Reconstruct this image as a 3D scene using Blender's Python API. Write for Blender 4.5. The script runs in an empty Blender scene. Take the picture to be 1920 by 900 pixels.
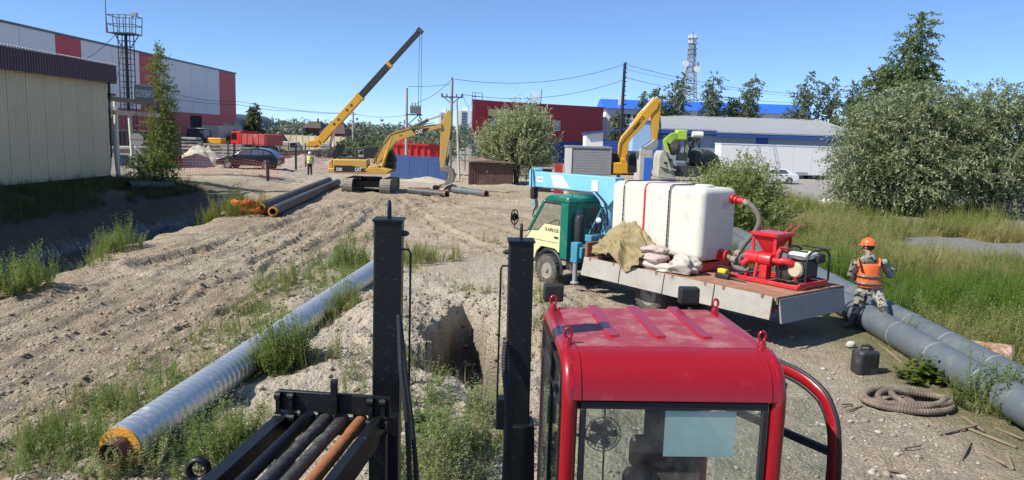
import bpy, math, random
import numpy as np
from mathutils import Vector, Matrix
R = math.radians
random.seed(7)
rng = np.random.default_rng(7)
S = bpy.context.scene
COL = S.collection
# ---------------------------------------------------------------- camera
H = 3.6
F = 1400.0
CAMROT = Matrix.Rotation(R(90) - math.atan(195 / 1400), 4, 'X') @ Matrix.Rotation(R(1.8), 4, 'Z')
cd = bpy.data.cameras.new('camera')
cam = bpy.data.objects.new('camera', cd)
COL.objects.link(cam)
cam.matrix_world = Matrix.Translation((0, 0, H)) @ CAMROT
cd.sensor_width = 36.0
cd.lens = 36.0 * F / 1920.0
cd.clip_start = 0.1
cd.clip_end = 9000
S.camera = cam
# ---------------------------------------------------------------- light
SUN_EL = R(46)
SUN_AZ = R(-113)              # compass style angle from +Y towards +X
sdir = Vector((math.sin(SUN_AZ) * math.cos(SUN_EL), math.cos(SUN_AZ) * math.cos(SUN_EL), math.sin(SUN_EL)))
W = bpy.data.worlds.new('World')
S.world = W
W.use_nodes = True
wn = W.node_tree.nodes
sky = wn.new('ShaderNodeTexSky')
sky.sky_type = 'NISHITA'
sky.sun_disc = False
sky.sun_elevation = SUN_EL
sky.sun_rotation = SUN_AZ
sky.air_density = 0.5
sky.dust_density = 0.05
sky.ozone_density = 6.0
wn['Background'].inputs[1].default_value = 0.15
smix = wn.new('ShaderNodeMix')          # a thin even summer haze over the whole dome
smix.data_type = 'RGBA'
smix.inputs[0].default_value = 0.25
smix.inputs[7].default_value = (1.15, 2.1, 3.8, 1)
W.node_tree.links.new(sky.outputs[0], smix.inputs[6])
W.node_tree.links.new(smix.outputs[2], wn['Background'].inputs[0])
sl = bpy.data.lights.new('sun', 'SUN')
sl.energy = 5.0
sl.angle = R(0.55)
sl.color = (1.0, 0.945, 0.86)
so = bpy.data.objects.new('sun', sl)
COL.objects.link(so)
so.rotation_euler = sdir.to_track_quat('Z', 'Y').to_euler()
so.location = (-30, -20, 40)
S.view_settings.view_transform = 'Standard'
S.view_settings.look = 'None'
S.view_settings.exposure = 0.42
S.view_settings.gamma = 1.0
S.render.engine = 'CYCLES'
S.cycles.max_bounces = 6
S.cycles.transparent_max_bounces = 16
S.cycles.use_denoising = True
# ---------------------------------------------------------------- helpers
def ray(px, py):
    return (CAMROT.to_3x3() @ Vector(((px - 960) / F, (450 - py) / F, -1.0)))
def at(px, py, d):
    v = ray(px, py); t = d / v.y
    return Vector((v.x * t, d, H + v.z * t))
def gp(px, py, z=0.0):
    v = ray(px, py); t = (z - H) / v.z
    return Vector((v.x * t, v.y * t, z))
def V(*a): return Vector(a)

def frame(p, q, up=(0, 0, 1)):
    p, q = Vector(p), Vector(q)
    t = (q - p).normalized(); u = Vector(up)
    if abs(t.dot(u.normalized())) > 0.98: u = Vector((0, 1, 0)) if abs(t.y) < 0.9 else Vector((1, 0, 0))
    s = t.cross(u).normalized(); w = s.cross(t)
    return t, s, w

class MB:
    def __init__(self):
        self.v = []; self.f = []
    def add(self, vs, fs, M=None):
        o = len(self.v)
        self.v += [tuple(M @ Vector(x)) for x in vs] if M is not None else [tuple(x) for x in vs]
        self.f += [tuple(i + o for i in f) for f in fs]
        return self
    def bx(self, x0, y0, z0, x1, y1, z1, M=None):
        if x0 > x1: x0, x1 = x1, x0
        if y0 > y1: y0, y1 = y1, y0
        if z0 > z1: z0, z1 = z1, z0
        vs = [(x, y, z) for z in (z0, z1) for y in (y0, y1) for x in (x0, x1)]
        return self.add(vs, [(0, 2, 3, 1), (4, 5, 7, 6), (0, 1, 5, 4), (2, 6, 7, 3), (0, 4, 6, 2), (1, 3, 7, 5)], M)
    def box(self, c, s, M=None):
        return self.bx(c[0] - s[0] / 2, c[1] - s[1] / 2, c[2] - s[2] / 2, c[0] + s[0] / 2, c[1] + s[1] / 2, c[2] + s[2] / 2, M)
    def bar(self, p, q, w, h=None, up=(0, 0, 1), w2=None, h2=None):
        h = h or w; w2 = w2 or w; h2 = h2 or h
        p, q = Vector(p), Vector(q); t, s, u = frame(p, q, up)
        vs = []
        for c, a, b in ((p, w, h), (q, w2, h2)):
            for i, j in ((-1, -1), (1, -1), (1, 1), (-1, 1)):
                vs.append(c + s * (i * a / 2) + u * (j * b / 2))
        return self.add(vs, [(3, 2, 1, 0), (4, 5, 6, 7), (0, 1, 5, 4), (1, 2, 6, 5), (2, 3, 7, 6), (3, 0, 4, 7)])
    def tube(self, pts, r, n=8, cap=True, closed=False):
        pts = [Vector(p) for p in pts]; m = len(pts)
        rs = r if isinstance(r, (list, tuple)) else [r] * m
        o = len(self.v); nrm = None
        for i, p in enumerate(pts):
            if closed: t = (pts[(i + 1) % m] - pts[i - 1]).normalized()
            else: t = (pts[min(i + 1, m - 1)] - pts[max(i - 1, 0)]).normalized()
            if nrm is None:
                a = Vector((0, 0, 1)) if abs(t.z) < 0.9 else Vector((1, 0, 0))
                nrm = (a - t * a.dot(t)).normalized()
            else:
                nrm = (nrm - t * nrm.dot(t)).normalized()
            b = t.cross(nrm)
            rr = rs[i]
            ra, rb = rr if isinstance(rr, (list, tuple)) else (rr, rr)
            for k in range(n):
                a = 2 * math.pi * k / n
                self.v.append(tuple(p + nrm * (math.cos(a) * ra) + b * (math.sin(a) * rb)))
        for i in range(m if closed else m - 1):
            for k in range(n):
                a = o + i * n + k; b2 = o + i * n + (k + 1) % n
                c = o + ((i + 1) % m) * n + (k + 1) % n; d = o + ((i + 1) % m) * n + k
                self.f.append((a, b2, c, d))
        if cap and not closed:
            self.f.append(tuple(o + k for k in reversed(range(n))))
            self.f.append(tuple(o + (m - 1) * n + k for k in range(n)))
        return self
    def cyl(self, p, q, r, r2=None, n=14, cap=True):
        return self.tube([p, q], [r, r if r2 is None else r2], n, cap)
    def ring(self, p, q, ro, ri, n=20):
        # hollow pipe from p to q
        p, q = Vector(p), Vector(q); t, s, u = frame(p, q)
        o = len(self.v)
        for c, r in ((p, ro), (q, ro), (q, ri), (p, ri)):
            for k in range(n):
                a = 2 * math.pi * k / n
                self.v.append(tuple(c + s * math.cos(a) * r + u * math.sin(a) * r))
        for j in range(4):
            for k in range(n):
                self.f.append((o + j * n + k, o + j * n + (k + 1) % n, o + ((j + 1) % 4) * n + (k + 1) % n, o + ((j + 1) % 4) * n + k))
        return self
    def lathe(self, prof, c=(0, 0, 0), axis=(0, 0, 1), n=20):
        # prof: list of (radius, height along axis)
        ax = Vector(axis).normalized(); c = Vector(c)
        t, s, u = frame((0, 0, 0), ax)
        o = len(self.v); m = len(prof)
        for r, h in prof:
            for k in range(n):
                a = 2 * math.pi * k / n
                self.v.append(tuple(c + ax * h + s * (math.cos(a) * r) + u * (math.sin(a) * r)))
        for i in range(m - 1):
            for k in range(n):
                self.f.append((o + i * n + k, o + i * n + (k + 1) % n, o + (i + 1) * n + (k + 1) % n, o + (i + 1) * n + k))
        if prof[0][0] > 1e-4: self.f.append(tuple(o + k for k in reversed(range(n))))
        if prof[-1][0] > 1e-4: self.f.append(tuple(o + (m - 1) * n + k for k in range(n)))
        return self
    def prism(self, poly, a, b, axis='y', M=None):
        # poly in the two other axes (x,z for 'y'; y,z for 'x'; x,y for 'z')
        n = len(poly)
        def P(u, w, t):
            return (u, t, w) if axis == 'y' else ((t, u, w) if axis == 'x' else (u, w, t))
        vs = [P(u, w, a) for u, w in poly] + [P(u, w, b) for u, w in poly]
        fs = [tuple(range(n)), tuple(reversed(range(n, 2 * n)))] + [(i, n + i, n + (i + 1) % n, (i + 1) % n) for i in range(n)]
        return self.add(vs, fs, M)
    def ell(self, c, r, nu=14, nv=9, M=None):
        vs = []; fs = []
        for j in range(nv + 1):
            th = math.pi * j / nv
            for i in range(nu):
                ph = 2 * math.pi * i / nu
                vs.append((c[0] + r[0] * math.sin(th) * math.cos(ph), c[1] + r[1] * math.sin(th) * math.sin(ph), c[2] + r[2] * math.cos(th)))
        for j in range(nv):
            for i in range(nu):
                fs.append((j * nu + i, (j + 1) * nu + i, (j + 1) * nu + (i + 1) % nu, j * nu + (i + 1) % nu))
        return self.add(vs, fs, M)
    def corr(self, p, q, z0, z1, pitch, amp, nrm, th=0.02, z0b=None, z1b=None):
        # corrugated sheet standing from p to q (xy), heights z0..z1 (z0b,z1b at the q end)
        p = Vector((p[0], p[1])); q = Vector((q[0], q[1])); L = (q - p).length; t = (q - p) / L
        nn = Vector((nrm[0], nrm[1])).normalized()
        z0b = z0 if z0b is None else z0b; z1b = z1 if z1b is None else z1b
        s = 0.0; prof = [(0.0, 0.0)]
        while s + pitch <= L + 1e-6:
            prof += [(s + pitch * .4, 0), (s + pitch * .5, amp), (s + pitch * .9, amp), (s + pitch, 0)]; s += pitch
        if prof[-1][0] < L - 1e-3: prof.append((L, 0))
        o = len(self.v)
        for d, a in prof:
            k = d / L; xy = p + t * d
            f = xy + nn * a; b = xy - nn * th
            lo = z0 + (z0b - z0) * k; hi = z1 + (z1b - z1) * k
            self.v += [(f.x, f.y, lo), (f.x, f.y, hi), (b.x, b.y, hi), (b.x, b.y, lo)]
        m = len(prof)
        for i in range(m - 1):
            for k in range(4):
                self.f.append((o + i * 4 + k, o + i * 4 + (k + 1) % 4, o + (i + 1) * 4 + (k + 1) % 4, o + (i + 1) * 4 + k))
        self.f += [(o, o + 1, o + 2, o + 3), (o + (m - 1) * 4 + 3, o + (m - 1) * 4 + 2, o + (m - 1) * 4 + 1, o + (m - 1) * 4)]
        return self
    def build(self, name, mat, parent=None, smooth=0, bevel=0, seg=2, fix=True):
        me = bpy.data.meshes.new(name)
        me.from_pydata(self.v, [], self.f)
        if fix:
            import bmesh
            bm = bmesh.new(); bm.from_mesh(me)
            bmesh.ops.recalc_face_normals(bm, faces=bm.faces)
            bm.to_mesh(me); bm.free()
        if smooth:
            me.polygons.foreach_set('use_smooth', [True] * len(me.polygons))
            me.set_sharp_from_angle(angle=R(smooth))
        me.materials.append(mat)
        o = bpy.data.objects.new(name, me)
        COL.objects.link(o)
        if parent is not None: o.parent = parent
        if bevel:
            b = o.modifiers.new('bevel', 'BEVEL'); b.width = bevel; b.segments = seg; b.limit_method = 'ANGLE'; b.angle_limit = R(35)
            b.harden_normals = False
            if not smooth:
                me.polygons.foreach_set('use_smooth', [True] * len(me.polygons)); me.set_sharp_from_angle(angle=R(60))
        return o

def tag(o, label=None, cat=None, group=None, kind=None):
    if label: o['label'] = label
    if cat: o['category'] = cat
    if group: o['group'] = group
    if kind: o['kind'] = kind
    return o
def thing(name, label, cat, loc=(0, 0, 0), rz=0.0, group=None):
    o = bpy.data.objects.new(name, None); COL.objects.link(o)
    o.location = loc; o.rotation_euler = (0, 0, rz); o.empty_display_size = .3
    return tag(o, label, cat, group)
def copy_tree(o, parent=None):
    c = o.copy(); COL.objects.link(c); c.parent = parent
    for ch in list(o.children): copy_tree(ch, c)
    return c
def tri_obj(name, Vv, Ff, mat, parent=None, tint=None, smooth=False):
    me = bpy.data.meshes.new(name)
    Vv = np.asarray(Vv, np.float32); Ff = np.asarray(Ff, np.int32)
    k = Ff.shape[1]
    me.vertices.add(len(Vv)); me.vertices.foreach_set('co', Vv.ravel())
    me.loops.add(Ff.size); me.loops.foreach_set('vertex_index', Ff.ravel())
    me.polygons.add(len(Ff)); me.polygons.foreach_set('loop_start', np.arange(0, Ff.size, k, dtype=np.int32))
    me.update(calc_edges=True)
    if smooth: me.polygons.foreach_set('use_smooth', np.ones(len(Ff), bool))
    if tint is not None:
        a = me.attributes.new('tint', 'FLOAT', 'POINT'); a.data.foreach_set('value', np.asarray(tint, np.float32))
    me.validate()
    me.materials.append(mat)
    o = bpy.data.objects.new(name, me); COL.objects.link(o)
    if parent is not None: o.parent = parent
    return o
def text(body, size, mat, parent, M, name='lettering', ext=0.004, width=None, shear=0, bold=0):
    cu = bpy.data.curves.new(name, 'FONT'); cu.body = body; cu.size = size; cu.extrude = ext
    cu.align_x = 'CENTER'; cu.align_y = 'CENTER'; cu.resolution_u = 3; cu.shear = shear; cu.offset = bold
    t = bpy.data.objects.new(name + '_tmp', cu); COL.objects.link(t)
    bpy.context.view_layer.update()
    me = bpy.data.meshes.new_from_object(t.evaluated_get(bpy.context.evaluated_depsgraph_get()))
    bpy.data.objects.remove(t)
    if width:
        xs = [v.co.x for v in me.vertices]; k = width / max(1e-6, max(xs) - min(xs))
        for v in me.vertices: v.co.x *= k
    me.transform(M); me.materials.clear(); me.materials.append(mat)
    o = bpy.data.objects.new(name, me); COL.objects.link(o); o.parent = parent
    return o
def face_mat(c, xdir, updir):
    # matrix placing the XY plane of a text at c, x along xdir and y along updir
    x = Vector(xdir).normalized(); y = Vector(updir); y = (y - x * y.dot(x)).normalized(); z = x.cross(y)
    m = Matrix((x, y, z)).transposed().to_4x4(); m.translation = Vector(c)
    return m
# ---------------------------------------------------------------- materials
def mat(name, col, rough=.6, metal=0., var=.1, vs=2.0, dirt=None, da=.0, ds=1.3, bump=0., bs=30., coat=0., spec=.5, rv=0., dlow=None, sub=None):
    m = bpy.data.materials.new(name); m.use_nodes = True
    n = m.node_tree.nodes; l = m.node_tree.links; b = n['Principled BSDF']
    tc = n.new('ShaderNodeTexCoord'); nz = n.new('ShaderNodeTexNoise')
    nz.inputs['Scale'].default_value = vs; nz.inputs['Detail'].default_value = 6; nz.inputs['Roughness'].default_value = .65
    l.new(tc.outputs['Object'], nz.inputs['Vector'])
    c = [min(1, x) for x in col]
    mx = n.new('ShaderNodeMix'); mx.data_type = 'RGBA'
    mx.inputs[6].default_value = (*[x * (1 - var * 2) for x in c], 1); mx.inputs[7].default_value = (*[min(1, x * (1 + var * 2)) for x in c], 1)
    l.new(nz.outputs['Fac'], mx.inputs[0]); out = mx.outputs[2]
    if rv:
        oi = n.new('ShaderNodeObjectInfo'); mr = n.new('ShaderNodeMapRange'); mr.inputs[3].default_value = 1 - rv; mr.inputs[4].default_value = 1 + rv
        l.new(oi.outputs['Random'], mr.inputs[0]); hs = n.new('ShaderNodeHueSaturation'); l.new(mr.outputs[0], hs.inputs['Value']); l.new(out, hs.inputs['Color']); out = hs.outputs[0]
    b.inputs['Roughness'].default_value = rough
    if dirt is not None and da > 0:
        n2 = n.new('ShaderNodeTexNoise'); n2.inputs['Scale'].default_value = ds; n2.inputs['Detail'].default_value = 9; n2.inputs['Roughness'].default_value = .72
        l.new(tc.outputs['Object'], n2.inputs['Vector'])
        rp = n.new('ShaderNodeMapRange'); rp.inputs[1].default_value = .62 - da * .3; rp.inputs[2].default_value = .78 - da * .2; rp.clamp = True
        l.new(n2.outputs['Fac'], rp.inputs[0])
        m2 = n.new('ShaderNodeMix'); m2.data_type = 'RGBA'; l.new(rp.outputs[0], m2.inputs[0]); l.new(out, m2.inputs[6]); m2.inputs[7].default_value = (*dirt, 1); out = m2.outputs[2]
        r2 = n.new('ShaderNodeMapRange'); r2.inputs[3].default_value = rough; r2.inputs[4].default_value = min(1, max(rough, .75)); l.new(rp.outputs[0], r2.inputs[0]); l.new(r2.outputs[0], b.inputs['Roughness'])
        if metal:
            r3 = n.new('ShaderNodeMapRange'); r3.inputs[3].default_value = metal; r3.inputs[4].default_value = 0; l.new(rp.outputs[0], r3.inputs[0]); l.new(r3.outputs[0], b.inputs['Metallic'])
    l.new(out, b.inputs['Base Color'])
    if not (dirt is not None and da > 0 and metal): b.inputs['Metallic'].default_value = metal
    b.inputs['Specular IOR Level'].default_value = spec
    b.inputs['Coat Weight'].default_value = coat; b.inputs['Coat Roughness'].default_value = .06
    if bump:
        n3 = n.new('ShaderNodeTexNoise'); n3.inputs['Scale'].default_value = bs; n3.inputs['Detail'].default_value = 5; l.new(tc.outputs['Object'], n3.inputs['Vector'])
        bp = n.new('ShaderNodeBump'); bp.inputs['Strength'].default_value = bump; bp.inputs['Distance'].default_value = .02
        l.new(n3.outputs['Fac'], bp.inputs['Height']); l.new(bp.outputs[0], b.inputs['Normal'])
    return m
def glass(name, col=(.8, .9, .88), rough=.02, tr=.75):
    # thin pane: clear transmission mixed with a glossy reflection by fresnel
    m = bpy.data.materials.new(name); m.use_nodes = True
    n = m.node_tree.nodes; l = m.node_tree.links; n.remove(n['Principled BSDF'])
    t = n.new('ShaderNodeBsdfTransparent'); t.inputs[0].default_value = (*[c * tr + .0 for c in col], 1)
    g = n.new('ShaderNodeBsdfGlossy'); g.inputs['Roughness'].default_value = rough; g.inputs['Color'].default_value = (.9, .95, 1, 1)
    fr = n.new('ShaderNodeLayerWeight'); fr.inputs[0].default_value = .5
    pw = n.new('ShaderNodeMath'); pw.operation = 'POWER'; pw.inputs[1].default_value = 4.5; l.new(fr.outputs['Facing'], pw.inputs[0])
    mr = n.new('ShaderNodeMapRange'); mr.inputs[3].default_value = .07; mr.inputs[4].default_value = .95; l.new(pw.outputs[0], mr.inputs[0])
    mx = n.new('ShaderNodeMixShader'); l.new(mr.outputs[0], mx.inputs[0]); l.new(t.outputs[0], mx.inputs[1]); l.new(g.outputs[0], mx.inputs[2])
    tc = n.new('ShaderNodeTexCoord'); nz = n.new('ShaderNodeTexNoise'); nz.inputs['Scale'].default_value = 3.5; nz.inputs['Detail'].default_value = 9; nz.inputs['Roughness'].default_value = .75; l.new(tc.outputs['Object'], nz.inputs['Vector'])
    dr = n.new('ShaderNodeMapRange'); dr.inputs[1].default_value = .42; dr.inputs[2].default_value = .75; dr.inputs[3].default_value = .015; dr.inputs[4].default_value = .16; l.new(nz.outputs['Fac'], dr.inputs[0])
    df = n.new('ShaderNodeBsdfDiffuse'); df.inputs[0].default_value = (.42, .39, .34, 1)     # film of dust
    m2 = n.new('ShaderNodeMixShader'); l.new(dr.outputs[0], m2.inputs[0]); l.new(mx.outputs[0], m2.inputs[1]); l.new(df.outputs[0], m2.inputs[2])
    l.new(m2.outputs[0], n['Material Output'].inputs[0])
    return m
def leafmat(name, c1, c2, trans=.3, rough=.55, spec=.3):
    m = bpy.data.materials.new(name); m.use_nodes = True
    n = m.node_tree.nodes; l = m.node_tree.links; b = n['Principled BSDF']
    at_ = n.new('ShaderNodeAttribute'); at_.attribute_name = 'tint'
    mx = n.new('ShaderNodeMix'); mx.data_type = 'RGBA'; mx.inputs[6].default_value = (*c1, 1); mx.inputs[7].default_value = (*c2, 1)
    l.new(at_.outputs['Fac'], mx.inputs[0]); l.new(mx.outputs[2], b.inputs['Base Color'])
    b.inputs['Roughness'].default_value = rough; b.inputs['Specular IOR Level'].default_value = spec
    tr = n.new('ShaderNodeBsdfTranslucent'); hs = n.new('ShaderNodeHueSaturation'); hs.inputs['Saturation'].default_value = 1.15; hs.inputs['Value'].default_value = 1.3
    l.new(mx.outputs[2], hs.inputs['Color']); l.new(hs.outputs[0], tr.inputs[0])
    ms = n.new('ShaderNodeMixShader'); ms.inputs[0].default_value = trans
    l.new(b.outputs[0], ms.inputs[1]); l.new(tr.outputs[0], ms.inputs[2]); l.new(ms.outputs[0], n['Material Output'].inputs[0])
    return m
DUST = (.36, .30, .22)
M_ = {}
def mk(k, *a, **kw):
    M_[k] = mat(k, *a, **kw); return M_[k]
mk('red_paint', (.29, .005, .011), .34, coat=.35, var=.05, vs=3, dirt=(.33, .05, .055), da=.05, ds=6, spec=.4, bump=.02, bs=90)
mk('black_paint', (.006, .007, .009), .45, var=.3, vs=6, dirt=(.085, .08, .07), da=.12, ds=30, bump=.1, bs=60, spec=.35)
mk('black_plastic', (.02, .02, .022), .55, var=.15, vs=8)
mk('rubber', (.035, .033, .031), .85, var=.2, vs=8, dirt=(.20, .17, .13), da=.45, ds=6)
mk('tyre_dusty', (.075, .068, .058), .9, var=.15, vs=9, dirt=(.17, .15, .115), da=.45, ds=7)
mk('hub_grey', (.26, .24, .21), .6, var=.15, vs=9, dirt=DUST, da=.4, ds=8)
mk('steel_dark', (.07, .068, .065), .55, .3, var=.2, vs=7, dirt=(.18, .14, .10), da=.4, ds=5)
mk('chrome', (.7, .7, .7), .18, 1., var=.02)
mk('cat_yellow', (.60, .36, .07), .5, var=.1, vs=2, dirt=(.42, .32, .20), da=.35, ds=2.2)
mk('yellow2', (.72, .36, .025), .45, var=.08, vs=2, dirt=(.45, .32, .15), da=.2, ds=2.5)
mk('white', (.74, .74, .72), .55, var=.05, vs=3, dirt=(.55, .52, .46), da=.2, ds=2)
mk('off_white', (.72, .70, .62), .6, var=.05, vs=2, dirt=(.5, .47, .4), da=.2, ds=2)
mk('car_glass', (.07, .085, .10), .05, spec=1., var=.3)
mk('glass_dark', (.012, .015, .018), .06, spec=.7, var=.2)
mk('concrete', (.42, .40, .36), .9, var=.15, vs=2, dirt=(.25, .23, .2), da=.4, ds=1.5, bump=.3, bs=20, rv=.1)
mk('rust', (.22, .10, .05), .85, var=.3, vs=6, dirt=(.30, .19, .12), da=.5, ds=5)
mk('wood', (.23, .175, .115), .85, var=.25, vs=6, bump=.3, bs=30, rv=.2)
mk('grey_metal', (.33, .34, .34), .5, .2, var=.1, vs=3, dirt=(.3, .27, .22), da=.3, ds=2)
mk('bark', (.12, .10, .08), .9, var=.3, vs=10, bump=.5, bs=25)
mk('birch_bark', (.45, .43, .38), .85, var=.3, vs=8, dirt=(.08, .07, .06), da=.3, ds=7)
mk('orange', (.75, .13, .02), .75, var=.08, vs=10)
mk('red_dusty', (.30, .035, .045), .5, var=.06, vs=4, dirt=(.37, .17, .165), da=.55, ds=5, spec=.6, bump=.04, bs=120)
mk('red_bright', (.55, .02, .025), .4, var=.06, vs=4, dirt=(.35, .12, .09), da=.2, ds=6, coat=.2)
mk('blue_sheet', (.045, .10, .26), .55, var=.1, vs=2, dirt=(.09, .14, .26), da=.3, ds=1.5, rv=.06)
mk('hose', (.15, .14, .125), .8, var=.2, vs=12, dirt=(.26, .23, .18), da=.35, ds=8)
# a wheel: tyre with tread lugs, rim disc, hub and bolts; axis along local y, outer side at +y
def wheel(parent, c, r, w, side=1, tyre='rubber', rim='hub_grey', name='wheel', lugs=28):
    c = Vector(c); s = side
    m = MB()
    m.lathe([(r * .60, -w / 2), (r * .86, -w / 2), (r * .965, -w * .40), (r, -w * .25), (r, w * .25), (r * .965, w * .40), (r * .86, w / 2), (r * .60, w / 2), (r * .58, w * .3)], c, (0, s, 0), 32)
    if lugs:
        for k in range(lugs):
            a = 2 * math.pi * k / lugs
            for q in (-1, 1):
                p = c + Vector((math.cos(a) * r * 1.0, q * w * .26, math.sin(a) * r * 1.0))
                m.bar(p - Vector((math.cos(a), 0, math.sin(a))) * r * .03, p + Vector((math.cos(a), 0, math.sin(a))) * r * .022, r * .13, w * .4, up=(0, 1, 0))
    t = m.build('tyre' if parent.type == 'MESH' else name, M_[tyre], parent, smooth=40)
    m = MB()
    m.lathe([(r * .60, w * .34), (r * .57, w * .46), (r * .54, w * .46), (r * .50, w * .20), (r * .30, w * .12), (r * .28, w * .26), (r * .17, w * .28), (r * .15, w * .48), (r * .10, w * .52), (0.0001, w * .52)], c, (0, s, 0), 24)
    m.lathe([(r * .60, -w * .3), (0.0001, -w * .3)], c, (0, s, 0), 24)
    for k in range(6):
        a = 2 * math.pi * k / 6
        p = c + Vector((math.cos(a) * r * .23, s * w * .26, math.sin(a) * r * .23))
        m.cyl(p, p + Vector((0, s * w * .08, 0)), r * .035, n=6)
    m.build('rim', M_[rim], t, smooth=35)
    return t
# ---------------------------------------------------------------- ground
def sm(a, b, x):
    t = np.clip((x - a) / (b - a), 0, 1); return t * t * (3 - 2 * t)
_lat = np.random.default_rng(3).random((256, 256))
def vnoise(x, y):
    xi = np.floor(x).astype(int); yi = np.floor(y).astype(int); fx = x - xi; fy = y - yi
    fx = fx * fx * (3 - 2 * fx); fy = fy * fy * (3 - 2 * fy)
    g = lambda i, j: _lat[i % 256, j % 256]
    return (g(xi, yi) * (1 - fx) + g(xi + 1, yi) * fx) * (1 - fy) + (g(xi, yi + 1) * (1 - fx) + g(xi + 1, yi + 1) * fx) * fy
def fbm(x, y, sc, o=4, seed=0):
    r = 0; a = .5; tot = 0
    for k in range(o):
        r = r + a * vnoise(x * sc + 17.3 * (k + seed), y * sc + 9.1 * (k + 2 * seed)); tot += a; a *= .5; sc *= 2.03
    return r / tot - .5
def poly_dist(x, y, pts):
    best = np.full(x.shape, 1e9); s_at = np.zeros(x.shape); acc = 0
    for p, q in zip(pts[:-1], pts[1:]):
        dx, dy = q[0] - p[0], q[1] - p[1]; L2 = dx * dx + dy * dy; L = math.sqrt(L2)
        t = np.clip(((x - p[0]) * dx + (y - p[1]) * dy) / L2, 0, 1)
        ex = x - p[0] - t * dx; ey = y - p[1] - t * dy
        d = np.hypot(ex, ey) * np.sign(ex * dy - ey * dx + 1e-9)
        k = np.abs(d) < np.abs(best); best = np.where(k, d, best); s_at = np.where(k, acc + t * L, s_at); acc += L
    return best, s_at
RUTS = [([(-60, 915), (160, 775), (330, 685), (550, 545), (640, 470), (700, 395)], .28, .11),
        ([(-60, 800), (200, 655), (420, 545), (560, 455), (665, 380)], .30, .12),
        ([(-60, 690), (180, 580), (380, 505), (500, 440), (610, 385)], .26, .10),
        ([(180, 915), (350, 800), (470, 700), (560, 600), (640, 520)], .22, .05),
        ([(-60, 850), (120, 742), (300, 645), (470, 560), (600, 490)], .16, .09),
        ([(-60, 740), (140, 640), (330, 560), (480, 497), (600, 430), (670, 400)], .16, .09),
        ([(60, 915), (240, 795), (400, 690), (520, 605)], .15, .08),
        ([(-60, 640), (120, 560), (300, 500), (420, 462)], .18, .08),
        ([(620, 470), (720, 440), (830, 440), (930, 455), (1000, 480)], .2, .1),
        ([(660, 400), (760, 372), (880, 365), (980, 372)], .2, .1),
        ([(260, 500), (400, 468), (500, 432), (600, 402), (700, 372)], .34, .16),
        ([(420, 535), (520, 500), (610, 458), (680, 425), (730, 372)], .34, .15),
        ([(1010, 450), (930, 425), (840, 405), (760, 400), (700, 425)], .26, .12),
        ([(985, 490), (900, 460), (830, 425), (780, 395), (745, 365)], .26, .12),
        ([(1010, 385), (930, 372), (850, 372), (780, 385), (720, 410)], .26, .12),
        ([(1000, 412), (900, 398), (830, 380), (790, 362)], .26, .10)]
RUTW = [([tuple(gp(*q)[:2]) for q in p], w, d) for p, w, d in RUTS]
GRAV = [[(1690, 447), (1790, 444), (1860, 455), (1925, 458), (1925, 482), (1800, 478), (1720, 466)], [(1840, 350), (1960, 340), (1960, 440), (1890, 440), (1850, 400)]]
GRAVW = [[tuple(gp(*q)[:2]) for q in p] for p in GRAV]
def in_poly(x, y, poly):
    c = np.zeros(x.shape, bool); n = len(poly)
    for i in range(n):
        (x1, y1), (x2, y2) = poly[i], poly[(i + 1) % n]
        k = ((y1 > y) != (y2 > y)) & (x < (x2 - x1) * (y - y1) / (y2 - y1 + 1e-9) + x1); c ^= k
    return c
def gravel_mask(x, y):
    xx = x + fbm(x, y, .5, 3, 5) * 2.2; yy = y + fbm(x, y, .5, 3, 6) * 2.2
    m = np.zeros(x.shape)
    for p in GRAVW: m = np.maximum(m, in_poly(xx, yy, p))
    return m
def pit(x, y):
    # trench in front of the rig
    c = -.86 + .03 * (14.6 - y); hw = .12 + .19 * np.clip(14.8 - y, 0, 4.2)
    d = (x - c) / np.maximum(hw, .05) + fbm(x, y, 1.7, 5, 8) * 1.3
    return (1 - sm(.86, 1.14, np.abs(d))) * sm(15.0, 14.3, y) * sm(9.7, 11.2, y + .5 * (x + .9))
def ditch(x, y):
    xe = x + fbm(x, y, .45, 4, 4) * 1.3 + .07 * np.clip(y - 16, 0, 20) - .0
    return sm(-10.7, -11.6, xe) * sm(-16.0, -14.7, x + fbm(x, y, .5, 3, 9)) * (1 - sm(34.8, 36.6, y + fbm(x, y, .6, 3, 2) * 2))
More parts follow.
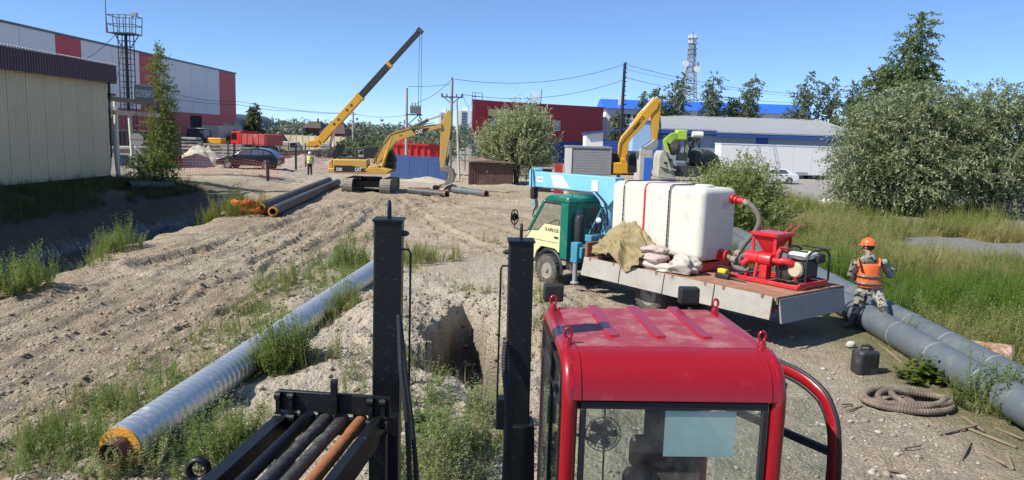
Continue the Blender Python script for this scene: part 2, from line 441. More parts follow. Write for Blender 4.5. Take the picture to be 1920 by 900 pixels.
def height(x, y, fine=True):
    x = np.asarray(x, float); y = np.asarray(y, float)
    z = .9 * sm(-14.4, -18.5, x) * (1 - .55 * sm(36, 46, y)) * (1 - sm(60, 75, y))
    near = 1 - sm(60, 110, y)
    z = z + fbm(x, y, .12, 4, 1) * .22 * near * sm(16, 26, y) * sm(-1, -3, x)
    z = z + fbm(x, y, .25, 3, 13) * .12 * near
    # spoil mounds around the pipe and the trench
    mound = sm(-4.2, -2.6, x) * sm(2.6, .5, x) * sm(7, 9, y) * sm(21, 15, y)
    z = z + mound * (.16 + fbm(x, y, .8, 4, 3) * .5)
    z = z + .40 * np.exp(-((x - .55) / .9) ** 2 - ((y - 13.2) / 1.9) ** 2) + .26 * np.exp(-((x + 2.25) / .6) ** 2 - ((y - 12.8) / 1.6) ** 2)
    # ground by the pipe near end dips, bank of the ditch lips up
    z = z + .12 * np.exp(-((x + 9.9 + .06 * (y - 16)) / .55) ** 2) * (.5 + fbm(x, y, .7, 3, 12) * 1.6) * sm(36, 32, y) * sm(2, 8, y)
    # bank at the far end of the ditch
    z = z + .35 * np.exp(-((x + 13.3) / 1.5) ** 2 - ((y - 37.5) / 1.4) ** 2)
    # excavated heaps where the crawler works
    hp = sm(44, 48, y) * sm(62, 54, y) * sm(-30, -16, x) * sm(4, 0, x)
    z = z + hp * np.clip(fbm(x, y, .45, 4, 21), 0, 1) * .35
    d_ = ditch(x, y)
    z = z * (1 - d_) + d_ * (-.78 + fbm(x, y, .5, 4, 7) * .22)
    p_ = pit(x, y)
    z = z - p_ * (1.15 + fbm(x, y, 2.4, 4, 26) * .55)
    if fine:
        dirt = (1 - sm(3.8, 5.0, x - .25 * np.clip(20 - y, 0, 8) * 0)) * near
        keep = (y < 62) & (x < 6) & (x > -16) & (y > 2); xf, yf, zf, df, nf = x, y, z, d_, near
        x, y, z, d_, near = x[keep], y[keep], z[keep], d_[keep], near[keep]
        for pts, w, dep in RUTW:
            dd, s_ = poly_dist(x, y, pts)
            wob = dd + fbm(x, y, .9, 5, 11) * .36
            amp = .55 + .9 * vnoise(s_ * .35 + dep * 50, s_ * 0 + w * 31)
            aw = np.abs(wob); z = z - .46 * dep * amp * (.85 * (1 - sm(w * .72, w * 1.05, aw)) - .55 * sm(w * .95, w * 1.15, aw) * (1 - sm(w * 1.3, w * 2.4, aw))) * (1 - d_)
            z = z + .018 * (np.abs(wob) < w * 1.3) * np.sin(s_ * 2 * math.pi / .26) * near * amp
        zf = zf.copy(); zf[keep] = z; x, y, z, d_, near = xf, yf, zf, df, nf
        # parallel wheel marks of the haul road
        road = sm(-11.2, -9.8, x) * sm(-3.9, -5.6, x + .05 * (y - 10)) * sm(48, 38, y)
        xr = x + .035 * (y - 8) + fbm(x, y, .18, 3, 14) * 1.1
        clod = np.clip(fbm(x, y, 3.2, 4, 24) - .02, 0, 1); z = z + road * (fbm(xr, y * .05, 3.4, 4, 15) * .13 + fbm(xr, y * .3, 1.6, 4, 22) * .05) + (.10 + .25 * np.clip(fbm(x, y, .35, 3, 25) * 4, 0, 1)) * clod * near * sm(5.2, 4, x)
        rough = .045 + .10 * mound + .05 * hp + .05 * sm(1.0, 2.0, np.abs(fbm(x, y, .3, 3, 16)) * 10)
        z = z + fbm(x, y, 2.2, 4, 17) * rough * near + fbm(x, y, 7.0, 3, 18) * (.045 + .04 * mound) * near
        z = z + fbm(x, y, 5.5, 3, 19) * .09 * d_ * (1 - .8 * sm(-.1, .1, fbm(x, y, .5, 2, 23)))
    # sink under far yard smooth
    return z
def hz(x, y): return float(height(np.array([x]), np.array([y]))[0])
NU, NY = 740, 450
uu = np.linspace(-1, 1, NU); uu = np.sign(uu) * (np.abs(uu) * .55 + np.abs(uu) ** 3 * .35 + np.abs(uu) ** 9 * 3.2)
yy = np.concatenate([np.linspace(-14, 4, 26)[:-1], 4 * np.exp(np.linspace(0, math.log(90 / 4), NY)), np.geomspace(95, 6000, 34)])
YY, UU = np.meshgrid(yy, uu, indexing='ij')
GX = UU * (np.maximum(YY, 3) * 1.35 + 5); GY = YY
GZ = height(GX, GY)
def soil(x, y, z):
    n1 = fbm(x, y, .35, 5, 31); n2 = fbm(x, y, 1.6, 4, 32); n3 = fbm(x, y, .08, 4, 33)
    c = np.empty(x.shape + (3,)); c[:] = (.352, .282, .192)
    def blend(m, col):
        m = np.clip(m, 0, 1)[..., None]; c[:] = c * (1 - m) + np.array(col) * m
    blend(sm(-.08, .22, n1 + .6 * n3) * .6, (.47, .395, .29))
    blend(sm(.02, .3, n2) * .55, (.185, .145, .10))
    pale = sm(-5.0, -3.9, x + n1 * 1.6) * sm(1.2, -.3, x + n1 * 2) * sm(5, 8, y) * sm(24, 17, y + n1 * 6)
    blend(pale * .85, (.44, .385, .30))
    blend(pit(x, y), (.15, .12, .085))  # trench soil darkened, its shade is put into the colour
    blend(sm(1.5, 3.5, x) * sm(18, 12, y) * .6, (.33, .275, .205))
    blend(sm(44, 56, y + n1 * 8) * .75, (.42, .36, .275))
    blend(sm(70, 110, y), (.27, .26, .22))
    fld = sm(5.4, 6.6, x + n1 * .9 - sm(16, 21, y) * 2.2) * sm(60, 48, y)
    blend(fld * .9, (.16, .15, .07))
    blend(gravel_mask(x, y), (.215, .21, .20))
    far_lot = sm(16, 20, x + n1 * 3) * sm(38, 44, y) * sm(110, 70, y)
    blend(far_lot * .8, (.30, .29, .275))
    blend(sm(-14.6, -15.6, x) * sm(46, 38, y) * .8, (.10, .09, .055))
    blend(sm(180, 300, y), (.10, .12, .06))
    wet = ditch(x, y)
    blend(wet, (.050, .047, .046))
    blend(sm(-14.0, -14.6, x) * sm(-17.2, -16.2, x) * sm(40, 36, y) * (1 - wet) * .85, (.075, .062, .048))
    return c, wet
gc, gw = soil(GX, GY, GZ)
idx = np.arange(GX.size).reshape(GX.shape)
GF = np.stack([idx[:-1, :-1], idx[:-1, 1:], idx[1:, 1:], idx[1:, :-1]], -1).reshape(-1, 4)
def ground_material():
    m = bpy.data.materials.new('bare_soil'); m.use_nodes = True
    n = m.node_tree.nodes; l = m.node_tree.links; b = n['Principled BSDF']
    tc = n.new('ShaderNodeTexCoord')
    a = n.new('ShaderNodeAttribute'); a.attribute_name = 'soil'
    def noise(s, d=6, r=.65):
        k = n.new('ShaderNodeTexNoise'); k.inputs['Scale'].default_value = s; k.inputs['Detail'].default_value = d; k.inputs['Roughness'].default_value = r; l.new(tc.outputs['Object'], k.inputs['Vector']); return k
    n1 = noise(3.0, 9, .75); n2 = noise(34, 5)
    mp = n.new('ShaderNodeMapping'); mp.inputs['Scale'].default_value = (9.0, .55, 1.0); mp.inputs['Rotation'].default_value = (0, 0, .04); l.new(tc.outputs['Object'], mp.inputs['Vector'])
    ns = n.new('ShaderNodeTexNoise'); ns.inputs['Scale'].default_value = 1.0; ns.inputs['Detail'].default_value = 8; ns.inputs['Roughness'].default_value = .7; l.new(mp.outputs[0], ns.inputs['Vector'])
    tr_ = n.new('ShaderNodeAttribute'); tr_.attribute_name = 'track'
    mr = n.new('ShaderNodeMapRange'); mr.inputs[1].default_value = .25; mr.inputs[2].default_value = .75; mr.inputs[3].default_value = .70; mr.inputs[4].default_value = 1.30; l.new(n1.outputs['Fac'], mr.inputs[0])
    mr2 = n.new('ShaderNodeMapRange'); mr2.inputs[1].default_value = .3; mr2.inputs[2].default_value = .7; mr2.inputs[3].default_value = .80; mr2.inputs[4].default_value = 1.2; l.new(n2.outputs['Fac'], mr2.inputs[0])
    mu = n.new('ShaderNodeMath'); mu.operation = 'MULTIPLY'; l.new(mr.outputs[0], mu.inputs[0]); l.new(mr2.outputs[0], mu.inputs[1])
    vo = n.new('ShaderNodeTexVoronoi'); vo.inputs['Scale'].default_value = 22; l.new(tc.outputs['Object'], vo.inputs['Vector'])
    vr = n.new('ShaderNodeMapRange'); vr.inputs[1].default_value = 0; vr.inputs[2].default_value = 1; vr.inputs[3].default_value = .86; vr.inputs[4].default_value = 1.16; l.new(vo.outputs['Color'], vr.inputs[0])
    m3 = n.new('ShaderNodeMath'); m3.operation = 'MULTIPLY'; l.new(mu.outputs[0], m3.inputs[0]); l.new(vr.outputs[0], m3.inputs[1])
    sr = n.new('ShaderNodeMapRange'); sr.inputs[1].default_value = .38; sr.inputs[2].default_value = .58; sr.inputs[3].default_value = .70; sr.inputs[4].default_value = 1.12; l.new(ns.outputs['Fac'], sr.inputs[0])
    sx_ = n.new('ShaderNodeMix'); sx_.inputs[2].default_value = 1.0; l.new(tr_.outputs['Fac'], sx_.inputs[0]); l.new(sr.outputs[0], sx_.inputs[3])
    m4 = n.new('ShaderNodeMath'); m4.operation = 'MULTIPLY'; l.new(m3.outputs[0], m4.inputs[0]); l.new(sx_.outputs[0], m4.inputs[1])
    hs = n.new('ShaderNodeHueSaturation'); l.new(a.outputs['Color'], hs.inputs['Color']); l.new(m4.outputs[0], hs.inputs['Value']); l.new(hs.outputs[0], b.inputs['Base Color'])
    w = n.new('ShaderNodeAttribute'); w.attribute_name = 'wet'
    wn_ = n.new('ShaderNodeMath'); wn_.operation = 'MULTIPLY'; l.new(w.outputs['Fac'], wn_.inputs[0]); l.new(n1.outputs['Fac'], wn_.inputs[1])
    rr = n.new('ShaderNodeMapRange'); rr.inputs[1].default_value = .25; rr.inputs[2].default_value = .5; rr.inputs[3].default_value = .95; rr.inputs[4].default_value = .16; l.new(wn_.outputs[0], rr.inputs[0]); l.new(rr.outputs[0], b.inputs['Roughness'])
    b.inputs['Specular IOR Level'].default_value = .3
    n4 = noise(11, 8, .75); ad = n.new('ShaderNodeMath'); ad.operation = 'MULTIPLY_ADD'; l.new(vo.outputs['Distance'], ad.inputs[0]); ad.inputs[1].default_value = -.5; l.new(n4.outputs['Fac'], ad.inputs[2])
    a5 = n.new('ShaderNodeMath'); a5.operation = 'MULTIPLY'; l.new(ns.outputs['Fac'], a5.inputs[0]); l.new(tr_.outputs['Fac'], a5.inputs[1]); a6 = n.new('ShaderNodeMath'); a6.operation = 'MULTIPLY_ADD'; l.new(a5.outputs[0], a6.inputs[0]); a6.inputs[1].default_value = 1.6; l.new(ad.outputs[0], a6.inputs[2])
    bp = n.new('ShaderNodeBump'); bw = n.new('ShaderNodeMapRange'); bw.inputs[3].default_value = .95; bw.inputs[4].default_value = .22; l.new(w.outputs['Fac'], bw.inputs[0]); l.new(bw.outputs[0], bp.inputs['Strength']); bp.inputs['Distance'].default_value = .07; l.new(a6.outputs[0], bp.inputs['Height']); l.new(bp.outputs[0], b.inputs['Normal'])
    return m
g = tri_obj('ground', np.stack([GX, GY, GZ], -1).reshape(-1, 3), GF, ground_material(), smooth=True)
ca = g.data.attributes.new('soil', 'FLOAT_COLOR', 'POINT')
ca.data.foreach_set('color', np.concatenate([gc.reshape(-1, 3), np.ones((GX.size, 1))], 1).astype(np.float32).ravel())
rd_ = sm(-11.5, -10, GX) * sm(-3.8, -5.4, GX + .05 * (GY - 10)) * sm(50, 36, GY) * (1 - gw)
ta = g.data.attributes.new('track', 'FLOAT', 'POINT'); ta.data.foreach_set('value', rd_.ravel().astype(np.float32))
wa = g.data.attributes.new('wet', 'FLOAT', 'POINT'); wa.data.foreach_set('value', gw.ravel().astype(np.float32))
tag(g, kind='structure')

# stones and clods lying on the dirt
def scatter(tv, tf, P, yaw, sc, tint=None, tilt=None, scz=None):
    n = len(P); c, s = np.cos(yaw), np.sin(yaw)
    X = tv[None, :, 0] * sc[:, None]; Y = tv[None, :, 1] * sc[:, None]; Z = tv[None, :, 2] * (sc if scz is None else scz)[:, None]
    if tilt is not None:
        tx, ty = tilt; X = X + Z * tx[:, None]; Y = Y + Z * ty[:, None]
    VX = X * c[:, None] - Y * s[:, None] + P[:, None, 0]; VY = X * s[:, None] + Y * c[:, None] + P[:, None, 1]; VZ = Z + P[:, None, 2]
    Vv = np.stack([VX, VY, VZ], -1).reshape(-1, 3)
    Ff = (tf[None] + (np.arange(n) * len(tv))[:, None, None]).reshape(-1, tf.shape[1])
    T = None if tint is None else np.repeat(tint, len(tv))
    return Vv, Ff, T
def merge(parts):
    Vs, Fs, Ts = [], [], []; o = 0
    for v, f, t in parts:
        Vs.append(v); Fs.append(f + o); o += len(v); Ts.append(t if t is not None else np.zeros(len(v)))
    return np.concatenate(Vs), np.concatenate(Fs), np.concatenate(Ts)
def ico():
    t = (1 + 5 ** .5) / 2
    v = np.array([(-1, t, 0), (1, t, 0), (-1, -t, 0), (1, -t, 0), (0, -1, t), (0, 1, t), (0, -1, -t), (0, 1, -t), (t, 0, -1), (t, 0, 1), (-t, 0, -1), (-t, 0, 1)], float) / 1.9
    f = np.array([(0, 11, 5), (0, 5, 1), (0, 1, 7), (0, 7, 10), (0, 10, 11), (1, 5, 9), (5, 11, 4), (11, 10, 2), (10, 7, 6), (7, 1, 8), (3, 9, 4), (3, 4, 2), (3, 2, 6), (3, 6, 8), (3, 8, 9), (4, 9, 5), (2, 4, 11), (6, 2, 10), (8, 6, 7), (9, 8, 1)])
    return v, f
iv, if_ = ico()
parts = []
for k in range(5):
    tv = iv * (1 + (rng.random(iv.shape) - .5) * .7) * np.array([1, .8, .6])
    n = 3600
    y = 7 + 26 * rng.random(n) ** 1.7; x = (rng.random(n) - .55) * 1.5 * y + rng.normal(0, .3, n)
    keep = (x < 5.6) & (x > -11) & (fbm(x, y, .5, 3, 41) + .15 * rng.random(n) > -.03)
    x, y = x[keep], y[keep]
    sc = .010 + .022 * rng.random(len(x)) ** 4 + .035 * (rng.random(len(x)) < .03)
    z = height(x, y) + sc * .15
    parts.append(scatter(tv, if_, np.stack([x, y, z], 1), rng.random(len(x)) * 6.28, sc, rng.random(len(x))))
sv, sf, st = merge(parts)
tag(tri_obj('stones', sv, sf, leafmat('stone_clods', (.24, .20, .15), (.44, .40, .33), 0., .95), tint=st), 'small stones and dry clods strewn over the dirt', 'stones', kind='stuff')

# bigger crumbly clods thrown up along the ruts and around the trench
parts = []
for k in range(5):
    tv = iv * (1 + (rng.random(iv.shape) - .5) * .9) * np.array([1, .85, .55]); P = []
    for pts, w_, dp in RUTW:
        for a_, b_ in zip(pts[:-1], pts[1:]):
            L_ = math.hypot(b_[0] - a_[0], b_[1] - a_[1]); q_ = int(L_ * 3.2); t = rng.random(q_); off_ = (w_ * 1.3 + rng.exponential(.16, q_)) * rng.choice([-1, 1], q_)
            P.append(np.stack([a_[0] + (b_[0] - a_[0]) * t - (b_[1] - a_[1]) / L_ * off_, a_[1] + (b_[1] - a_[1]) * t + (b_[0] - a_[0]) / L_ * off_], 1))
    q_ = 260; P.append(np.stack([rng.normal(-.9, 1.1, q_), rng.normal(12.9, 1.6, q_)], 1)); P = np.concatenate(P); P = P[(P[:, 0] < 4) & (ditch(P[:, 0], P[:, 1]) < .3)]
    sc = .018 + .05 * rng.random(len(P)) ** 3; parts.append(scatter(tv, if_, np.column_stack([P, height(P[:, 0], P[:, 1]) + sc * .2]), rng.random(len(P)) * 6.28, sc, rng.random(len(P))))
sv, sf, st = merge(parts)
tag(tri_obj('clods', sv, sf, leafmat('soil_clods', (.20, .155, .105), (.38, .31, .225), 0., .95), tint=st), 'crumbly soil clods along the ruts and the trench', 'clods', kind='stuff')

# ---------------------------------------------------------------- vegetation
def strip_blade(L, w, bend, yaw, nseg=3, base=(0, 0, 0), lean=.15):
    vs = []; fs = []
    c, s = math.cos(yaw), math.sin(yaw)
    for i in range(nseg + 1):
        t = i / nseg; out = lean * L * t + bend * L * t * t; zz = L * t * (1 - .25 * bend * t)
        ww = w * (1 - t) * .5
        if i == nseg:
            vs.append((base[0] + c * out, base[1] + s * out, base[2] + zz))
        else:
            vs.append((base[0] + c * out - s * ww, base[1] + s * out + c * ww, base[2] + zz)); vs.append((base[0] + c * out + s * ww, base[1] + s * out - c * ww, base[2] + zz))
    for i in range(nseg - 1):
        a = 2 * i; fs += [(a, a + 1, a + 3), (a, a + 3, a + 2)]
    a = 2 * (nseg - 1); fs.append((a, a + 1, a + 2))
    return vs, fs
def tuft(nb, L, w, r, rnd, nseg=3):
    vs = []; fs = []
    for _ in range(nb):
        a = rnd.random() * 6.28; q = r * rnd.random() ** .5; ya = rnd.random() * 6.28
        v, f = strip_blade(L * (.5 + .6 * rnd.random()), w * (.7 + .6 * rnd.random()), .1 + .6 * rnd.random(), ya, nseg, (math.cos(a) * q, math.sin(a) * q, 0), .05 + .3 * rnd.random())
        o = len(vs); vs += v; fs += [tuple(i + o for i in t) for t in f]
    return np.array(vs), np.array(fs)
def leaf_tri(vs, fs, p, d, L, w, n):
    d = d.normalized(); s = d.cross(n)
    if s.length < 1e-3: s = Vector((1, 0, 0))
    s = s.normalized() * w / 2; m = p + d * L * .45
    o = len(vs); vs += [tuple(p), tuple(m + s), tuple(p + d * L - Vector((0, 0, L * .12))), tuple(m - s)]
    fs += [(o, o + 1, o + 2), (o, o + 2, o + 3)]
def weed(hh, nst, nl, L, w, rnd, up=.5, spread=.35):
    # branching herb: several stems with narrow leaves
    vs = []; fs = []
    for k in range(nst):
        a = rnd.random() * 6.28; sp = spread * rnd.random(); h = hh * (.6 + .45 * rnd.random())
        b = Vector((math.cos(a), math.sin(a), 0)) * .05 * rnd.random()
        top = b + Vector((math.cos(a) * sp * h, math.sin(a) * sp * h, h))
        perp = Vector((-math.sin(a), math.cos(a), 0)) * .006
        mid = (b + top) / 2 + Vector((0, 0, .05 * h))
        o = len(vs); vs += [tuple(b - perp), tuple(b + perp), tuple(mid + perp), tuple(mid - perp), tuple(top)]
        fs += [(o, o + 1, o + 2), (o, o + 2, o + 3), (o + 3, o + 2, o + 4)]
        for j in range(nl):
            t = .12 + .88 * (j + rnd.random()) / nl
            p = b.lerp(mid, t * 2) if t < .5 else mid.lerp(top, t * 2 - 1)
            an = rnd.random() * 6.28; d = Vector((math.cos(an), math.sin(an), up * (rnd.random() * 1.4 - .1)))
            leaf_tri(vs, fs, p, d, L * (1.15 - .6 * t) * (.7 + .6 * rnd.random()), w, Vector((0, 0, 1)))
    return np.array(vs), np.array(fs)
rnd = random.Random(11)
GRASS = leafmat('grass_blades', (.095, .155, .028), (.27, .26, .085), .45)
FIELD = leafmat('field_herbs', (.14, .215, .040), (.44, .38, .18), .5)
WEED = leafmat('weed_leaves', (.12, .185, .045), (.30, .32, .12), .45)
WEED2 = leafmat('weed_leaves_grey', (.13, .18, .06), (.32, .33, .16), .4)
SHADEG = leafmat('embankment_grass', (.06, .085, .028), (.14, .14, .05), .35)  # darker copy of the grass, the bank's shade is in its colour
tufts = [tuft(9, .30, .012, .10, rnd) for _ in range(4)]
tall = [tuft(8, .55, .014, .14, rnd) for _ in range(4)]
herbs = [weed(.55, 3, 12, .10, .024, rnd) for _ in range(4)]
herbs2 = [weed(.8, 5, 22, .12, .022, rnd, .8, .45) for _ in range(4)]
def plant_patch(name, temps, x, y, sc, matl, parent=None, tint=None, hvar=.3, zoff=0):
    parts = []; n = len(x); z = height(x, y) + zoff
    pick = rng.integers(0, len(temps), n); t = rng.random(n) if tint is None else tint
    for k, (tv, tf) in enumerate(temps):
        i = pick == k
        if not i.any(): continue
        m = i.sum()
        parts.append(scatter(tv, tf, np.stack([x[i], y[i], z[i] - .01], 1), rng.random(m) * 6.28, sc[i], t[i], (rng.normal(0, .12, m), rng.normal(0, .12, m)), sc[i] * (1 + hvar * rng.normal(0, 1, m)).clip(.4, 1.8)))
    v, f, tt = merge(parts)
    if parent is not None:
        v = v - np.array(parent.location)
    return tri_obj(name, v, f, matl, parent, tt)
# right hand field of grass and herbs
def field_mask(x, y):
    e = fbm(x, y, .3, 4, 51)
    m = (x > 6.5 - 2.2 * sm(16, 21, y) + e * 1.2 - .9 * (y > 30)) & (y < 50 - .25 * np.abs(x - 15))
    m &= gravel_mask(x, y) < .5
    px1 = 6.40 + y * .05
    m &= ~((x > px1 - .30) & (x < px1 + .80) & (y < 27))
    m &= ~((x < px1 - .2) & (y < 16.5))
    m &= ~((np.abs(x - 17.5) < 4.2) & (np.abs(y - 37.5) < 2.6))
    return m
fx, fy = [], []
n = 110000
y = 8.5 + 42 * rng.random(n) ** 1.35; x = 2.5 + rng.random(n) * (y * .78 + 1)
k = field_mask(x, y) & (rng.random(n) < np.clip(.9 + fbm(x, y, .6, 3, 52) * 2.4, .05, 1)); x, y = x[k], y[k]
lim = rng.permutation(len(x)); x, y = x[lim], y[lim]
dry = np.clip(.28 + fbm(x, y, .25, 4, 53) * 2.9 + sm(17, 30, y) * .34 + rng.normal(0, .18, len(x)), 0, 1)
n1 = int(len(x) * .42)
sc = (.42 + .5 * rng.random(len(x)) + .25 * sm(14, 36, y)) * np.clip(1 + 1.6 * fbm(x, y, .5, 3, 56), .5, 1.6)
tag(plant_patch('field_grass', tall + tufts, x[:n1], y[:n1], sc[:n1], FIELD, tint=dry[:n1]), 'tall half-dry grass filling the field beyond the grey pipes', 'grass', kind='stuff')
n2 = min(len(x), n1 + 13500)
tag(plant_patch('field_herbs', herbs, x[n1:n2], y[n1:n2], sc[n1:n2] * 1.15, FIELD, tint=dry[n1:n2] * .75), 'green leafy herbs growing among the field grass', 'herbs', kind='stuff')
# shaded embankment under the beige building
n = 9000
x = -20.2 + 4.2 * rng.random(n) ** 1.3; y = 16 + 23 * rng.random(n)
k = (ditch(x, y) < .05) & (fbm(x, y, .5, 3, 54) > -.22); x, y = x[k], y[k]
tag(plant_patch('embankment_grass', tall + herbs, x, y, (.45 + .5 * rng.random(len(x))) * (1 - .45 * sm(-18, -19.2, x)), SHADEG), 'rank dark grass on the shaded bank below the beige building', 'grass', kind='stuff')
# thin grass sprinkled over the dirt in the middle and near edge
n = 5200
y = 7 + 20 * rng.random(n) ** 1.4; x = -5.6 + 6.4 * rng.random(n)
k = (fbm(x, y, .45, 4, 55) > .09) & (pit(x, y) < .2) & ~((x > .1) & (y < 7)); x, y = x[k], y[k]
tag(plant_patch('sparse_grass', tufts + herbs[:2], x, y, .35 + .45 * rng.random(len(x)), GRASS), 'thin short grass sprouting from the pale sand', 'grass', kind='stuff')
STRAW = leafmat('dry_stalks', (.30, .24, .13), (.46, .39, .24), .35)
n = 900
y = 7.5 + 16 * rng.random(n) ** 1.3; x = -6.5 + 7 * rng.random(n)
k = (fbm(x, y, .4, 4, 57) > .06) & (pit(x, y) < .2) & (np.abs(x + 4.05 - (y - 7.8) * .077) > .35); x, y = x[k], y[k]
tag(plant_patch('dry_stalks', [tuft(4, .5, .007, .06, rnd) for _ in range(4)], x, y, .4 + .6 * rng.random(len(x)), STRAW), 'dry straw stalks among the weeds on the sand', 'stalks', kind='stuff')
broad = [weed(.38, 4, 7, .20, .11, rnd, .5, .7) for _ in range(3)]
def patch(px, py, rx, ry, n, hs, label, temps, matl, d2=None, slope=0., tint=None):
    c = gp(px, py); q = d2 or c
    r = np.sqrt(rng.random(n)); a = rng.random(n) * 6.28
    dx = r * np.cos(a) * rx; dy = r * np.sin(a) * ry
    x = c.x + dx + slope * dy; y = c.y + dy
    o = thing('weed_clump', label, 'weeds', (c.x, c.y, hz(c.x, c.y)), 0, 'weed clumps on the dirt')
    plant_patch('foliage', temps, x, y, hs * (.55 + .6 * (1 - r * .6) * (.5 + rng.random(n))), matl, o, None if tint is None else np.clip(tint + rng.normal(0, .2, n), 0, 1))
    return o
fl = herbs2 + herbs
patch(830, 905, .72, .85, 70, .66, 'tall bushy weeds between the two black rig posts', herbs2, WEED2, tint=.5)
patch(905, 820, .45, .6, 24, .7, 'leafy weeds at the mouth of the trench beside the right black post', herbs2, WEED2, tint=.6)
patch(775, 800, .35, .7, 20, .65, 'weeds right beside the left black post above the hoses', herbs2, WEED, tint=.5)
patch(530, 706, .32, .42, 60, .85, 'dense round green weed clump touching the steel pipe halfway along', herbs2, WEED, tint=.25)
patch(345, 735, .8, 1.1, 125, .62, 'long green weed strip left of the steel pipe', herbs2 + tufts, WEED, slope=.35, tint=.3)
patch(140, 852, .8, .6, 90, .55, 'fine grassy weed clump left of the open pipe end', tall + herbs2, WEED, tint=.3)
patch(395, 868, .55, .6, 52, .65, 'weeds at the right side of the open pipe end', herbs2, WEED, tint=.3)
patch(500, 835, .5, .45, 55, .5, 'yellow-green weeds above the drill rod rack', herbs2 + tall, GRASS, tint=.7)
patch(640, 600, .35, .8, 40, .6, 'weeds growing along the right side of the far half of the steel pipe', herbs2, WEED, tint=.45)
patch(590, 535, 1.5, 1.5, 150, .6, 'broad green weed patch left of the far end of the steel pipe', herbs2 + tall, WEED, tint=.35)
patch(466, 582, .42, .45, 34, .75, 'single tuft of long leaves on pale sand left of the steel pipe', tall, GRASS, tint=.2)
patch(800, 485, 1.0, 1.4, 90, .7, 'grassy patch in the middle of the churned dirt right of the left post', tall + herbs2, GRASS, tint=.5)
patch(640, 500, .8, 1.0, 40, .9, 'dark upright weeds just left of the left post', herbs2, WEED, tint=.15)
patch(38, 548, .55, .8, 50, .9, 'weed clump on the ditch rim nearest the left edge', herbs2, WEED, tint=.3)
patch(150, 497, .7, 1.0, 60, .6, 'low weeds in the middle of the ditch rim', herbs2 + tall, WEED, tint=.4)
patch(222, 472, .6, .9, 50, .8, 'weed clump on the ditch rim farthest from the camera', herbs2, WEED, tint=.35)
patch(430, 402, 1.5, 1.3, 150, 1.0, 'sunlit leafy weeds on the bank beside the orange netting', herbs2, GRASS, tint=.5)
patch(1035, 535, .35, .5, 20, .5, 'small grass tuft below the front wheel of the flatbed truck', tall, GRASS, tint=.6)
patch(1735, 712, .45, .25, 26, .8, 'broad-leaved weeds in front of the grey pipes behind the hose coil', broad, GRASS, tint=.25)
patch(815, 850, .25, .3, 9, .9, 'dark broad-leaved weed among the weeds between the posts', broad, WEED, tint=.05)
patch(1860, 770, .5, .5, 40, .9, 'long grass tuft against the nearest grey pipe at the right edge', tall + herbs2, WEED, tint=.35)
patch(1690, 655, .4, .35, 26, .6, 'weeds between the jerrican and the grey pipe', tall + herbs2, GRASS, tint=.5)
patch(880, 880, .4, .3, 30, .4, 'low weeds at the foot of the right black post', herbs + tufts, WEED, tint=.4)
patch(680, 735, .45, .7, 24, .5, 'loose weeds on pale sand above the rack crossbar', herbs2, WEED2, tint=.6)
patch(620, 860, .4, .3, 20, .4, 'small weeds beside the rod rack', herbs, WEED, tint=.4)
patch(60, 890, .5, .4, 40, .35, 'small pale weeds in the lower left corner', herbs + tufts, WEED2, tint=.6)
patch(240, 890, .5, .25, 26, .5, 'dry thin weeds in front of the open pipe end', herbs2, WEED2, tint=.9)
# ---------------------------------------------------------------- trees
def leaf_cloud(lobes, nsp, nl, sl, ll, lw, droop, rs, up=.35, shell=.45, gap=None):
    """sprays of leaves in a set of lobes [(c, (rx,ry,rz), weight)] -> verts, tris, tint"""
    r_ = np.random.default_rng(rs)
    wts = np.array([w for _, _, w in lobes], float); wts /= wts.sum()
    li = r_.choice(len(lobes), nsp, p=wts)
    C = np.array([l[0] for l in lobes])[li]; RR = np.array([l[1] for l in lobes])[li]
    d = r_.normal(size=(nsp, 3)); d /= np.linalg.norm(d, axis=1)[:, None]
    rad = r_.random(nsp) ** shell
    lump = 1 + .22 * np.sin(d[:, 0] * 5 + li * 2.1) * np.cos(d[:, 2] * 6 + li) + .12 * r_.normal(size=nsp)
    P = C + d * RR * (rad * lump)[:, None]
    ax = d * .8 + np.array([0, 0, up]) + r_.normal(size=(nsp, 3)) * .35; ax /= np.linalg.norm(ax, axis=1)[:, None]
    SL = sl * (.6 + .7 * r_.random(nsp))
    t = np.linspace(.08, 1, nl)[None, :] + r_.normal(0, .03, (nsp, nl))
    Q = P[:, None] + ax[:, None] * (SL[:, None] * t)[..., None]
    Q[..., 2] -= droop * (SL[:, None] * t ** 2)
    tang = ax[:, None] * np.ones((nsp, nl, 1)); tang[..., 2] -= 2 * droop * t
    side = r_.normal(size=(nsp, nl, 3)); ld = tang * .8 + side * .75; ld /= np.linalg.norm(ld, axis=2)[..., None]
    nm = r_.normal(size=(nsp, nl, 3)) + np.array([0, 0, .6]); w = np.cross(ld, nm); w /= np.linalg.norm(w, axis=2)[..., None] + 1e-6
    L = ll * (.6 + .7 * r_.random((nsp, nl)))[..., None]
    a = Q; m1 = Q + ld * L * .5 + w * lw / 2; m2 = Q + ld * L * .5 - w * lw / 2; e = Q + ld * L
    Vv = np.stack([a, m1, e, m2], 2).reshape(-1, 3)
    n = nsp * nl; k = np.arange(n) * 4
    Ff = np.concatenate([np.stack([k, k + 1, k + 2], 1), np.stack([k, k + 2, k + 3], 1)])
    tint = np.repeat(np.clip(r_.random(nsp) * .6 + .2, 0, 1), nl) + r_.normal(0, .18, n)
    return Vv, Ff, np.repeat(np.clip(tint, 0, 1), 4)
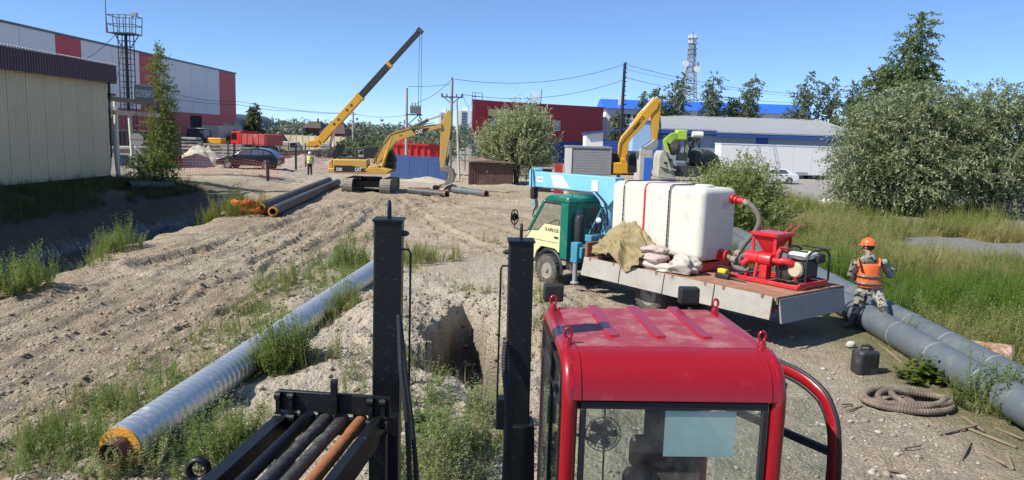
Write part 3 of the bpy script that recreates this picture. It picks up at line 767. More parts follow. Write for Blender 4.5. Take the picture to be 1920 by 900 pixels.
def tree(name, label, base, lobes, nsp, nl, sl, ll, lw, droop, matl, trunk_r, top, rs, bark='bark', group=None, up=.35, shell=.45, limbs=10, cat='tree', trunks=1, gap=0):
    b = Vector(base)
    o = thing(name, label, cat, b, 0, group)
    L = [(Vector(c) , r, (w if w else r[0] * r[1] * r[2])) for c, r, w in lobes]
    v, f, t = leaf_cloud([(tuple(c), r, w) for c, r, w in L], nsp, nl, sl, ll, lw, droop, rs, up, shell)
    tri_obj('crown', v, f, matl, o, t)
    rr = random.Random(rs); m = MB(); T = Vector(top)
    for k in range(trunks):
        off = Vector((rr.uniform(-1, 1), rr.uniform(-1, 1), 0)) * (trunk_r * 3 if trunks > 1 else 0)
        tp = T + off * 6 if trunks > 1 else T
        pts = []
        for i in range(7):
            s = i / 6; pts.append(off.lerp(tp, s) + Vector((math.sin(s * 5 + rs) * .05, math.cos(s * 4 + rs) * .05, 0)) * T.z * .3 * s * (1 - s * .5) + Vector((0, 0, -.15 if i == 0 else 0)))
        m.tube(pts, [trunk_r * (1.25 if i == 0 else 1 - .92 * i / 6) for i in range(7)], 7)
    for k in range(limbs):
        c, r, w = L[k % len(L)]
        s = rr.uniform(.12, .75); p = T * s
        q = c + Vector((rr.uniform(-.8, .8) * r[0], rr.uniform(-.8, .8) * r[1], rr.uniform(-.4, .7) * r[2]))
        if q.z < p.z: p = T * max(.05, min(.7, q.z / T.z * .6))
        md = p.lerp(q, .5) + Vector((0, 0, .12 * (q - p).length))
        m.tube([p, md, q], [trunk_r * .45 * (1 - s * .6), trunk_r * .28 * (1 - s * .6), trunk_r * .06], 5)
    m.build('trunk', M_[bark], o, smooth=60)
    return o
WILLOW = leafmat('willow_leaves', (.095, .135, .050), (.38, .42, .24), .33, .45, .5)
SILVER = leafmat('silver_willow_leaves', (.15, .20, .07), (.50, .51, .32), .4, .4, .5)
BIRCH = leafmat('birch_leaves', (.085, .13, .045), (.25, .29, .13), .4)
BIRCHL = leafmat('young_birch_leaves', (.10, .15, .035), (.26, .28, .085), .4)  # yellower green than the tall birch
BUSH = leafmat('osier_leaves', (.13, .19, .05), (.40, .42, .17), .45)
# the big willow and the birch behind it
b = gp(1735, 402)
sx = b.y / F
wt_ = tree('willow_tree', 'big grey-green willow with drooping leaves at the right edge of the field', (b.x, b.y, 0),
     [((-3.3, 0, 2.7), (1.38, 1.47, 1.93), 0), ((-2.5, 0, 4.4), (1.29, 1.38, 1.20), 0), ((-.9, 0, 4.9), (1.56, 1.56, 1.38), 0), ((.9, 0, 4.4), (1.56, 1.66, 1.47), 0), ((2.6, 0, 5.0), (1.29, 1.38, 1.38), 0), ((4.4, .3, 4.2), (1.47, 1.47, 1.56), 0), ((-1, -.5, 2.3), (2.12, 1.84, 1.84), 0), ((1.8, -.4, 2.3), (2.12, 1.84, 1.84), 0), ((4.2, 0, 2.0), (1.84, 1.66, 1.56), 0), ((-3.4, 0, 1.2), (1.10, 1.20, 0.92), 0), ((5.6, .4, 3.0), (1.20, 1.29, 1.29), 0)],
     8800, 16, .80, .19, .054, .60, WILLOW, .16, (0.2, 0, 5.2), 5, up=.6, shell=.3, limbs=30, trunks=5)
wt_.scale = (1.12, 1.1, 1.10)
b2 = at(1688, 385, 45)
tree('birch_tree', 'tall slim birch rising above the big willow', (b2.x, b2.y, 0),
     [((.25, 0, 9.2), (.5, .5, 1.0), .9), ((.35, 0, 7.9), (.7, .6, .9), 1.0), ((-.1, 0, 6.7), (1.3, 1.0, .9), 2.4), ((-1.2, 0, 6.0), (1.3, 1.0, .8), 2.0), ((-2.0, 0, 5.0), (1.3, 1.0, .9), 1.8), ((-.2, 0, 5.4), (1.2, 1.0, .8), .8), ((-.4, 0, 8.5), (.45, .4, .6), .5), ((-.7, 0, 7.3), (.9, .8, .7), 1.2), ((.7, 0, 7.0), (.6, .6, .6), .7), ((-1.6, 0, 6.6), (.9, .8, .6), .9)],
     1250, 22, .65, .11, .085, .5, BIRCH, .12, (.4, 0, 10.2), 8, 'bark', shell=.6, limbs=16).scale = (1.12, 1.12, 1.12)
b = gp(1395, 440)
tree('osier_bush', 'bushy osier shrub behind the white tank', (b.x, b.y, 0),
     [((-.9, 0, 1.5), (1.2, 1.2, 1.1), 0), ((.2, 0, 1.6), (1.0, 1.1, 1.0), 0), ((-.3, -.2, .8), (1.7, 1.4, .8), 0), ((.7, 0, .8), (.8, .9, .7), 0)],
     1400, 15, .75, .17, .045, .12, BUSH, .05, (0, 0, 2.0), 15, up=.9, shell=.5, limbs=22, trunks=7, cat='bush')
b = at(968, 340, 57)
tree('silver_bush', 'pale silvery willow bush in front of the red corrugated building', (b.x, b.y, 0.05),
     [((0, 0, 2.6), (2.0, 1.8, 2.2), 0), ((-1.6, 0, 2.0), (1.4, 1.4, 1.5), 0), ((1.3, 0, 1.8), (1.4, 1.4, 1.5), 0), ((.8, 0, 4.1), (1.2, 1.1, 1.0), 0), ((-1.0, 0, 3.7), (1.1, 1.0, .9), 0), ((1.5, 0, 3.4), (.8, .8, 1.4), 0), ((.2, 0, 4.9), (.7, .7, .6), 0), ((-2.2, 0, 2.9), (.6, .6, .7), 0)],
     2500, 18, 1.35, .20, .07, .12, SILVER, .07, (0, 0, 3.6), 19, up=1.1, shell=.6, limbs=24, trunks=6, cat='bush')
b = at(302, 330, 41)
zb = hz(b.x, b.y)
tree('young_birch', 'slim young birch beside the gate with the sign board', (b.x, b.y, zb),
     [((0.05, 0, 5.9), (.32, .32, .9), .9), ((.15, 0, 4.6), (.6, .55, .8), 1.2), ((.15, 0, 3.3), (.75, .7, .9), 1.8), ((.15, 0, 2.0), (.85, .8, 1.0), 2.0), ((.0, 0, 1.0), (.8, .8, .8), 1.2), ((0, 0, 6.7), (.12, .12, .5), .2)],
     1050, 16, .5, .09, .06, .2, BIRCHL, .07, (.05, 0, 6.9), 23, 'birch_bark', shell=.6, limbs=26)
b = at(285, 335, 38)
tree('sapling_bush', 'low leafy sapling under the slim young birch', (b.x, b.y, hz(b.x, b.y)),
     [((0, 0, .8), (.8, .7, .75), 0), ((.6, .2, .5), (.6, .6, .5), 0), ((-.5, 0, .6), (.6, .6, .5), 0)], 330, 14, .4, .1, .05, .2, BIRCHL, .03, (0, 0, 1.2), 27, limbs=10, trunks=4, cat='bush')
BG = leafmat('far_leaves', (.075, .11, .055), (.18, .21, .115), .35)
def bgtree(px, ptop, pbase, d, wpx, label, rs, kind=0):
    b = at(px, pbase, d); t = at(px, ptop, d); hh = t.z - .3; w = wpx / 2 * d / F
    rr = random.Random(rs)
    if kind == 2:
        lobes = [((0, 0, hh * (.2 + .2 * i)), (w * (1.05 - .24 * i), w * (1.05 - .24 * i), hh * .14), 1.3 - .26 * i) for i in range(4)] + [((0, 0, hh * .95), (w * .12, w * .12, hh * .08), .1)]
    else:
        lobes = []
        for i in range(6):
            s = i / 5; lobes.append(((rr.uniform(-.35, .35) * w, rr.uniform(-.3, .3) * w, hh * (.32 + .58 * s)), (w * (.75 - .35 * s) * rr.uniform(.8, 1.2), w * .6, hh * .17), 0))
    tree('pine_tree' if kind == 2 else 'background_birch', label, (b.x, d, .3), lobes, 430, 14, hh * .10, .34, .17, .5, BG, hh * .022, (0, 0, hh * .97), rs, 'birch_bark' if kind == 0 else 'bark', 'trees between the blue buildings', shell=.6, limbs=14)
bgtree(1262, 150, 240, 105, 58, 'dense birch at the foot of the lattice tower', 31)
bgtree(1232, 175, 240, 104, 44, 'shorter tree right behind the yellow boom', 32, 1)
bgtree(1330, 146, 240, 105, 46, 'birch with open crown right of the lattice tower', 33)
bgtree(1402, 152, 240, 105, 44, 'slim birch in the middle of the long blue roof', 34)
bgtree(1372, 180, 240, 106, 36, 'dark pine beside the slim birch in front of the blue roof', 35, 2)
bgtree(1500, 152, 245, 105, 56, 'broad birch at the right end of the blue roof', 36)
bgtree(1556, 158, 245, 105, 70, 'leafy birch right of the blue roof next to the willow', 37)
bgtree(1600, 168, 248, 106, 50, 'birch partly hidden by the big willow', 38)
bgtree(1205, 178, 225, 122, 18, 'small dark spruce in front of the white gabled house', 39, 2)
bgtree(478, 200, 270, 110, 30, 'spindly tree above the red dump truck', 40, 1)
bgtree(1158, 218, 262, 95, 34, 'small leafy tree behind the white shed', 41, 1)
# far wood and scrub: one mass
lob = []
rr = random.Random(5)
for i in range(330):
    d = rr.uniform(150, 420); px = rr.uniform(430, 900); p = at(px, 250, d)
    if d < 190 and not (640 < px < 860 or 450 < px < 560): continue
    h_ = rr.uniform(2.6, 5.2) * (.6 + d / 420); w = rr.uniform(1.0, 2.4) * (.7 + d / 420)
    lob.append(((p.x, d, h_ * .5), (w, w, h_ * .55), w * w))
for i in range(90):
    d = rr.uniform(420, 900); px = rr.uniform(-40, 1960); p = at(px, 250, d)
    lob.append(((p.x, d, 4), (9, 9, 6), 12))
v, f, t = leaf_cloud(lob, 14000, 5, 1.0, .95, .55, .3, 77, shell=.35)
tag(tri_obj('far_wood', v, f, leafmat('far_wood_leaves', (.10, .13, .085), (.20, .225, .15), .3), tint=t), 'low green wood along the horizon behind the yard', 'wood', kind='stuff')  # leaf colours lightened, distance haze is put into them
# scrub in the yard behind
lob = []
for i in range(60):
    px = rr.uniform(430, 520) if i < 26 else rr.uniform(640, 860); d = rr.uniform(98, 140); p = at(px, 260, d)
    lob.append(((p.x, d, .9), (1.3, 1.3, rr.uniform(.9, 2.2)), 1))
v, f, t = leaf_cloud(lob, 2200, 6, .8, .5, .25, .3, 78, shell=.4)
tag(tri_obj('yard_scrub', v, f, BG, tint=t), 'green scrub along the far side of the works yard', 'scrub', kind='stuff')

# ---------------------------------------------------------------- buildings
mk('beige_siding', (.58, .475, .30), .6, var=.06, vs=1.2, dirt=(.52, .43, .275), da=.15, ds=.8, rv=.03)
mk('maroon_sheet', (.075, .028, .04), .45, var=.1, vs=2)
mk('panel_grey', (.72, .71, .70), .55, var=.03, vs=.3, rv=.03)
mk('panel_red', (.52, .055, .06), .55, var=.05, vs=.4, rv=.05)
mk('dark_void', (.012, .014, .018), .8, var=.1)
mk('roof_trim', (.10, .11, .13), .5)
mk('red_corr', (.40, .024, .036), .5, var=.06, vs=.6)
mk('blue_paint', (.025, .075, .30), .55, var=.08, vs=1, rv=.05)
mk('blue_roof', (.03, .14, .60), .45, var=.06, vs=1)
mk('white_wall', (.74, .74, .74), .7, var=.04, vs=.6, dirt=(.5, .5, .48), da=.15, ds=.6)
mk('pale_blue', (.30, .47, .66), .6, var=.05)
mk('panel_pale', (.24, .29, .37), .6, var=.04, vs=.5)
mk('grey_roof', (.40, .41, .42), .5, .3, var=.05, vs=.5)
mk('window_glass', (.05, .07, .09), .08, spec=.8, var=.3, vs=1)
mk('brown_sheet', (.115, .055, .045), .6, var=.15, vs=3, dirt=(.2, .13, .1), da=.25, ds=2, rv=.12)
mk('brown_roof', (.10, .065, .055), .7, var=.15, vs=1)
mk('orange_roof', (.32, .13, .08), .7, var=.12, vs=1)
mk('brick', (.22, .10, .07), .8, var=.2, vs=2)
mk('beige_fence', (.52, .45, .30), .85, var=.08, vs=1, rv=.1)
# beige building
BX, BY0, BY1, ZB, ZT = -19.2, 16.0, 35.6, .9, 6.32
o = thing('beige_building', 'beige siding-clad building with maroon roof edge at the left', 'building', (BX - 7, 26, ZB))
O = Vector(o.location)
def off(m, O=O):
    m.v = [(a - O.x, b - O.y, c - O.z) for a, b, c in m.v]; return m
y = BY0; k = 0
while y < BY1 - .1:
    y2 = min(BY1, y + 1.14)
    off(MB().corr((BX, y2 - .015), (BX, y + .015), ZB + .25, 5.75, .19, .018, (1, 0), .06)).build('siding_panel', M_['beige_siding'], o); y = y2
off(MB().bx(BX - 14, BY0 + .05, ZB - .6, BX - .07, BY1 - .02, 5.7)).build('wall', M_['beige_siding'], o)
off(MB().bx(BX - 14.1, BY0, ZB - 1.2, BX + .03, BY1 + .03, ZB + .24)).build('plinth', M_['dark_void'], o)
off(MB().corr((BX + .38, BY1 + .15), (BX + .38, BY0), 5.45, 6.28, .17, .03, (1, 0), .03)).build('roof_edge', M_['maroon_sheet'], o)
off(MB().corr((BX + .36, BY1 + .15), (BX - 14, BY1 + .15), 5.45, 6.28, .17, .03, (0, 1), .03)).build('end_fascia', M_['maroon_sheet'], o)
m = MB()
n_ = int((BY1 - BY0 + .3) / .17)
for i in range(n_):
    y = BY0 + i * .17
    m.add([(BX + .44, y, 6.30), (BX + .44, y + .085, 6.35), (BX + .44, y + .17, 6.30), (BX - 7, y, 7.35), (BX - 7, y + .085, 7.4), (BX - 7, y + .17, 7.35)], [(0, 1, 4, 3), (1, 2, 5, 4)])
off(m).build('roof', M_['grey_roof'], o, fix=False)
m = MB()
m.bx(BX + .1, BY1 + .1, 4.9, BX - .6, BY1 + .55, 5.0); m.bx(BX - .05, BY1 + .1, 4.6, BX + .05, BY1 + .2, 5.45); m.bar((BX - .1, BY1 + .3, 2.0), (BX - .1, BY1 + .3, 4.9), .07)
off(m).build('porch_bracket', M_['steel_dark'], o)
# red and grey warehouse
WX = -47.0
o = thing('warehouse', 'huge warehouse clad in grey and red panels on the left', 'building', (WX - 15, 90, 0)); O = Vector(o.location)
def dpx(px): return WX * F / (px - 960)
def band(a, b, z0, z1, mt, step=5.6):
    n = max(1, round((b - a) / step))
    for i in range(n):
        y0 = a + (b - a) * i / n; y1 = a + (b - a) * (i + 1) / n
        off(MB().bx(WX, y0 + .03, z0, WX + .18, y1 - .03, z1), O).build('wall_panel', M_[mt], o)
ZW = 12.35; ZM = 5.45
segs = [(44, 77.4, 'panel_grey'), (77.4, 81.9, 'panel_red'), (81.9, 94.4, 'panel_grey'), (94.4, 99.2, 'panel_red'), (99.2, 119.6, 'panel_grey'), (119.6, 126.5, 'panel_red')]
for a, b_, mt in segs: band(a, b_, ZM, ZW, mt)
band(44, 108.6, .2, ZM - .03, 'panel_red'); band(112.6, 126.5, .2, ZM - .03, 'panel_red'); band(108.6, 112.6, 5.1, ZM - .03, 'panel_red')
off(MB().bx(WX - .02, 44, 0, WX - 30, 126.4, ZW - .1), O).build('wall', M_['dark_void'], o)
off(MB().bx(WX - 30, 43.9, ZW, WX + .3, 126.7, ZW + .22), O).build('roof_trim', M_['roof_trim'], o)
off(MB().bx(WX - .01, 108.65, .1, WX + .02, 112.55, 5.1), O).build('doorway', M_['dark_void'], o)
off(MB().bx(WX - 30, 126.5, .2, WX + .1, 126.75, ZW - .05), O).build('end_wall', M_['panel_red'], o)
# arched hangar roof behind the warehouse
o = thing('hangar', 'dark arched hangar behind the right end of the warehouse', 'building', (-58.8, 150, 0))
m = MB(); poly = [(5.2 * math.cos(math.pi * i / 14), 6.4 * math.sin(math.pi * i / 14)) for i in range(15)]
m.prism(poly, 0, 24, 'y'); m.build('shell', M_['roof_trim'], o, smooth=40)
MB().bx(-3, -.1, 0, 3, -.05, 4.5).build('door', M_['dark_void'], o)
# far apartment towers
def tower_block(px0, px1, ptop, d, label, dark=False):
    a = at(px0, 250, d); b = at(px1, 250, d); zt = at((px0 + px1) / 2, ptop, d).z
    o = thing('apartment_tower', label, 'building', ((a.x + b.x) / 2, d, 0), 0, 'far apartment towers'); w = b.x - a.x
    MB().bx(-w / 2, 0, 0, w / 2, 18, zt).build('wall', M_['white_wall'], o)
    MB().bx(-w / 2 + w * .25, -.4, 0, -w / 2 + w * .62, -.02, zt * .97).build('window_strip', M_['panel_pale'], o)
    for i in range(8):
        MB().bx(-w / 2 + w * .30, -.6, zt * (.2 + .095 * i), -w / 2 + w * .57, -.42, zt * (.2 + .095 * i) + zt * .05).build('window_row', M_['window_glass'], o)
    MB().bx(-w * .2, 4, zt, w * .2, 12, zt + 3).build('lift_house', M_['white_wall'], o)
tower_block(858, 884, 207, 620, 'white apartment tower with grey window strip beside the red building')
tower_block(822, 840, 210, 640, 'white apartment tower behind the excavator arm')
# houses behind the yard wall
def house(px0, px1, ptop, peave, d, label, roof='brown_roof', wall='brick'):
    a = at(px0, 255, d); b = at(px1, 255, d); zt = at((px0 + px1) / 2, ptop, d).z; ze = at((px0 + px1) / 2, peave, d).z
    w = (b.x - a.x) / 2; o = thing('house', label, 'house', ((a.x + b.x) / 2, d, 0))
    MB().bx(-w * .85, .5, 0, w * .85, 9, ze).build('wall', M_[wall], o)
    m = MB(); m.add([(-w, -.3, ze), (w, -.3, ze), (w, 10, ze), (-w, 10, ze), (-w * .45, 4.8, zt), (w * .45, 4.8, zt)], [(0, 1, 5, 4), (1, 2, 5), (2, 3, 4, 5), (3, 0, 4), (3, 2, 1, 0)])
    r = m.build('roof', M_[roof], o)
    MB().bx(w * .2, 4, zt - .8, w * .32, 4.7, zt + .7).build('chimney', M_['brick'], r)
    for k in (-.5, 0, .5): MB().bx(w * k - .5, .42, ze * .45, w * k + .5, .48, ze * .8).build('window', M_['window_glass'], o)
house(562, 602, 227, 240, 175, 'house with dark hipped roof left of the crane boom')
house(598, 648, 228, 250, 160, 'larger house with brown hipped roof behind the crane boom')
house(638, 662, 238, 248, 178, 'small house with orange roof right of the crane boom', 'orange_roof')
house(530, 556, 238, 250, 190, 'low dark-roofed house among the trees left of the others')
# beige concrete yard wall, panel by panel
p0, p1 = at(478, 262, 126), at(652, 262, 118)
o = thing('yard_wall', 'beige concrete panel wall behind the works yard', 'wall', (p0.x, p0.y, 0))
n_ = 15; dv = Vector((p1.x - p0.x, p1.y - p0.y, 0)) / n_
for i in range(n_):
    MB().bar(dv * (i + .06) + V(0, 0, 1.35), dv * (i + .94) + V(0, 0, 1.35), .16, 2.5 + .12 * random.random()).build('wall_panel', M_['beige_fence'], o)
    MB().bx(-.12, -.12, 0, .12, .12, 2.75, Matrix.Translation(dv * i)).build('post', M_['concrete'], o)
# red corrugated building
A, B = at(885, 262, 96), at(1129, 262, 117)
dirv = Vector((B.x - A.x, B.y - A.y, 0)); Lr = dirv.length; rzr = math.atan2(dirv.y, dirv.x)
o = thing('red_building', 'dark red corrugated metal building with a blue base band', 'building', (A.x, A.y, 0), rzr)
zA = at(885, 190, 96).z; zB = at(1129, 203, 117).z
def zt_(x): return zA + (zB - zA) * x / Lr
x = 0; i = 0
while x < Lr - .1:
    x2 = min(Lr, x + 2.0)
    MB().corr((x + .01, 0), (x2 - .01, 0), 3.1, zt_(x), .33, .05, (0, -1), .04, 3.1, zt_(x2)).build('wall_sheet', M_['red_corr'], o)
    MB().corr((x + .01, 0), (x2 - .01, 0), .1, 3.07, .33, .05, (0, -1), .04).build('base_sheet', M_['blue_paint'], o); x = x2
iv_ = Matrix.Rotation(-rzr, 3, 'Z'); bk = iv_ @ V(1.2, 12, 0); MB().prism([(.05, .06), (Lr - .05, .06), (Lr + bk.x, bk.y), (bk.x, bk.y)], 0, zB - .2, 'z').build('wall', M_['red_corr'], o)
MB().bx(-.1, -.15, zA, Lr + .1, .02, zA + .18).build('roof_trim', M_['red_corr'], o).rotation_euler = (0, math.atan2(zA - zB, Lr), 0)
def win(parent, x0, x1, z0, z1, y=-.09, frame_='white', nx=2, nz=2):
    m = MB(); t = .07
    m.bx(x0 - t, y - .05, z0 - t, x1 + t, y + .06, z0); m.bx(x0 - t, y - .05, z1, x1 + t, y + .06, z1 + t); m.bx(x0 - t, y - .05, z0, x0, y + .06, z1); m.bx(x1, y - .05, z0, x1 + t, y + .06, z1)
    for i in range(1, nx): xx = x0 + (x1 - x0) * i / nx; m.bx(xx - .03, y - .04, z0, xx + .03, y + .05, z1)
    for i in range(1, nz): zz = z0 + (z1 - z0) * i / nz; m.bx(x0, y - .035, zz - .03, x1, y + .045, zz + .03)
    f = m.build('window', M_[frame_], parent)
    MB().bx(x0, y - .005, z0, x1, y + .012, z1).build('pane', M_['window_glass'], f)
win(o, 16.2, 17.6, 4.6, 5.9, -.08)
win(o, 4.5, 6.0, 4.6, 5.9, -.08)
m = MB(); m.bx(2.6, -.3, 6.1, 10.8, -.1, 7.0); m.build('fascia_board', mat('sign_yellow', (.62, .55, .22), .6), o)
MB().bx(3.0, -.26, 4.5, 10.2, -.12, 5.9).build('fascia_board', M_['blue_paint'], o)
MB().bx(12.0, -.25, 6.2, 12.15, -.1, 7.3).build('bracket', M_['white'], o)
m = MB()
for i in (0, 1):
    m.bar((-.5 + i * .5, -.4, zA - 3), (-.5 + i * .5, -.4, zA + 1.1), .05)
for i in range(9): m.bar((-.5, -.4, zA - 2.8 + i * .42), (0, -.4, zA - 2.8 + i * .42), .035)
m.bar((-.5, -.4, zA + 1.1), (1.3, -.4, zA + 1.1), .05); m.bar((1.3, -.4, zA), (1.3, -.4, zA + 1.1), .05); m.bar((-.5, -.4, zA + .6), (1.3, -.4, zA + .6), .04)
m.build('roof_ladder', M_['steel_dark'], o)
m = MB(); m.bx(Lr - .8, -.8, 4.6, Lr + .4, -.1, 4.7); m.bar((Lr - .8, -.8, 4.6), (Lr - .8, -.8, 5.6), .05); m.bar((Lr + .3, -.8, 4.6), (Lr + .3, -.8, 5.6), .05); m.bar((Lr - .8, -.8, 5.6), (Lr + .3, -.8, 5.6), .05); m.bar((Lr - .3, -.6, 4.6), (Lr - .3, -.6, 2.5), .05)
m.build('landing', M_['grey_metal'], o)
# white house with blue roof
c0, c1 = at(1134, 260, 128), at(1500, 260, 132)
o = thing('blue_roof_building', 'long white building with bright blue metal roof', 'building', (c0.x, 128, 0)); Lw = c1.x - c0.x
ze = at(1160, 203, 128).z; zr = at(1160, 186, 133).z
MB().bx(0, 0, 0, Lw, 12, ze).build('wall', M_['white_wall'], o)
m = MB(); m.add([(-.5, -.6, ze - .05), (Lw, -.6, ze - .05), (Lw, 6, zr), (-.5, 6, zr), (-.5, 12.6, ze - .05), (Lw, 12.6, ze - .05)], [(0, 1, 2, 3), (3, 2, 5, 4), (0, 3, 4), (1, 5, 2)]); m.build('roof', M_['blue_roof'], o)
m = MB()
for i in range(int(Lw / .8)): m.bar((i * .8, -.6, ze - .02), (i * .8, 6, zr + .03), .06, .05)
m.build('roof_seams', M_['blue_roof'], o)
for x in (2.6, 4.6, 25.5, 28.5, 31.0): win(o, x, x + 1.6, ze - 2.6, ze - .9, -.06)
MB().bx(2.3, 2.0, zr - 1.2, 2.75, 2.45, zr + .6).build('chimney', M_['white'], o)
MB().bx(-.03, 0.0, 0, -.6, 3.2, ze - 1.5).build('side_wing', M_['white_wall'], o)
for z in (3.2, 5.6): MB().bx(-.65, .6, z, -.62, 1.4, z + 1.5).build('window', M_['window_glass'], o)
# small shed, white gable and blue side
a, b_, c = at(1098, 280, 76), at(1130, 280, 76), at(1201, 280, 80)
o = thing('blue_shed', 'small shed with white front and blue siding left of the yellow boom', 'shed', (a.x, 76, 0)); w1 = b_.x - a.x; w2 = c.x - a.x
z1 = at(1098, 252, 76).z; z2 = at(1201, 241, 78).z
MB().prism([(0, 0), (w1, 0), (w1, z1 + .35), (0, z1)], 0, 3.4).build('wall', M_['white_wall'], o)
for i in range(11):
    zz = .2 + i * .3
    MB().bx(w1 + .03, .0, zz, w2, 4, zz + .27).build('siding_board', M_['blue_paint'], o)
MB().prism([(-.15, z1 + .02), (w2 + .15, z2 + .05), (w2 + .15, z2 + .2), (-.15, z1 + .16)], -.3, 4.2).build('roof', M_['blue_paint'], o)
win(o, .35, .8, 1.3, 2.6, -.05, nx=1); win(o, 1.05, 1.5, 1.3, 2.6, -.05, nx=1)
MB().bx(w1 + .8, -.05, 1.4, w1 + 2.4, -.02, 2.4).build('window', M_['window_glass'], o)
# long blue building with grey roof
a, b_ = at(1232, 285, 90), at(1600, 285, 92)
o = thing('blue_warehouse', 'long blue workshop with pale grey sloping roof behind the white trailer', 'building', (a.x, 90, 0)); Lb = b_.x - a.x
ze = at(1300, 243, 90).z; zr = at(1300, 219, 104).z
MB().bx(0, 0, 0, Lb, 14, ze - .3).build('wall', M_['blue_paint'], o)
px2x = lambda px: at(px, 260, 90).x - a.x
for q0, q1 in ((1243, 1310), (1313, 1417), (1440, 1552)):
    z0_, z1_ = at(q0, 276, 90).z, at(q0, 253, 90).z
    n_ = 4
    for i in range(n_):
        MB().bx(px2x(q0) + (px2x(q1) - px2x(q0)) * i / n_ + .01, -.06, 1.0, px2x(q0) + (px2x(q1) - px2x(q0)) * (i + 1) / n_ - .01, -.004, z1_).build('wall_panel', M_['panel_pale'], o)
for (x0, x1, zq) in ((-.4, px2x(1340), ze), (px2x(1340) + .02, Lb + .5, ze - .2)):
    m = MB(); m.add([(x0, -.7, zq - .1), (x1, -.7, zq - .1), (x1, 14, zr), (x0, 14, zr), (x0, -.7, zq + .06), (x1, -.7, zq + .06), (x1, 14, zr + .12), (x0, 14, zr + .12)], [(0, 1, 5, 4), (4, 5, 6, 7), (1, 2, 6, 5), (0, 4, 7, 3), (0, 3, 2, 1), (2, 3, 7, 6)]); rf = m.build('roof', M_['grey_roof'], o)
    m = MB(); k = x0
    while k < x1 - .1: m.bar((k + .1, -.72, zq + .03), (k + .1, 13.8, zr + .13), .09, .06); k += .42
    m.build('roof_ribs', M_['grey_roof'], rf)
    MB().bx(x0, -.66, zq - .5, x1, -.1, zq - .12).build('fascia', M_['blue_paint'], o)
# kiosk with bright blue door next to the yellow excavator
a = at(1203, 310, 66)
o = thing('blue_kiosk', 'pale kiosk with bright blue door under the yellow boom', 'kiosk', (a.x, 66, 0), 0)
zt = at(1212, 228, 66).z
MB().bx(-.15, 0, 0, .9, 3, zt * .55).build('wall', M_['concrete'], o)
MB().bx(-.8, .6, zt * .5, .9, 3, zt).build('upper_wall', M_['pale_blue'], o)
MB().bx(.2, -.08, .1, .8, -.01, zt * .40).build('door', M_['blue_roof'], o)
MB().bx(-.9, .5, zt, 1.0, 3.1, zt + .12).build('roof', M_['blue_paint'], o)
# ---------------------------------------------------------------- masts, poles, wires
def local(px, py, d, O):
    return at(px, py, d) - Vector(O)
a = at(244, 315, 48); a.z = hz(a.x, 48) - .05
o = thing('platform_mast', 'dark steel ladder mast with railed platform on top behind the beige building', 'mast', a)
zp = at(246, 65, 48).z - a.z; zr_ = at(246, 31, 48).z - a.z
MB().tube([(.05, 0, 0), (.05, 0, zp)], [.13, .09], 10).build('pole', M_['black_plastic'], o, smooth=50)
m = MB()
for x in (-.32, .42):
    for y in (-.25, .25): m.bar((x, y, 0), (x, y, zp), .045)
k = .4
while k < zp:
    for y in (-.25, .25): m.bar((-.32, y, k), (.42, y, k), .035)
    k += .36
m.build('ladder_frame', M_['black_plastic'], o)
m = MB(); m.bx(-.75, -.6, zp, .75, .6, zp + .07)
for x, y in ((-.2, 0), (.3, 0)): m.bar((x * .9, y, zp - .9), (x * 3, y, zp), .05)
m.build('platform', M_['steel_dark'], o)
m = MB()
for x in (-.75, -.37, 0, .37, .75):
    for y in (-.6, .6): m.bar((x, y, zp), (x * 1.08, y * 1.05, zr_), .04)
for zz in (zr_, (zp + zr_) / 2):
    for y in (-.63, .63): m.bar((-.8, y, zz), (.8, y, zz), .04)
    for x in (-.8, .8): m.bar((x, -.63, zz), (x, .63, zz), .04)
m.build('railing', M_['steel_dark'], o)
MB().cyl((-.82, -.6, zp), (-.82, -.6, zp + 3.0), .035, .02, 6).build('lightning_rod', M_['steel_dark'], o)
m = MB(); m.box((.95, -.6, zr_ + .05), (.3, .25, .2)); m.bar((.8, -.6, zr_ - .1), (.95, -.6, zr_), .05); m.build('floodlight', M_['grey_metal'], o)
def cable(label, pts, r=.012, sag=.0, n=14, group='overhead wires', name='overhead_wire'):
    P = []
    for p, q in zip(pts[:-1], pts[1:]):
        p, q = Vector(p), Vector(q)
        for i in range(n): t = i / n; P.append(p.lerp(q, t) - V(0, 0, 1) * sag * 4 * t * (1 - t))
    P.append(Vector(pts[-1])); c = P[0].copy()
    o = MB().tube([p - c for p in P], r, 5).build(name, M_['black_plastic'], None); o.location = c
    return tag(o, label, 'wire', group)
cable('slack black cable from the platform mast down to the warehouse wall', [at(222, 58, 48), at(120, 118, 60)], .02, .6)
cable('black cable hanging from the platform mast to the maroon roof edge', [at(229, 62, 48), at(209, 155, 36.0)], .02, 1.0)
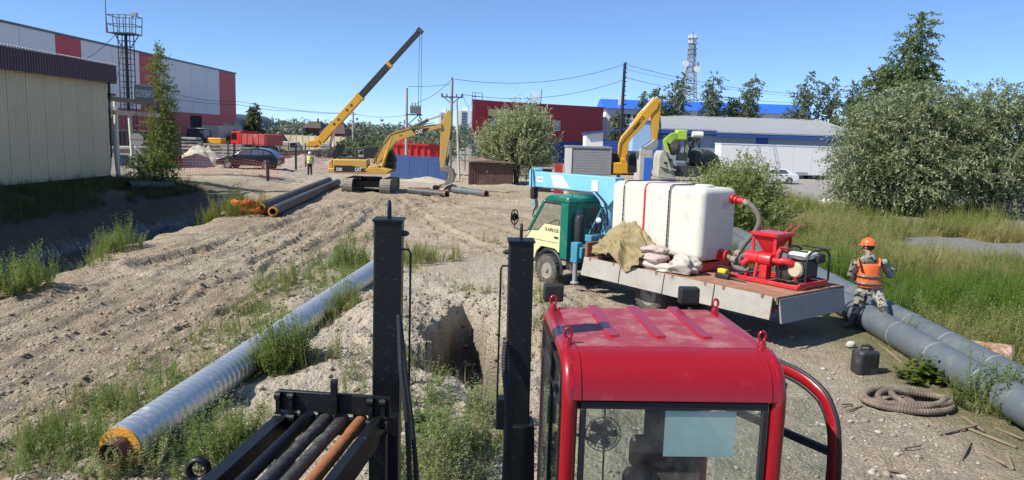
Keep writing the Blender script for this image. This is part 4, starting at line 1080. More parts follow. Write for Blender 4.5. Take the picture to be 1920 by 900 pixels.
# gate beside the beige building
a = at(222, 331, 37.2); a.z = hz(a.x, 37.2) - .03
o = thing('gate_frame', 'rusty white gate frame with two crossbeams beside the beige building', 'gate', a)
L_ = lambda px, py, d: at(px, py, d) - a
m = MB(); t = L_(216, 190, 37.2); m.tube([(0, 0, 0), (t.x, t.y, t.z)], .1, 10); m.build('post', M_['off_white'], o, smooth=50)
m = MB(); p = L_(251, 322, 41); q = L_(243, 216, 41); p.z = hz(a.x + p.x, 41) - a.z - .05; m.tube([p, q], .1, 10); m.bx(q.x - .2, q.y - .15, q.z, q.x + .3, q.y + .15, q.z + .08); m.build('post', M_['off_white'], o, smooth=50)
m = MB(); m.bar(L_(203, 184, 36.4), L_(298, 196, 40), .16, .22); m.build('crossbeam', M_['wood'], o)
m = MB(); m.bar(L_(205, 210, 36.4), L_(298, 216, 40), .1, .22); m.build('crossbeam', mat('flaking_beam', (.6, .5, .36), .8, var=.15, vs=5, dirt=(.3, .12, .05), da=.6, ds=3), o)
m = MB()
for px in (268, 296): m.bar(L_(px, 192, 39), L_(px, 213, 39), .06)
m.bar(L_(268, 213, 39), L_(280, 195, 39), .04); m.build('brace', M_['steel_dark'], o)
m = MB(); m.bar(L_(212, 200, 37), L_(207, 320, 37), .06); m.bar(L_(207, 200, 37), L_(218, 320, 37.1), .05); m.build('brace', M_['grey_metal'], o)
s0, s1 = at(251, 170, 38.2), at(287, 182, 39.6)
o = thing('sign_board', 'weathered grey sign board with white letters on top of the gate', 'sign', (s0 + s1) / 2 - V(0, 0, .45), math.atan2(s1.y - s0.y, s1.x - s0.x)); Ls = (s1 - s0).length / 2
MB().bx(-Ls, -.03, 0, Ls, .03, .85).build('board', mat('board_grey', (.14, .15, .15), .8, var=.2, vs=3, dirt=(.35, .34, .32), da=.25, ds=4), o)
m = MB()
for x in (-Ls, Ls): m.bar((x, 0, -.08), (x, 0, .9), .05)
m.bar((-Ls, 0, .88), (Ls, 0, .88), .05); m.build('board_frame', M_['grey_metal'], o)
text('СОСНОВАЯ 5', .5, M_['white'], o, face_mat((0, -.036, .43), (1, 0, 0), (0, 0, 1)), width=Ls * 1.75, ext=.003)
# road sign seen from behind
a = at(259, 318, 39.5); a.z = hz(a.x, 39.5) - .05
o = thing('road_sign', 'grey back of an octagonal and a triangular road sign by the gate', 'sign', a)
zc = at(258, 262, 39.5).z - a.z; zt = at(258, 290, 39.5).z - a.z
MB().cyl((0, .04, 0), (0, .04, zc + .3), .035, n=8).build('pole', M_['steel_dark'], o, smooth=50)
MB().prism([(.37 * math.cos(R(22.5 + 45 * i)), zc + .37 * math.sin(R(22.5 + 45 * i))) for i in range(8)], -.03, -.01).build('octagon_plate', M_['grey_metal'], o)
MB().prism([(-.45, zt - .3), (.45, zt - .3), (0, zt + .48)], -.03, -.01).build('triangle_plate', M_['grey_metal'], o)
m = MB(); m.bar((-.3, -.02, zc), (.3, -.02, zc), .03); m.bar((-.25, -.02, zt), (.25, -.02, zt), .03); m.build('clamp', M_['steel_dark'], o)
# clutter behind the gate: concrete block wall piece and dark container
a = at(232, 316, 44); z_ = hz(a.x, 44)
o = thing('guard_booth', 'small concrete booth behind the gate post', 'booth', (a.x, 44, z_ - .05)); MB().bx(-.8, 0, 0, .8, 1.6, 1.75).build('wall', M_['concrete'], o); MB().bx(-.9, -.1, 1.75, .9, 1.7, 1.87).build('roof', M_['concrete'], o); MB().bx(-.5, -.03, .8, .3, -.005, 1.4).build('window', M_['window_glass'], o)
a = at(250, 312, 56)
o = thing('dark_container', 'dark storage container behind the road sign', 'container', (a.x, 56, .45)); MB().corr((-2.4, 0), (2.6, 0), .1, 2.6, .3, .05, (0, -1)).build('side', M_['black_plastic'], o); MB().bx(-2.4, .03, .0, 2.6, 2.4, 2.55).build('body', M_['black_plastic'], o); MB().bx(-2.45, -.06, 2.6, 2.65, 2.45, 2.7).build('roof', M_['steel_dark'], o)
# transformer pole and twin pole
def pole_at(px, pbot, ptop, d, r0, r1):
    b = at(px, pbot, d); b.z = hz(b.x, d) - .05; return b, at(px, ptop, d).z - b.z
b, h_ = pole_at(762, 318, 165, 64, .14, .09); TP = b.copy()
o = thing('transformer_pole', 'power pole carrying a grey transformer on a bracket', 'power pole', b)
MB().tube([(0, 0, 0), (-.05, 0, h_)], [.16, .1], 9).build('pole', M_['concrete'], o, smooth=50)
m = MB(); z1 = at(770, 215, 64).z - b.z
m.bar((-.1, -.1, z1), (1.25, -.1, z1), .09); m.bar((-.1, .4, z1), (1.25, .4, z1), .09); m.bar((0, 0, z1 - .9), (1.0, 0, z1), .07); m.bar((-.1, .1, z1 + .03), (-.1, .4, z1), .06); m.build('bracket', M_['steel_dark'], o)
m = MB(); m.bx(.28, -.25, z1 + .1, 1.1, .5, z1 + .78); 
for i in range(7): m.bx(.3 + i * .115, -.31, z1 + .15, .33 + i * .115, -.25, z1 + .7)
t_ = m.build('transformer', M_['grey_metal'], o)
m = MB()
for i in range(3): m.lathe([(.05, 0), (.03, .05), (.06, .08), (.03, .12), (.06, .15), (.02, .25)], (.42 + i * .25, .1, z1 + .78), n=8)
m.build('bushing', M_['steel_dark'], t_, smooth=40)
b, h_ = pole_at(843, 330, 150, 62, .14, .1); HP = b.copy(); HPh = h_
o = thing('braced_pole', 'concrete power pole with crossarm and slanting struts', 'power pole', b)
MB().tube([(0, 0, 0), (.05, 0, h_)], [.17, .12], 9).build('pole', M_['concrete'], o, smooth=50)
zx = at(843, 182, 62).z - b.z
m = MB(); m.bar((-.78, -.1, zx), (.95, -.1, zx), .1); m.bar((-.6, -.1, zx), (.05, 0, zx - .55), .06); m.bar((.72, -.1, zx), (.05, 0, zx - .55), .06); m.bar((-.78, -.1, zx), (-.78, -.1, zx + .3), .05); m.bar((.95, -.1, zx), (.95, -.1, zx + .3), .05)
m.build('crossarm', M_['steel_dark'], o)
for x in (-.7, -.35, .45, .85): MB().lathe([(.03, 0), (.07, .06), (.03, .1), (.07, .14), (.03, .22)], (x, -.1, zx + .05), n=8).build('insulator', M_['steel_dark'], o, smooth=40)
MB().lathe([(.03, 0), (.08, .08), (.03, .25)], (.05, 0, h_), n=8).build('insulator', M_['steel_dark'], o, smooth=40)
m = MB(); p = at(861, 330, 60) - b; p.z = -.1; q = at(856, 188, 62) - b; m.tube([p, q], .09, 8); m.build('strut', M_['concrete'], o, smooth=50)
m = MB(); p = at(838, 330, 66) - b; p.z = -.1; m.tube([p, (0, .3, zx - .6)], .09, 8); m.build('strut', M_['concrete'], o, smooth=50)
m = MB(); m.bar(at(847, 305, 62) - b, at(870, 270, 62) - b, .05); m.bar(at(873, 305, 62) - b, at(850, 285, 62) - b, .05); m.bar(at(872, 255, 62) - b, at(872, 320, 62) - b, .07); m.build('brace', M_['steel_dark'], o)
b, h_ = pole_at(698 + 3, 300, 212, 130, .1, .1)
b, h_ = pole_at(1161, 292, 118, 70, .14, .1); RP = b.copy(); RPh = h_
o = thing('tall_pole', 'tall dark lattice power pole left of the yellow boom', 'power pole', b)
MB().tube([(0, 0, 0), (.1, 0, h_)], [.17, .13], 8).build('pole', M_['black_plastic'], o)
m = MB(); k = .5
while k < h_: m.bx(.05, -.05, k, .3 + .05, .05, k + .07); k += .42
m.build('step_irons', M_['steel_dark'], o)
b, h_ = pole_at(662, 268, 212, 140, .12, .1)
o = thing('far_pole', 'small far power pole above the houses', 'power pole', (b.x, b.y, 0)); MB().tube([(0, 0, 0), (0, 0, h_ + .2)], [.2, .14], 7).build('pole', M_['concrete'], o); MB().bar((-.6, 0, h_ - .3), (.6, 0, h_ - .3), .1).build('crossarm', M_['steel_dark'], o)
hp_top = HP + V(.05, 0, HPh + .1); rp_top = RP + V(.1, 0, RPh - .1)
cable('upper wire sweeping from the braced pole to the tall dark pole', [hp_top, rp_top], .02, .9)
cable('lower wire from the braced pole crossarm to the tall dark pole', [HP + V(.85, -.1, zx + .25), RP + V(.1, 0, RPh * .86)], .02, .9)
cable('upper wire from the tall dark pole towards the right', [rp_top, at(1640, 172, 90)], .02, 1.2)
cable('lower wire from the tall dark pole towards the right', [RP + V(.1, 0, RPh * .88), at(1640, 186, 90)], .02, 1.2)
cable('third wire right of the tall dark pole, between the other two', [RP + V(.1, 0, RPh * .95), at(1640, 180, 95)], .012, 1.0)
cable('wire between the transformer pole and the braced pole', [TP + V(0, 0, at(762, 160, 64).z), HP + V(.05, 0, HPh - .3)], .018, .1)
cable('slanting wire from the transformer up to the braced pole', [at(782, 192, 64), hp_top], .018, .3)
cable('drooping lead from the braced pole crossarm towards the red building', [HP + V(.95, -.1, zx + .25), at(886, 190, 95)], .018, .8)
cable('upper far wire crossing the sky above the dump truck', [at(300, 168, 100), at(446, 190, 118), at(662, 212, 140), at(762, 216, 110)], .03, .5)
cable('lower far wire crossing the sky above the dump truck', [at(300, 180, 100), at(446, 196, 118), at(560, 208, 125), at(662, 211, 140)], .03, .3)
# lattice telecom tower, far
b = at(1287, 265, 165); b.z = 0; h_ = at(1290, 57, 165).z
o = thing('telecom_tower', 'tall steel lattice telecom tower with antennas behind the trees', 'tower', b)
m = MB(); w0, w1 = 2.3, .55
def cw(z): return w0 + (w1 - w0) * min(1, z / (h_ * .86))
zs = [h_ * .92 * (1 - (1 - i / 22) ** 1.15) for i in range(23)]
for sx, sy in ((-1, -1), (1, -1), (1, 1), (-1, 1)):
    m.bar((sx * w0, sy * w0, 0), (sx * w1, sy * w1, h_ * .86), .22); m.bar((sx * w1, sy * w1, h_ * .86), (sx * w1, sy * w1, h_ * .95), .18)
for z, zn in zip(zs[:-1], zs[1:]):
    a_, c_ = cw(z), cw(zn)
    for (x, y), (x2, y2) in (((-1, -1), (1, -1)), ((1, -1), (1, 1)), ((1, 1), (-1, 1)), ((-1, 1), (-1, -1))):
        m.bar((x * a_, y * a_, z), (x2 * c_, y2 * c_, zn), .12); m.bar((x * c_, y * c_, zn), (x2 * c_, y2 * c_, zn), .12)
m.build('lattice', M_['grey_metal'], o)
m = MB()
for z in (h_ * .82, h_ * .90): m.lathe([(.4, 0), (1.1, 0), (1.1, .1), (.4, .1)], (0, 0, z), n=10); m.lathe([(1.08, 1.0), (1.14, 1.0), (1.14, 1.1), (1.08, 1.1)], (0, 0, z), n=10)
m.build('platform', M_['grey_metal'], o)
for i in range(6):
    a_ = i * 1.05; rr_ = 1.0; zc = h_ * (.72 if i < 3 else .93)
    rr_ = 1.5 if i < 3 else .7
    MB().box((rr_ * math.cos(a_), rr_ * math.sin(a_), zc), (.4, .35, 2.0)).build('antenna_panel', M_['white'], o)
for i, (z, x) in enumerate(((h_ * .74, -1.4), (h_ * .70, 1.1))): MB().lathe([(.7, 0), (.7, .3), (.2, .45)], (x, -1.2, z), (0, 1, 0), 12).build('dish', M_['white'], o)
MB().cyl((0, 0, h_ * .95), (0, 0, h_), .08, .04, 6).build('spire', M_['steel_dark'], o)
b = at(1008, 250, 150); h_ = at(1013, 167, 150).z
o = thing('antenna_mast', 'thin antenna mast above the red building', 'mast', (b.x, 150, 0)); MB().cyl((0, 0, 0), (.5, 0, h_), .12, .07, 6).build('pole', M_['steel_dark'], o); m = MB(); 
for i in range(3): m.bx(-1.5 + i * .5, -.1, h_ - 2.2, -1.2 + i * .5, .1, h_ - .6)
m.bar((-1.4, 0, h_ - 1.6), (.4, 0, h_ - 2.2), .1); m.build('antenna_panels', M_['white'], o)
# ---------------------------------------------------------------- fences and yard clutter
RED_NET = mat('net_orange', (.60, .13, .08), .8)
def netting(label, pts, h0, cell, r, posts):
    o = thing('mesh_barrier', label, 'barrier', (pts[0][0], pts[0][1], 0)); O = V(pts[0][0], pts[0][1], 0)
    m = MB(); rows = int(h0 / cell)
    P = []
    for p, q in zip(pts[:-1], pts[1:]):
        L = math.hypot(q[0] - p[0], q[1] - p[1]); n = int(L / (cell * 1.25))
        for i in range(n): t = i / n; P.append((p[0] + (q[0] - p[0]) * t, p[1] + (q[1] - p[1]) * t))
    P.append(pts[-1][:2])
    sagf = lambda i: .08 * math.sin(i * .13) + .05 * math.sin(i * .31)
    zg = height(np.array([p[0] for p in P]), np.array([p[1] for p in P]))
    pt = lambda i, k: V(P[i][0] + .04 * math.sin(i * .7 + k), P[i][1] + .05 * math.sin(i * .23), zg[i] + .06 + (h0 + sagf(i)) * k / rows) - O
    for i in range(len(P)):
        m.bar(pt(i, 0), pt(i, rows), r)
        if i < len(P) - 1:
            for k in range(rows + 1): m.bar(pt(i, k), pt(i + 1, k), r * 1.3)
    m.build('net', RED_NET, o)
    for (x, y, hh) in posts:
        MB().bx(x - .04, y - .04, hz(x, y) - .1, x + .04, y + .04, hz(x, y) + hh).build('post', M_['steel_dark'], o)
        o.children[-1].location = -O
    return o
a, b_ = at(318, 330, 51), at(520, 338, 50)
netting('orange mesh barrier sagging in front of the black car', [(a.x, 51), (b_.x, 50)], 1.05, .17, .010, [(a.x, 51.05, 1.1), (at(503, 335, 50).x, 50.1, 1.3)])
a, b_ = at(522, 325, 64), at(760, 325, 61)
netting('orange mesh barrier behind the worker in the yellow vest', [(a.x, 64), (b_.x, 61)], 1.1, .19, .011, [(a.x, 64.05, 1.3), (b_.x, 61.05, 1.3)])
# welded wire fence
a, b_ = at(330, 310, 66), at(620, 310, 68)
o = thing('wire_fence', 'welded wire fence with dark posts behind the black car', 'fence', (a.x, 66, .1)); dv = (b_ - a); dv.z = 0; n_ = 150
m = MB()
for i in range(n_ + 1): p = dv * i / n_; m.bar(p + V(0, 0, .2), p + V(0, 0, 2.0), .012)
for k in range(8): m.bar(V(0, 0, .25 + k * .24), dv + V(0, 0, .25 + k * .24), .014)
m.bar(V(0, 0, 2.02), dv + V(0, 0, 2.02), .05); m.build('mesh', M_['steel_dark'], o)
for i in range(7): MB().bx(-.05, -.05, -.1, .05, .05, 2.3, Matrix.Translation(dv * i / 6)).build('post', M_['steel_dark'], o)
for px, pt, pb, d in ((440, 268, 312, 60), (555, 268, 322, 60), (502, 302, 345, 49.5)):
    b = at(px, pb, d); z = hz(b.x, d); hh = at(px, pt, d).z - z
    o = MB().bx(-.07, -.07, -.1, .07, .07, hh).build('dark_post', M_['black_plastic']); o.location = (b.x, d, z)
    tag(o, {440: 'dark post left of the black car behind its bonnet', 555: 'dark post right of the black car near the worker', 502: 'short post holding the orange mesh in front of the black car'}[px], 'post')
# sand pile
def heap(name, label, px, pb, d, rx, ry, hh, col, cat, seed, rough=.25):
    b = at(px, pb, d); o = thing(name, label, cat, (b.x, d, hz(b.x, d) - .12))
    n = 34; x, y = np.meshgrid(np.linspace(-1, 1, n), np.linspace(-1, 1, n)); r = np.hypot(x, y)
    z = hh * np.clip(1 - r, 0, 1) ** .8 * (1 + fbm(x * 3, y * 3, .8, 4, seed) * .9) + fbm(x, y, 6, 3, seed) * rough * hh * (r < .95)
    z[r > 1] = -.1
    i = np.arange(n * n).reshape(n, n); f = np.stack([i[:-1, :-1], i[:-1, 1:], i[1:, 1:], i[1:, :-1]], -1).reshape(-1, 4)
    tri_obj('heap', np.stack([x * rx, y * ry, z], -1).reshape(-1, 3), f, mat(name + '_soil', col, .95, var=.15, vs=3, bump=.8, bs=9), o)
    return o
heap('sand_pile', 'pile of pale clumpy sand behind the mesh barrier', 380, 322, 60, 2.3, 1.8, 1.75, (.47, .42, .34), 'sand pile', 3)
heap('soil_heap', 'low heap of excavated soil in front of the blue sheet fence', 800, 338, 55.5, 2.6, .9, .45, (.42, .37, .29), 'soil heap', 5)
heap('rubble_heap', 'rubble heap between the black car and the excavator', 575, 312, 72, 4.5, 2, 1.2, (.40, .36, .31), 'rubble', 6, .5)
heap('broken_soil', 'broken soil heap beside the excavator bucket', 850, 345, 47, 1.2, .8, .5, (.38, .33, .26), 'soil heap', 8, .5)
# stacked concrete slabs, one by one
for row, (px, d, n_) in enumerate(((335, 74, 7), (415, 78, 5), (458, 80, 4))):
    b = at(px, 300, d); nm = ('left', 'middle', 'right')[row]
    for i in range(n_):
        o = MB().bx(-2.2, -.6, 0, 2.2, .6, .2).build('concrete_slab', M_['concrete'], bevel=.02)
        o.location = (b.x + .12 * random.uniform(-1, 1), d + .1 * random.uniform(-1, 1), .3 + i * .33); o.rotation_euler = (0, 0, R(random.uniform(-4, 4)))
        tag(o, f'pale concrete slab in the {nm} slab stack behind the sand pile, ' + ('lowest of the stack' if i == 0 else 'topmost of the stack' if i == n_ - 1 else 'somewhere inside the stack'), 'slab', f'slabs of the {nm} stack')
        if i:
            for sx in (-1.5, 1.5):
                pass
# warning triangle on the wire fence
b = at(382, 281, 65.6); o = thing('warning_sign', 'small yellow warning triangle on the wire fence', 'sign', b - V(0, 0, .3)); MB().prism([(-.42, 0), (.42, 0), (0, .72)], -.02, .0).build('plate', M_['yellow2'], o); MB().prism([(-.06, .12), (.06, .12), (.05, .45), (-.05, .45)], -.03, -.021).build('symbol', M_['black_plastic'], o)
# blue sheet fence in front of the red skip
a, b_ = at(733, 333, 58.5), at(838, 335, 57.5)
o = thing('blue_fence', 'blue profiled sheet fence behind the excavator arm', 'fence', (a.x, 58.5, hz(a.x, 58.5) - .1)); dv = b_ - a; dv.z = 0; n_ = 3
for i in range(n_):
    p, q = dv * i / n_, dv * (i + .985) / n_
    MB().corr((p.x, p.y), (q.x, q.y), .12, 1.92 + .05 * (i == 0), .15, .012, (0, -1), .02).build('sheet', M_['blue_sheet'], o)
for i in range(n_ + 1): MB().bx(-.05, .04, 0, .05, .14, 1.8, Matrix.Translation(dv * i / n_)).build('post', M_['steel_dark'], o)
m = MB()
for zz in (.5, 1.4): m.bar(V(0, .07, zz), dv + V(0, .07, zz), .04, .06)
m.build('rail', M_['steel_dark'], o)
# red skip full of stuff
a = at(736, 318, 65); b_ = at(826, 318, 65); w = b_.x - a.x
o = thing('red_skip', 'bright red steel skip behind the blue sheet fence', 'skip', ((a.x + b_.x) / 2, 65, .0)); zt = at(780, 270, 65).z
SKR = mat('skip_red', (.62, .035, .03), .5, var=.06, dirt=(.5, .25, .18), da=.15)
m = MB(); m.prism([(-w / 2 + .5, .15), (w / 2 - .3, .15), (w / 2, zt), (-w / 2, zt)], 0, .06); m.prism([(-w / 2 + .5, .15), (w / 2 - .3, .15), (w / 2, zt), (-w / 2, zt)], 1.9, 1.96); m.bx(-w / 2 + .3, 0, .1, w / 2 - .3, 1.9, .2); m.bar((w / 2 - .15, 1, .15), (w / 2, 1, zt), .06, 1.9, up=(0, 0, 1)); m.build('body', SKR, o)
for i in range(7): MB().bar((-w / 2 + .55 + i * (w - .8) / 6.3, -.05, .2), (-w / 2 + .35 + i * (w - .5) / 6.2, -.05, zt - .1), .1, .1).build('rib', SKR, o)
MB().bx(-w / 2 - .05, -.12, zt - .12, w / 2 + .05, .1, zt + .03).build('rim', SKR, o)
m = MB(); m.prism([(-w / 2 - .2, .3), (-w / 2 + 1.0, .3), (-w / 2 + 1.1, zt + .35), (-w / 2 + .4, zt + .5), (-w / 2 - .1, zt - .3)], 2.1, 3.6); m.build('front_hood', SKR, o, bevel=.06)
o = thing('plank_pile', 'bundle of rough timber poking out of the red skip', 'timber', ((a.x + b_.x) / 2, 65.9, .0))
for i in range(22): MB().bar((-w / 2 + .3 + i * (w - .5) / 22, random.uniform(-.4, .6), zt * .5), (-w / 2 + .3 + i * (w - .5) / 22 + random.uniform(-.05, .05), random.uniform(-.4, .6), zt + random.uniform(.08, .25)), .08, .05).build('plank', M_['wood'], o)
# brown metal shed (lean-to) in front of the silver bush
a = at(878, 343, 55); b_ = at(962, 343, 55.5)
o = thing('brown_shed', 'low rusty brown metal shed left of the silver bush', 'shed', (a.x, 55, hz(a.x, 55) - .05)); dv = b_ - a; dv.z = 0; n_ = 9; zl = at(878, 303, 55).z - o.location.z
for i in range(n_):
    p, q = dv * i / n_, dv * (i + .97) / n_; MB().corr((p.x, p.y), (q.x, q.y), .02, zl - .05, .17, .025, (0, -1), .02).build('sheet', M_['brown_sheet'], o)
MB().bx(0.02, .1, 0, dv.x - .05, 1.8, zl - .08).build('body', M_['brown_sheet'], o)
m = MB(); m.add([(-.12, -.25, zl), (dv.x + .1, -.2, zl - .05), (dv.x + .1, 2.0, zl + .05), (-.12, 2.0, zl + .25), (-.12, -.25, zl + .05), (dv.x + .1, -.2, zl), (dv.x + .1, 2.0, zl + .1), (-.12, 2.0, zl + .3), (dv.x * .4, -.25, zl + .14), (dv.x * .4, 2.0, zl + .33)], [(0, 1, 5, 8, 4), (4, 8, 9, 7), (8, 5, 6, 9), (0, 4, 7, 3), (1, 2, 6, 5), (3, 7, 9, 6, 2), (0, 3, 2, 1)]); m.build('roof', mat('rusty_roof', (.22, .15, .12), .75, var=.2, vs=3), o)
# louvred grey container
a = at(1062, 330, 46); b_ = at(1143, 330, 46); w = b_.x - a.x; zt = at(1100, 275, 46).z
o = thing('louvred_container', 'grey louvred container left of the yellow excavator', 'container', (a.x, 46, hz(a.x, 46)))
MB().bx(0, .05, 0, w, 2.4, zt - .1).build('body', M_['concrete'], o)
for i in range(16): MB().prism([(-.02, .25 + i * (zt - .45) / 16), (.04, .25 + i * (zt - .45) / 16), (.04, .25 + (i + .55) * (zt - .45) / 16), (-.02, .25 + (i + .9) * (zt - .45) / 16)], .32, w - .05, 'x').build('slat', M_['grey_metal'], o)
MB().bx(-.02, -.06, 0, .28, .02, zt).build('corner_post', M_['white'], o); MB().bx(w - .05, -.06, 0, w + .05, .02, zt).build('corner_post', M_['grey_metal'], o)
MB().bx(-.05, -.08, zt - .1, w + .05, 2.45, zt).build('roof', M_['grey_metal'], o)
a = at(1040, 330, 48); o = thing('red_box', 'red cabinet between the silver bush and the louvred container', 'cabinet', (a.x, 48, hz(a.x, 48))); MB().bx(0, 0, 0, .5, .6, 1.9).build('body', M_['red_corr'], o); MB().bx(.05, -.02, .3, .45, -.003, 1.0).build('door', M_['red_bright'], o)
a = at(1020, 332, 49); o = thing('dark_cabinet', 'dark low booth behind the silver bush', 'cabinet', (a.x - .7, 49, hz(a.x, 49))); MB().bx(0, 0, 0, 1.2, 1.0, 1.5).build('body', M_['black_plastic'], o); MB().bx(-.1, -.1, 1.5, 1.3, 1.1, 1.58).build('roof', M_['grey_metal'], o)
# concrete blocks right far
for i, (px, pb, d) in enumerate(((1905, 362, 62), (1868, 360, 64))):
    b = at(px, pb, d); o = MB().bx(-.75, -.3, 0, .75, .3, .6).build('concrete_block', M_['white' if i == 0 else 'concrete'], bevel=.03); o.location = (b.x, d, hz(b.x, d) - .02)
    tag(o, ('white painted concrete block at the far right edge' , 'bare concrete block left of the white one beyond the willow')[i], 'block')
# debris by the willow: white rags, brown stump
def crumple(name, label, loc, r, n, matl, cat, seed, flat=.5, rz=0):
    rs = np.random.default_rng(seed); nu, nv = 22, 13
    th = np.linspace(0, math.pi, nv)[:, None]; ph = np.linspace(0, 2 * math.pi, nu, endpoint=False)[None]
    x = np.sin(th) * np.cos(ph); y = np.sin(th) * np.sin(ph); z = np.cos(th) * np.ones_like(ph)
    k = 1 + n * (fbm(x * 2 + seed, y * 2 + z * 2, .9, 4, seed) * 1.6 + np.abs(fbm(x + z + seed, y - z, 2.1, 3, seed + 1)))
    P = np.stack([x * k * r[0], y * k * r[1], np.maximum(z * k, -flat) * r[2]], -1).reshape(-1, 3)
    i = np.arange(nu * nv).reshape(nv, nu); f = np.stack([i[:-1], np.roll(i, -1, 1)[:-1], np.roll(i, -1, 1)[1:], i[1:]], -1).reshape(-1, 4)
    o = tri_obj(name, P, f, matl, None, smooth=True); o.location = loc; o.rotation_euler = (0, 0, rz)
    return tag(o, label, cat)
b = gp(1640, 392); crumple('white_bag', 'crumpled white bag at the foot of the big willow', (b.x, b.y, .25), (.42, .4, .5), .8, M_['white'], 'bag', 3)
b = gp(1560, 384); crumple('litter_heap', 'scattered white litter left of the big willow', (b.x, b.y, .08), (.9, .5, .22), .9, M_['white'], 'litter', 4)
b = gp(1570, 372); o = thing('rusty_stump', 'rusty brown stump behind the white litter', 'stump', (b.x, b.y, 0)); m = MB(); m.tube([(0, 0, 0), (.05, 0, .5), (.1, 0, .95)], [.3, .27, .24], 9); m.build('trunk', M_['rust'], o)
MB().tube([(.1, 0, .5), (.35, 0, .8), (.45, 0, 1.1)], [.08, .06, .03], 6).build('branch', M_['rust'], o)
# ---------------------------------------------------------------- pipes
mk('galv', (.58, .60, .61), .38, .75, var=.04, vs=5, dirt=(.55, .53, .48), da=.08, ds=3)
mk('grey_coat', (.105, .125, .137), .48, var=.06, vs=2, dirt=(.17, .17, .16), da=.3, ds=2.5, bump=.05, bs=30)
mk('dark_coat', (.055, .056, .056), .6, var=.15, vs=3, dirt=(.16, .14, .115), da=.4, ds=1.5)
mk('foam', (.72, .33, .03), .9, var=.2, vs=12, bump=.6, bs=40)
mk('rust_pipe', (.13, .065, .04), .85, var=.25, vs=8)
a = gp(228, 880, .02); b_ = V(-3.2, 18.9, .02)
a.z = .26; b_.z = .30
o = thing('steel_pipe', 'long galvanised spiral-seam insulated pipe lying on the sand', 'pipe', a); q = b_ - a; L = q.length; u = q.normalized(); r = .225
m = MB()
# spiral-lapped jacket: stepped profile ring by ring with a helical seam
n = 36; steps = int(L / .0145); seam = .13
t_, s_, w_ = frame(V(0, 0, 0), q)
idx0 = 0
for i in range(steps + 1):
    d = L * i / steps
    for k in range(n):
        an = 2 * math.pi * k / n
        ph = ((d / seam - k / n) % 1.0)
        rr = r + (.007 if ph < .2 else 0.0) + .002 * math.sin(ph * 6.28)
        m.v.append(tuple(u * d + s_ * (math.cos(an) * rr) + w_ * (math.sin(an) * rr)))
for i in range(steps):
    for k in range(n): m.f.append((i * n + k, i * n + (k + 1) % n, (i + 1) * n + (k + 1) % n, (i + 1) * n + k))
m.build('jacket', M_['galv'], o, smooth=70, fix=False)
for s0, s1, s2, s3 in ((-.015, .25, -.19, 1.2), (L - .25, L + .015, L - 1.2, L + .15)):
    MB().ring(u * s0, u * s1, r - .004, .13, 32).build('insulation', M_['foam'], o, smooth=40)
    MB().ring(u * s2, u * s3, .135, .118, 28).build('inner_pipe', M_['rust_pipe'], o, smooth=40)
# two dark pipes going away
for i, (n0, f0, lab) in enumerate((((512, 408), (633, 345), 'nearer of the two long grey pipes by the excavator'), ((489, 404), (617, 343), 'left of the two long grey pipes by the excavator'))):
    a = gp(*n0); b_ = gp(*f0); a.z = hz(a.x, a.y) + .26; b_.z = hz(b_.x, b_.y) + .24
    mm = max(hz(*((a * (1 - k / 8) + b_ * k / 8).xy)) + .12 - (a * (1 - k / 8) + b_ * k / 8).z for k in range(9)); 
    if mm > 0: a.z += mm * .6; b_.z += mm * .6
    o = thing('grey_pipe', lab, 'pipe', a, 0, 'two long pipes by the excavator'); q = b_ - a; u = q.normalized(); L = q.length
    MB().ring(V(0, 0, 0), q, .225, .20, 28).build('jacket', M_['dark_coat'], o, smooth=40)
    MB().ring(u * -.02, u * .3, .198, .13, 28).build('insulation', M_['foam'], o, smooth=40)
    MB().ring(u * -.1, u * .6, .128, .112, 24).build('inner_pipe', M_['rust_pipe'], o, smooth=40)
    for k in range(1, 5): MB().ring(q * (k / 5) - u * .04, q * (k / 5) + u * .04, .232, .224, 24).build('joint_band', M_['steel_dark'], o, smooth=40)
# two big grey pipes at the right
p0 = V(6.76, 7.2, .25); p1 = V(7.775, 27.5, .25)
for i, lab in enumerate(('nearer of the two thick grey pipes under the standing worker', 'thick grey pipe lying against the field grass behind the other')):
    a = p0 + V(.515 * i, 0, .02 * i); q = (p1 - p0); o = thing('coated_pipe', lab, 'pipe', a, 0, 'thick grey pipes at the right'); u = q.normalized(); L = q.length
    m = MB(); m.ring(V(0, 0, 0), q, .25, .228, 40); m.build('jacket', M_['grey_coat'], o, smooth=40)
    k = .55 + .6 * i
    while k < L:
        MB().ring(u * (k - .012), u * (k + .012), .2545, .249, 40).build('seam_ring', M_['grey_metal'], o, smooth=40); k += 1.35
# rusty pipe stub behind them
b = gp(1850, 690); o = thing('rusty_pipe_stub', 'short rusty flaking pipe stub in the grass behind the thick grey pipes', 'pipe', (b.x + .12, b.y, .27))
MB().ring((-.35, .2, -.05), (.2, -.05, -.05), .2, .175, 24).build('pipe', mat('flaky', (.30, .17, .10), .85, var=.3, vs=6, dirt=(.55, .5, .45), da=.45, ds=7), o, smooth=40)
MB().ring((.2, -.05, -.05), (.23, -.064, -.05), .215, .17, 24).build('rim', M_['steel_dark'], o, smooth=40)
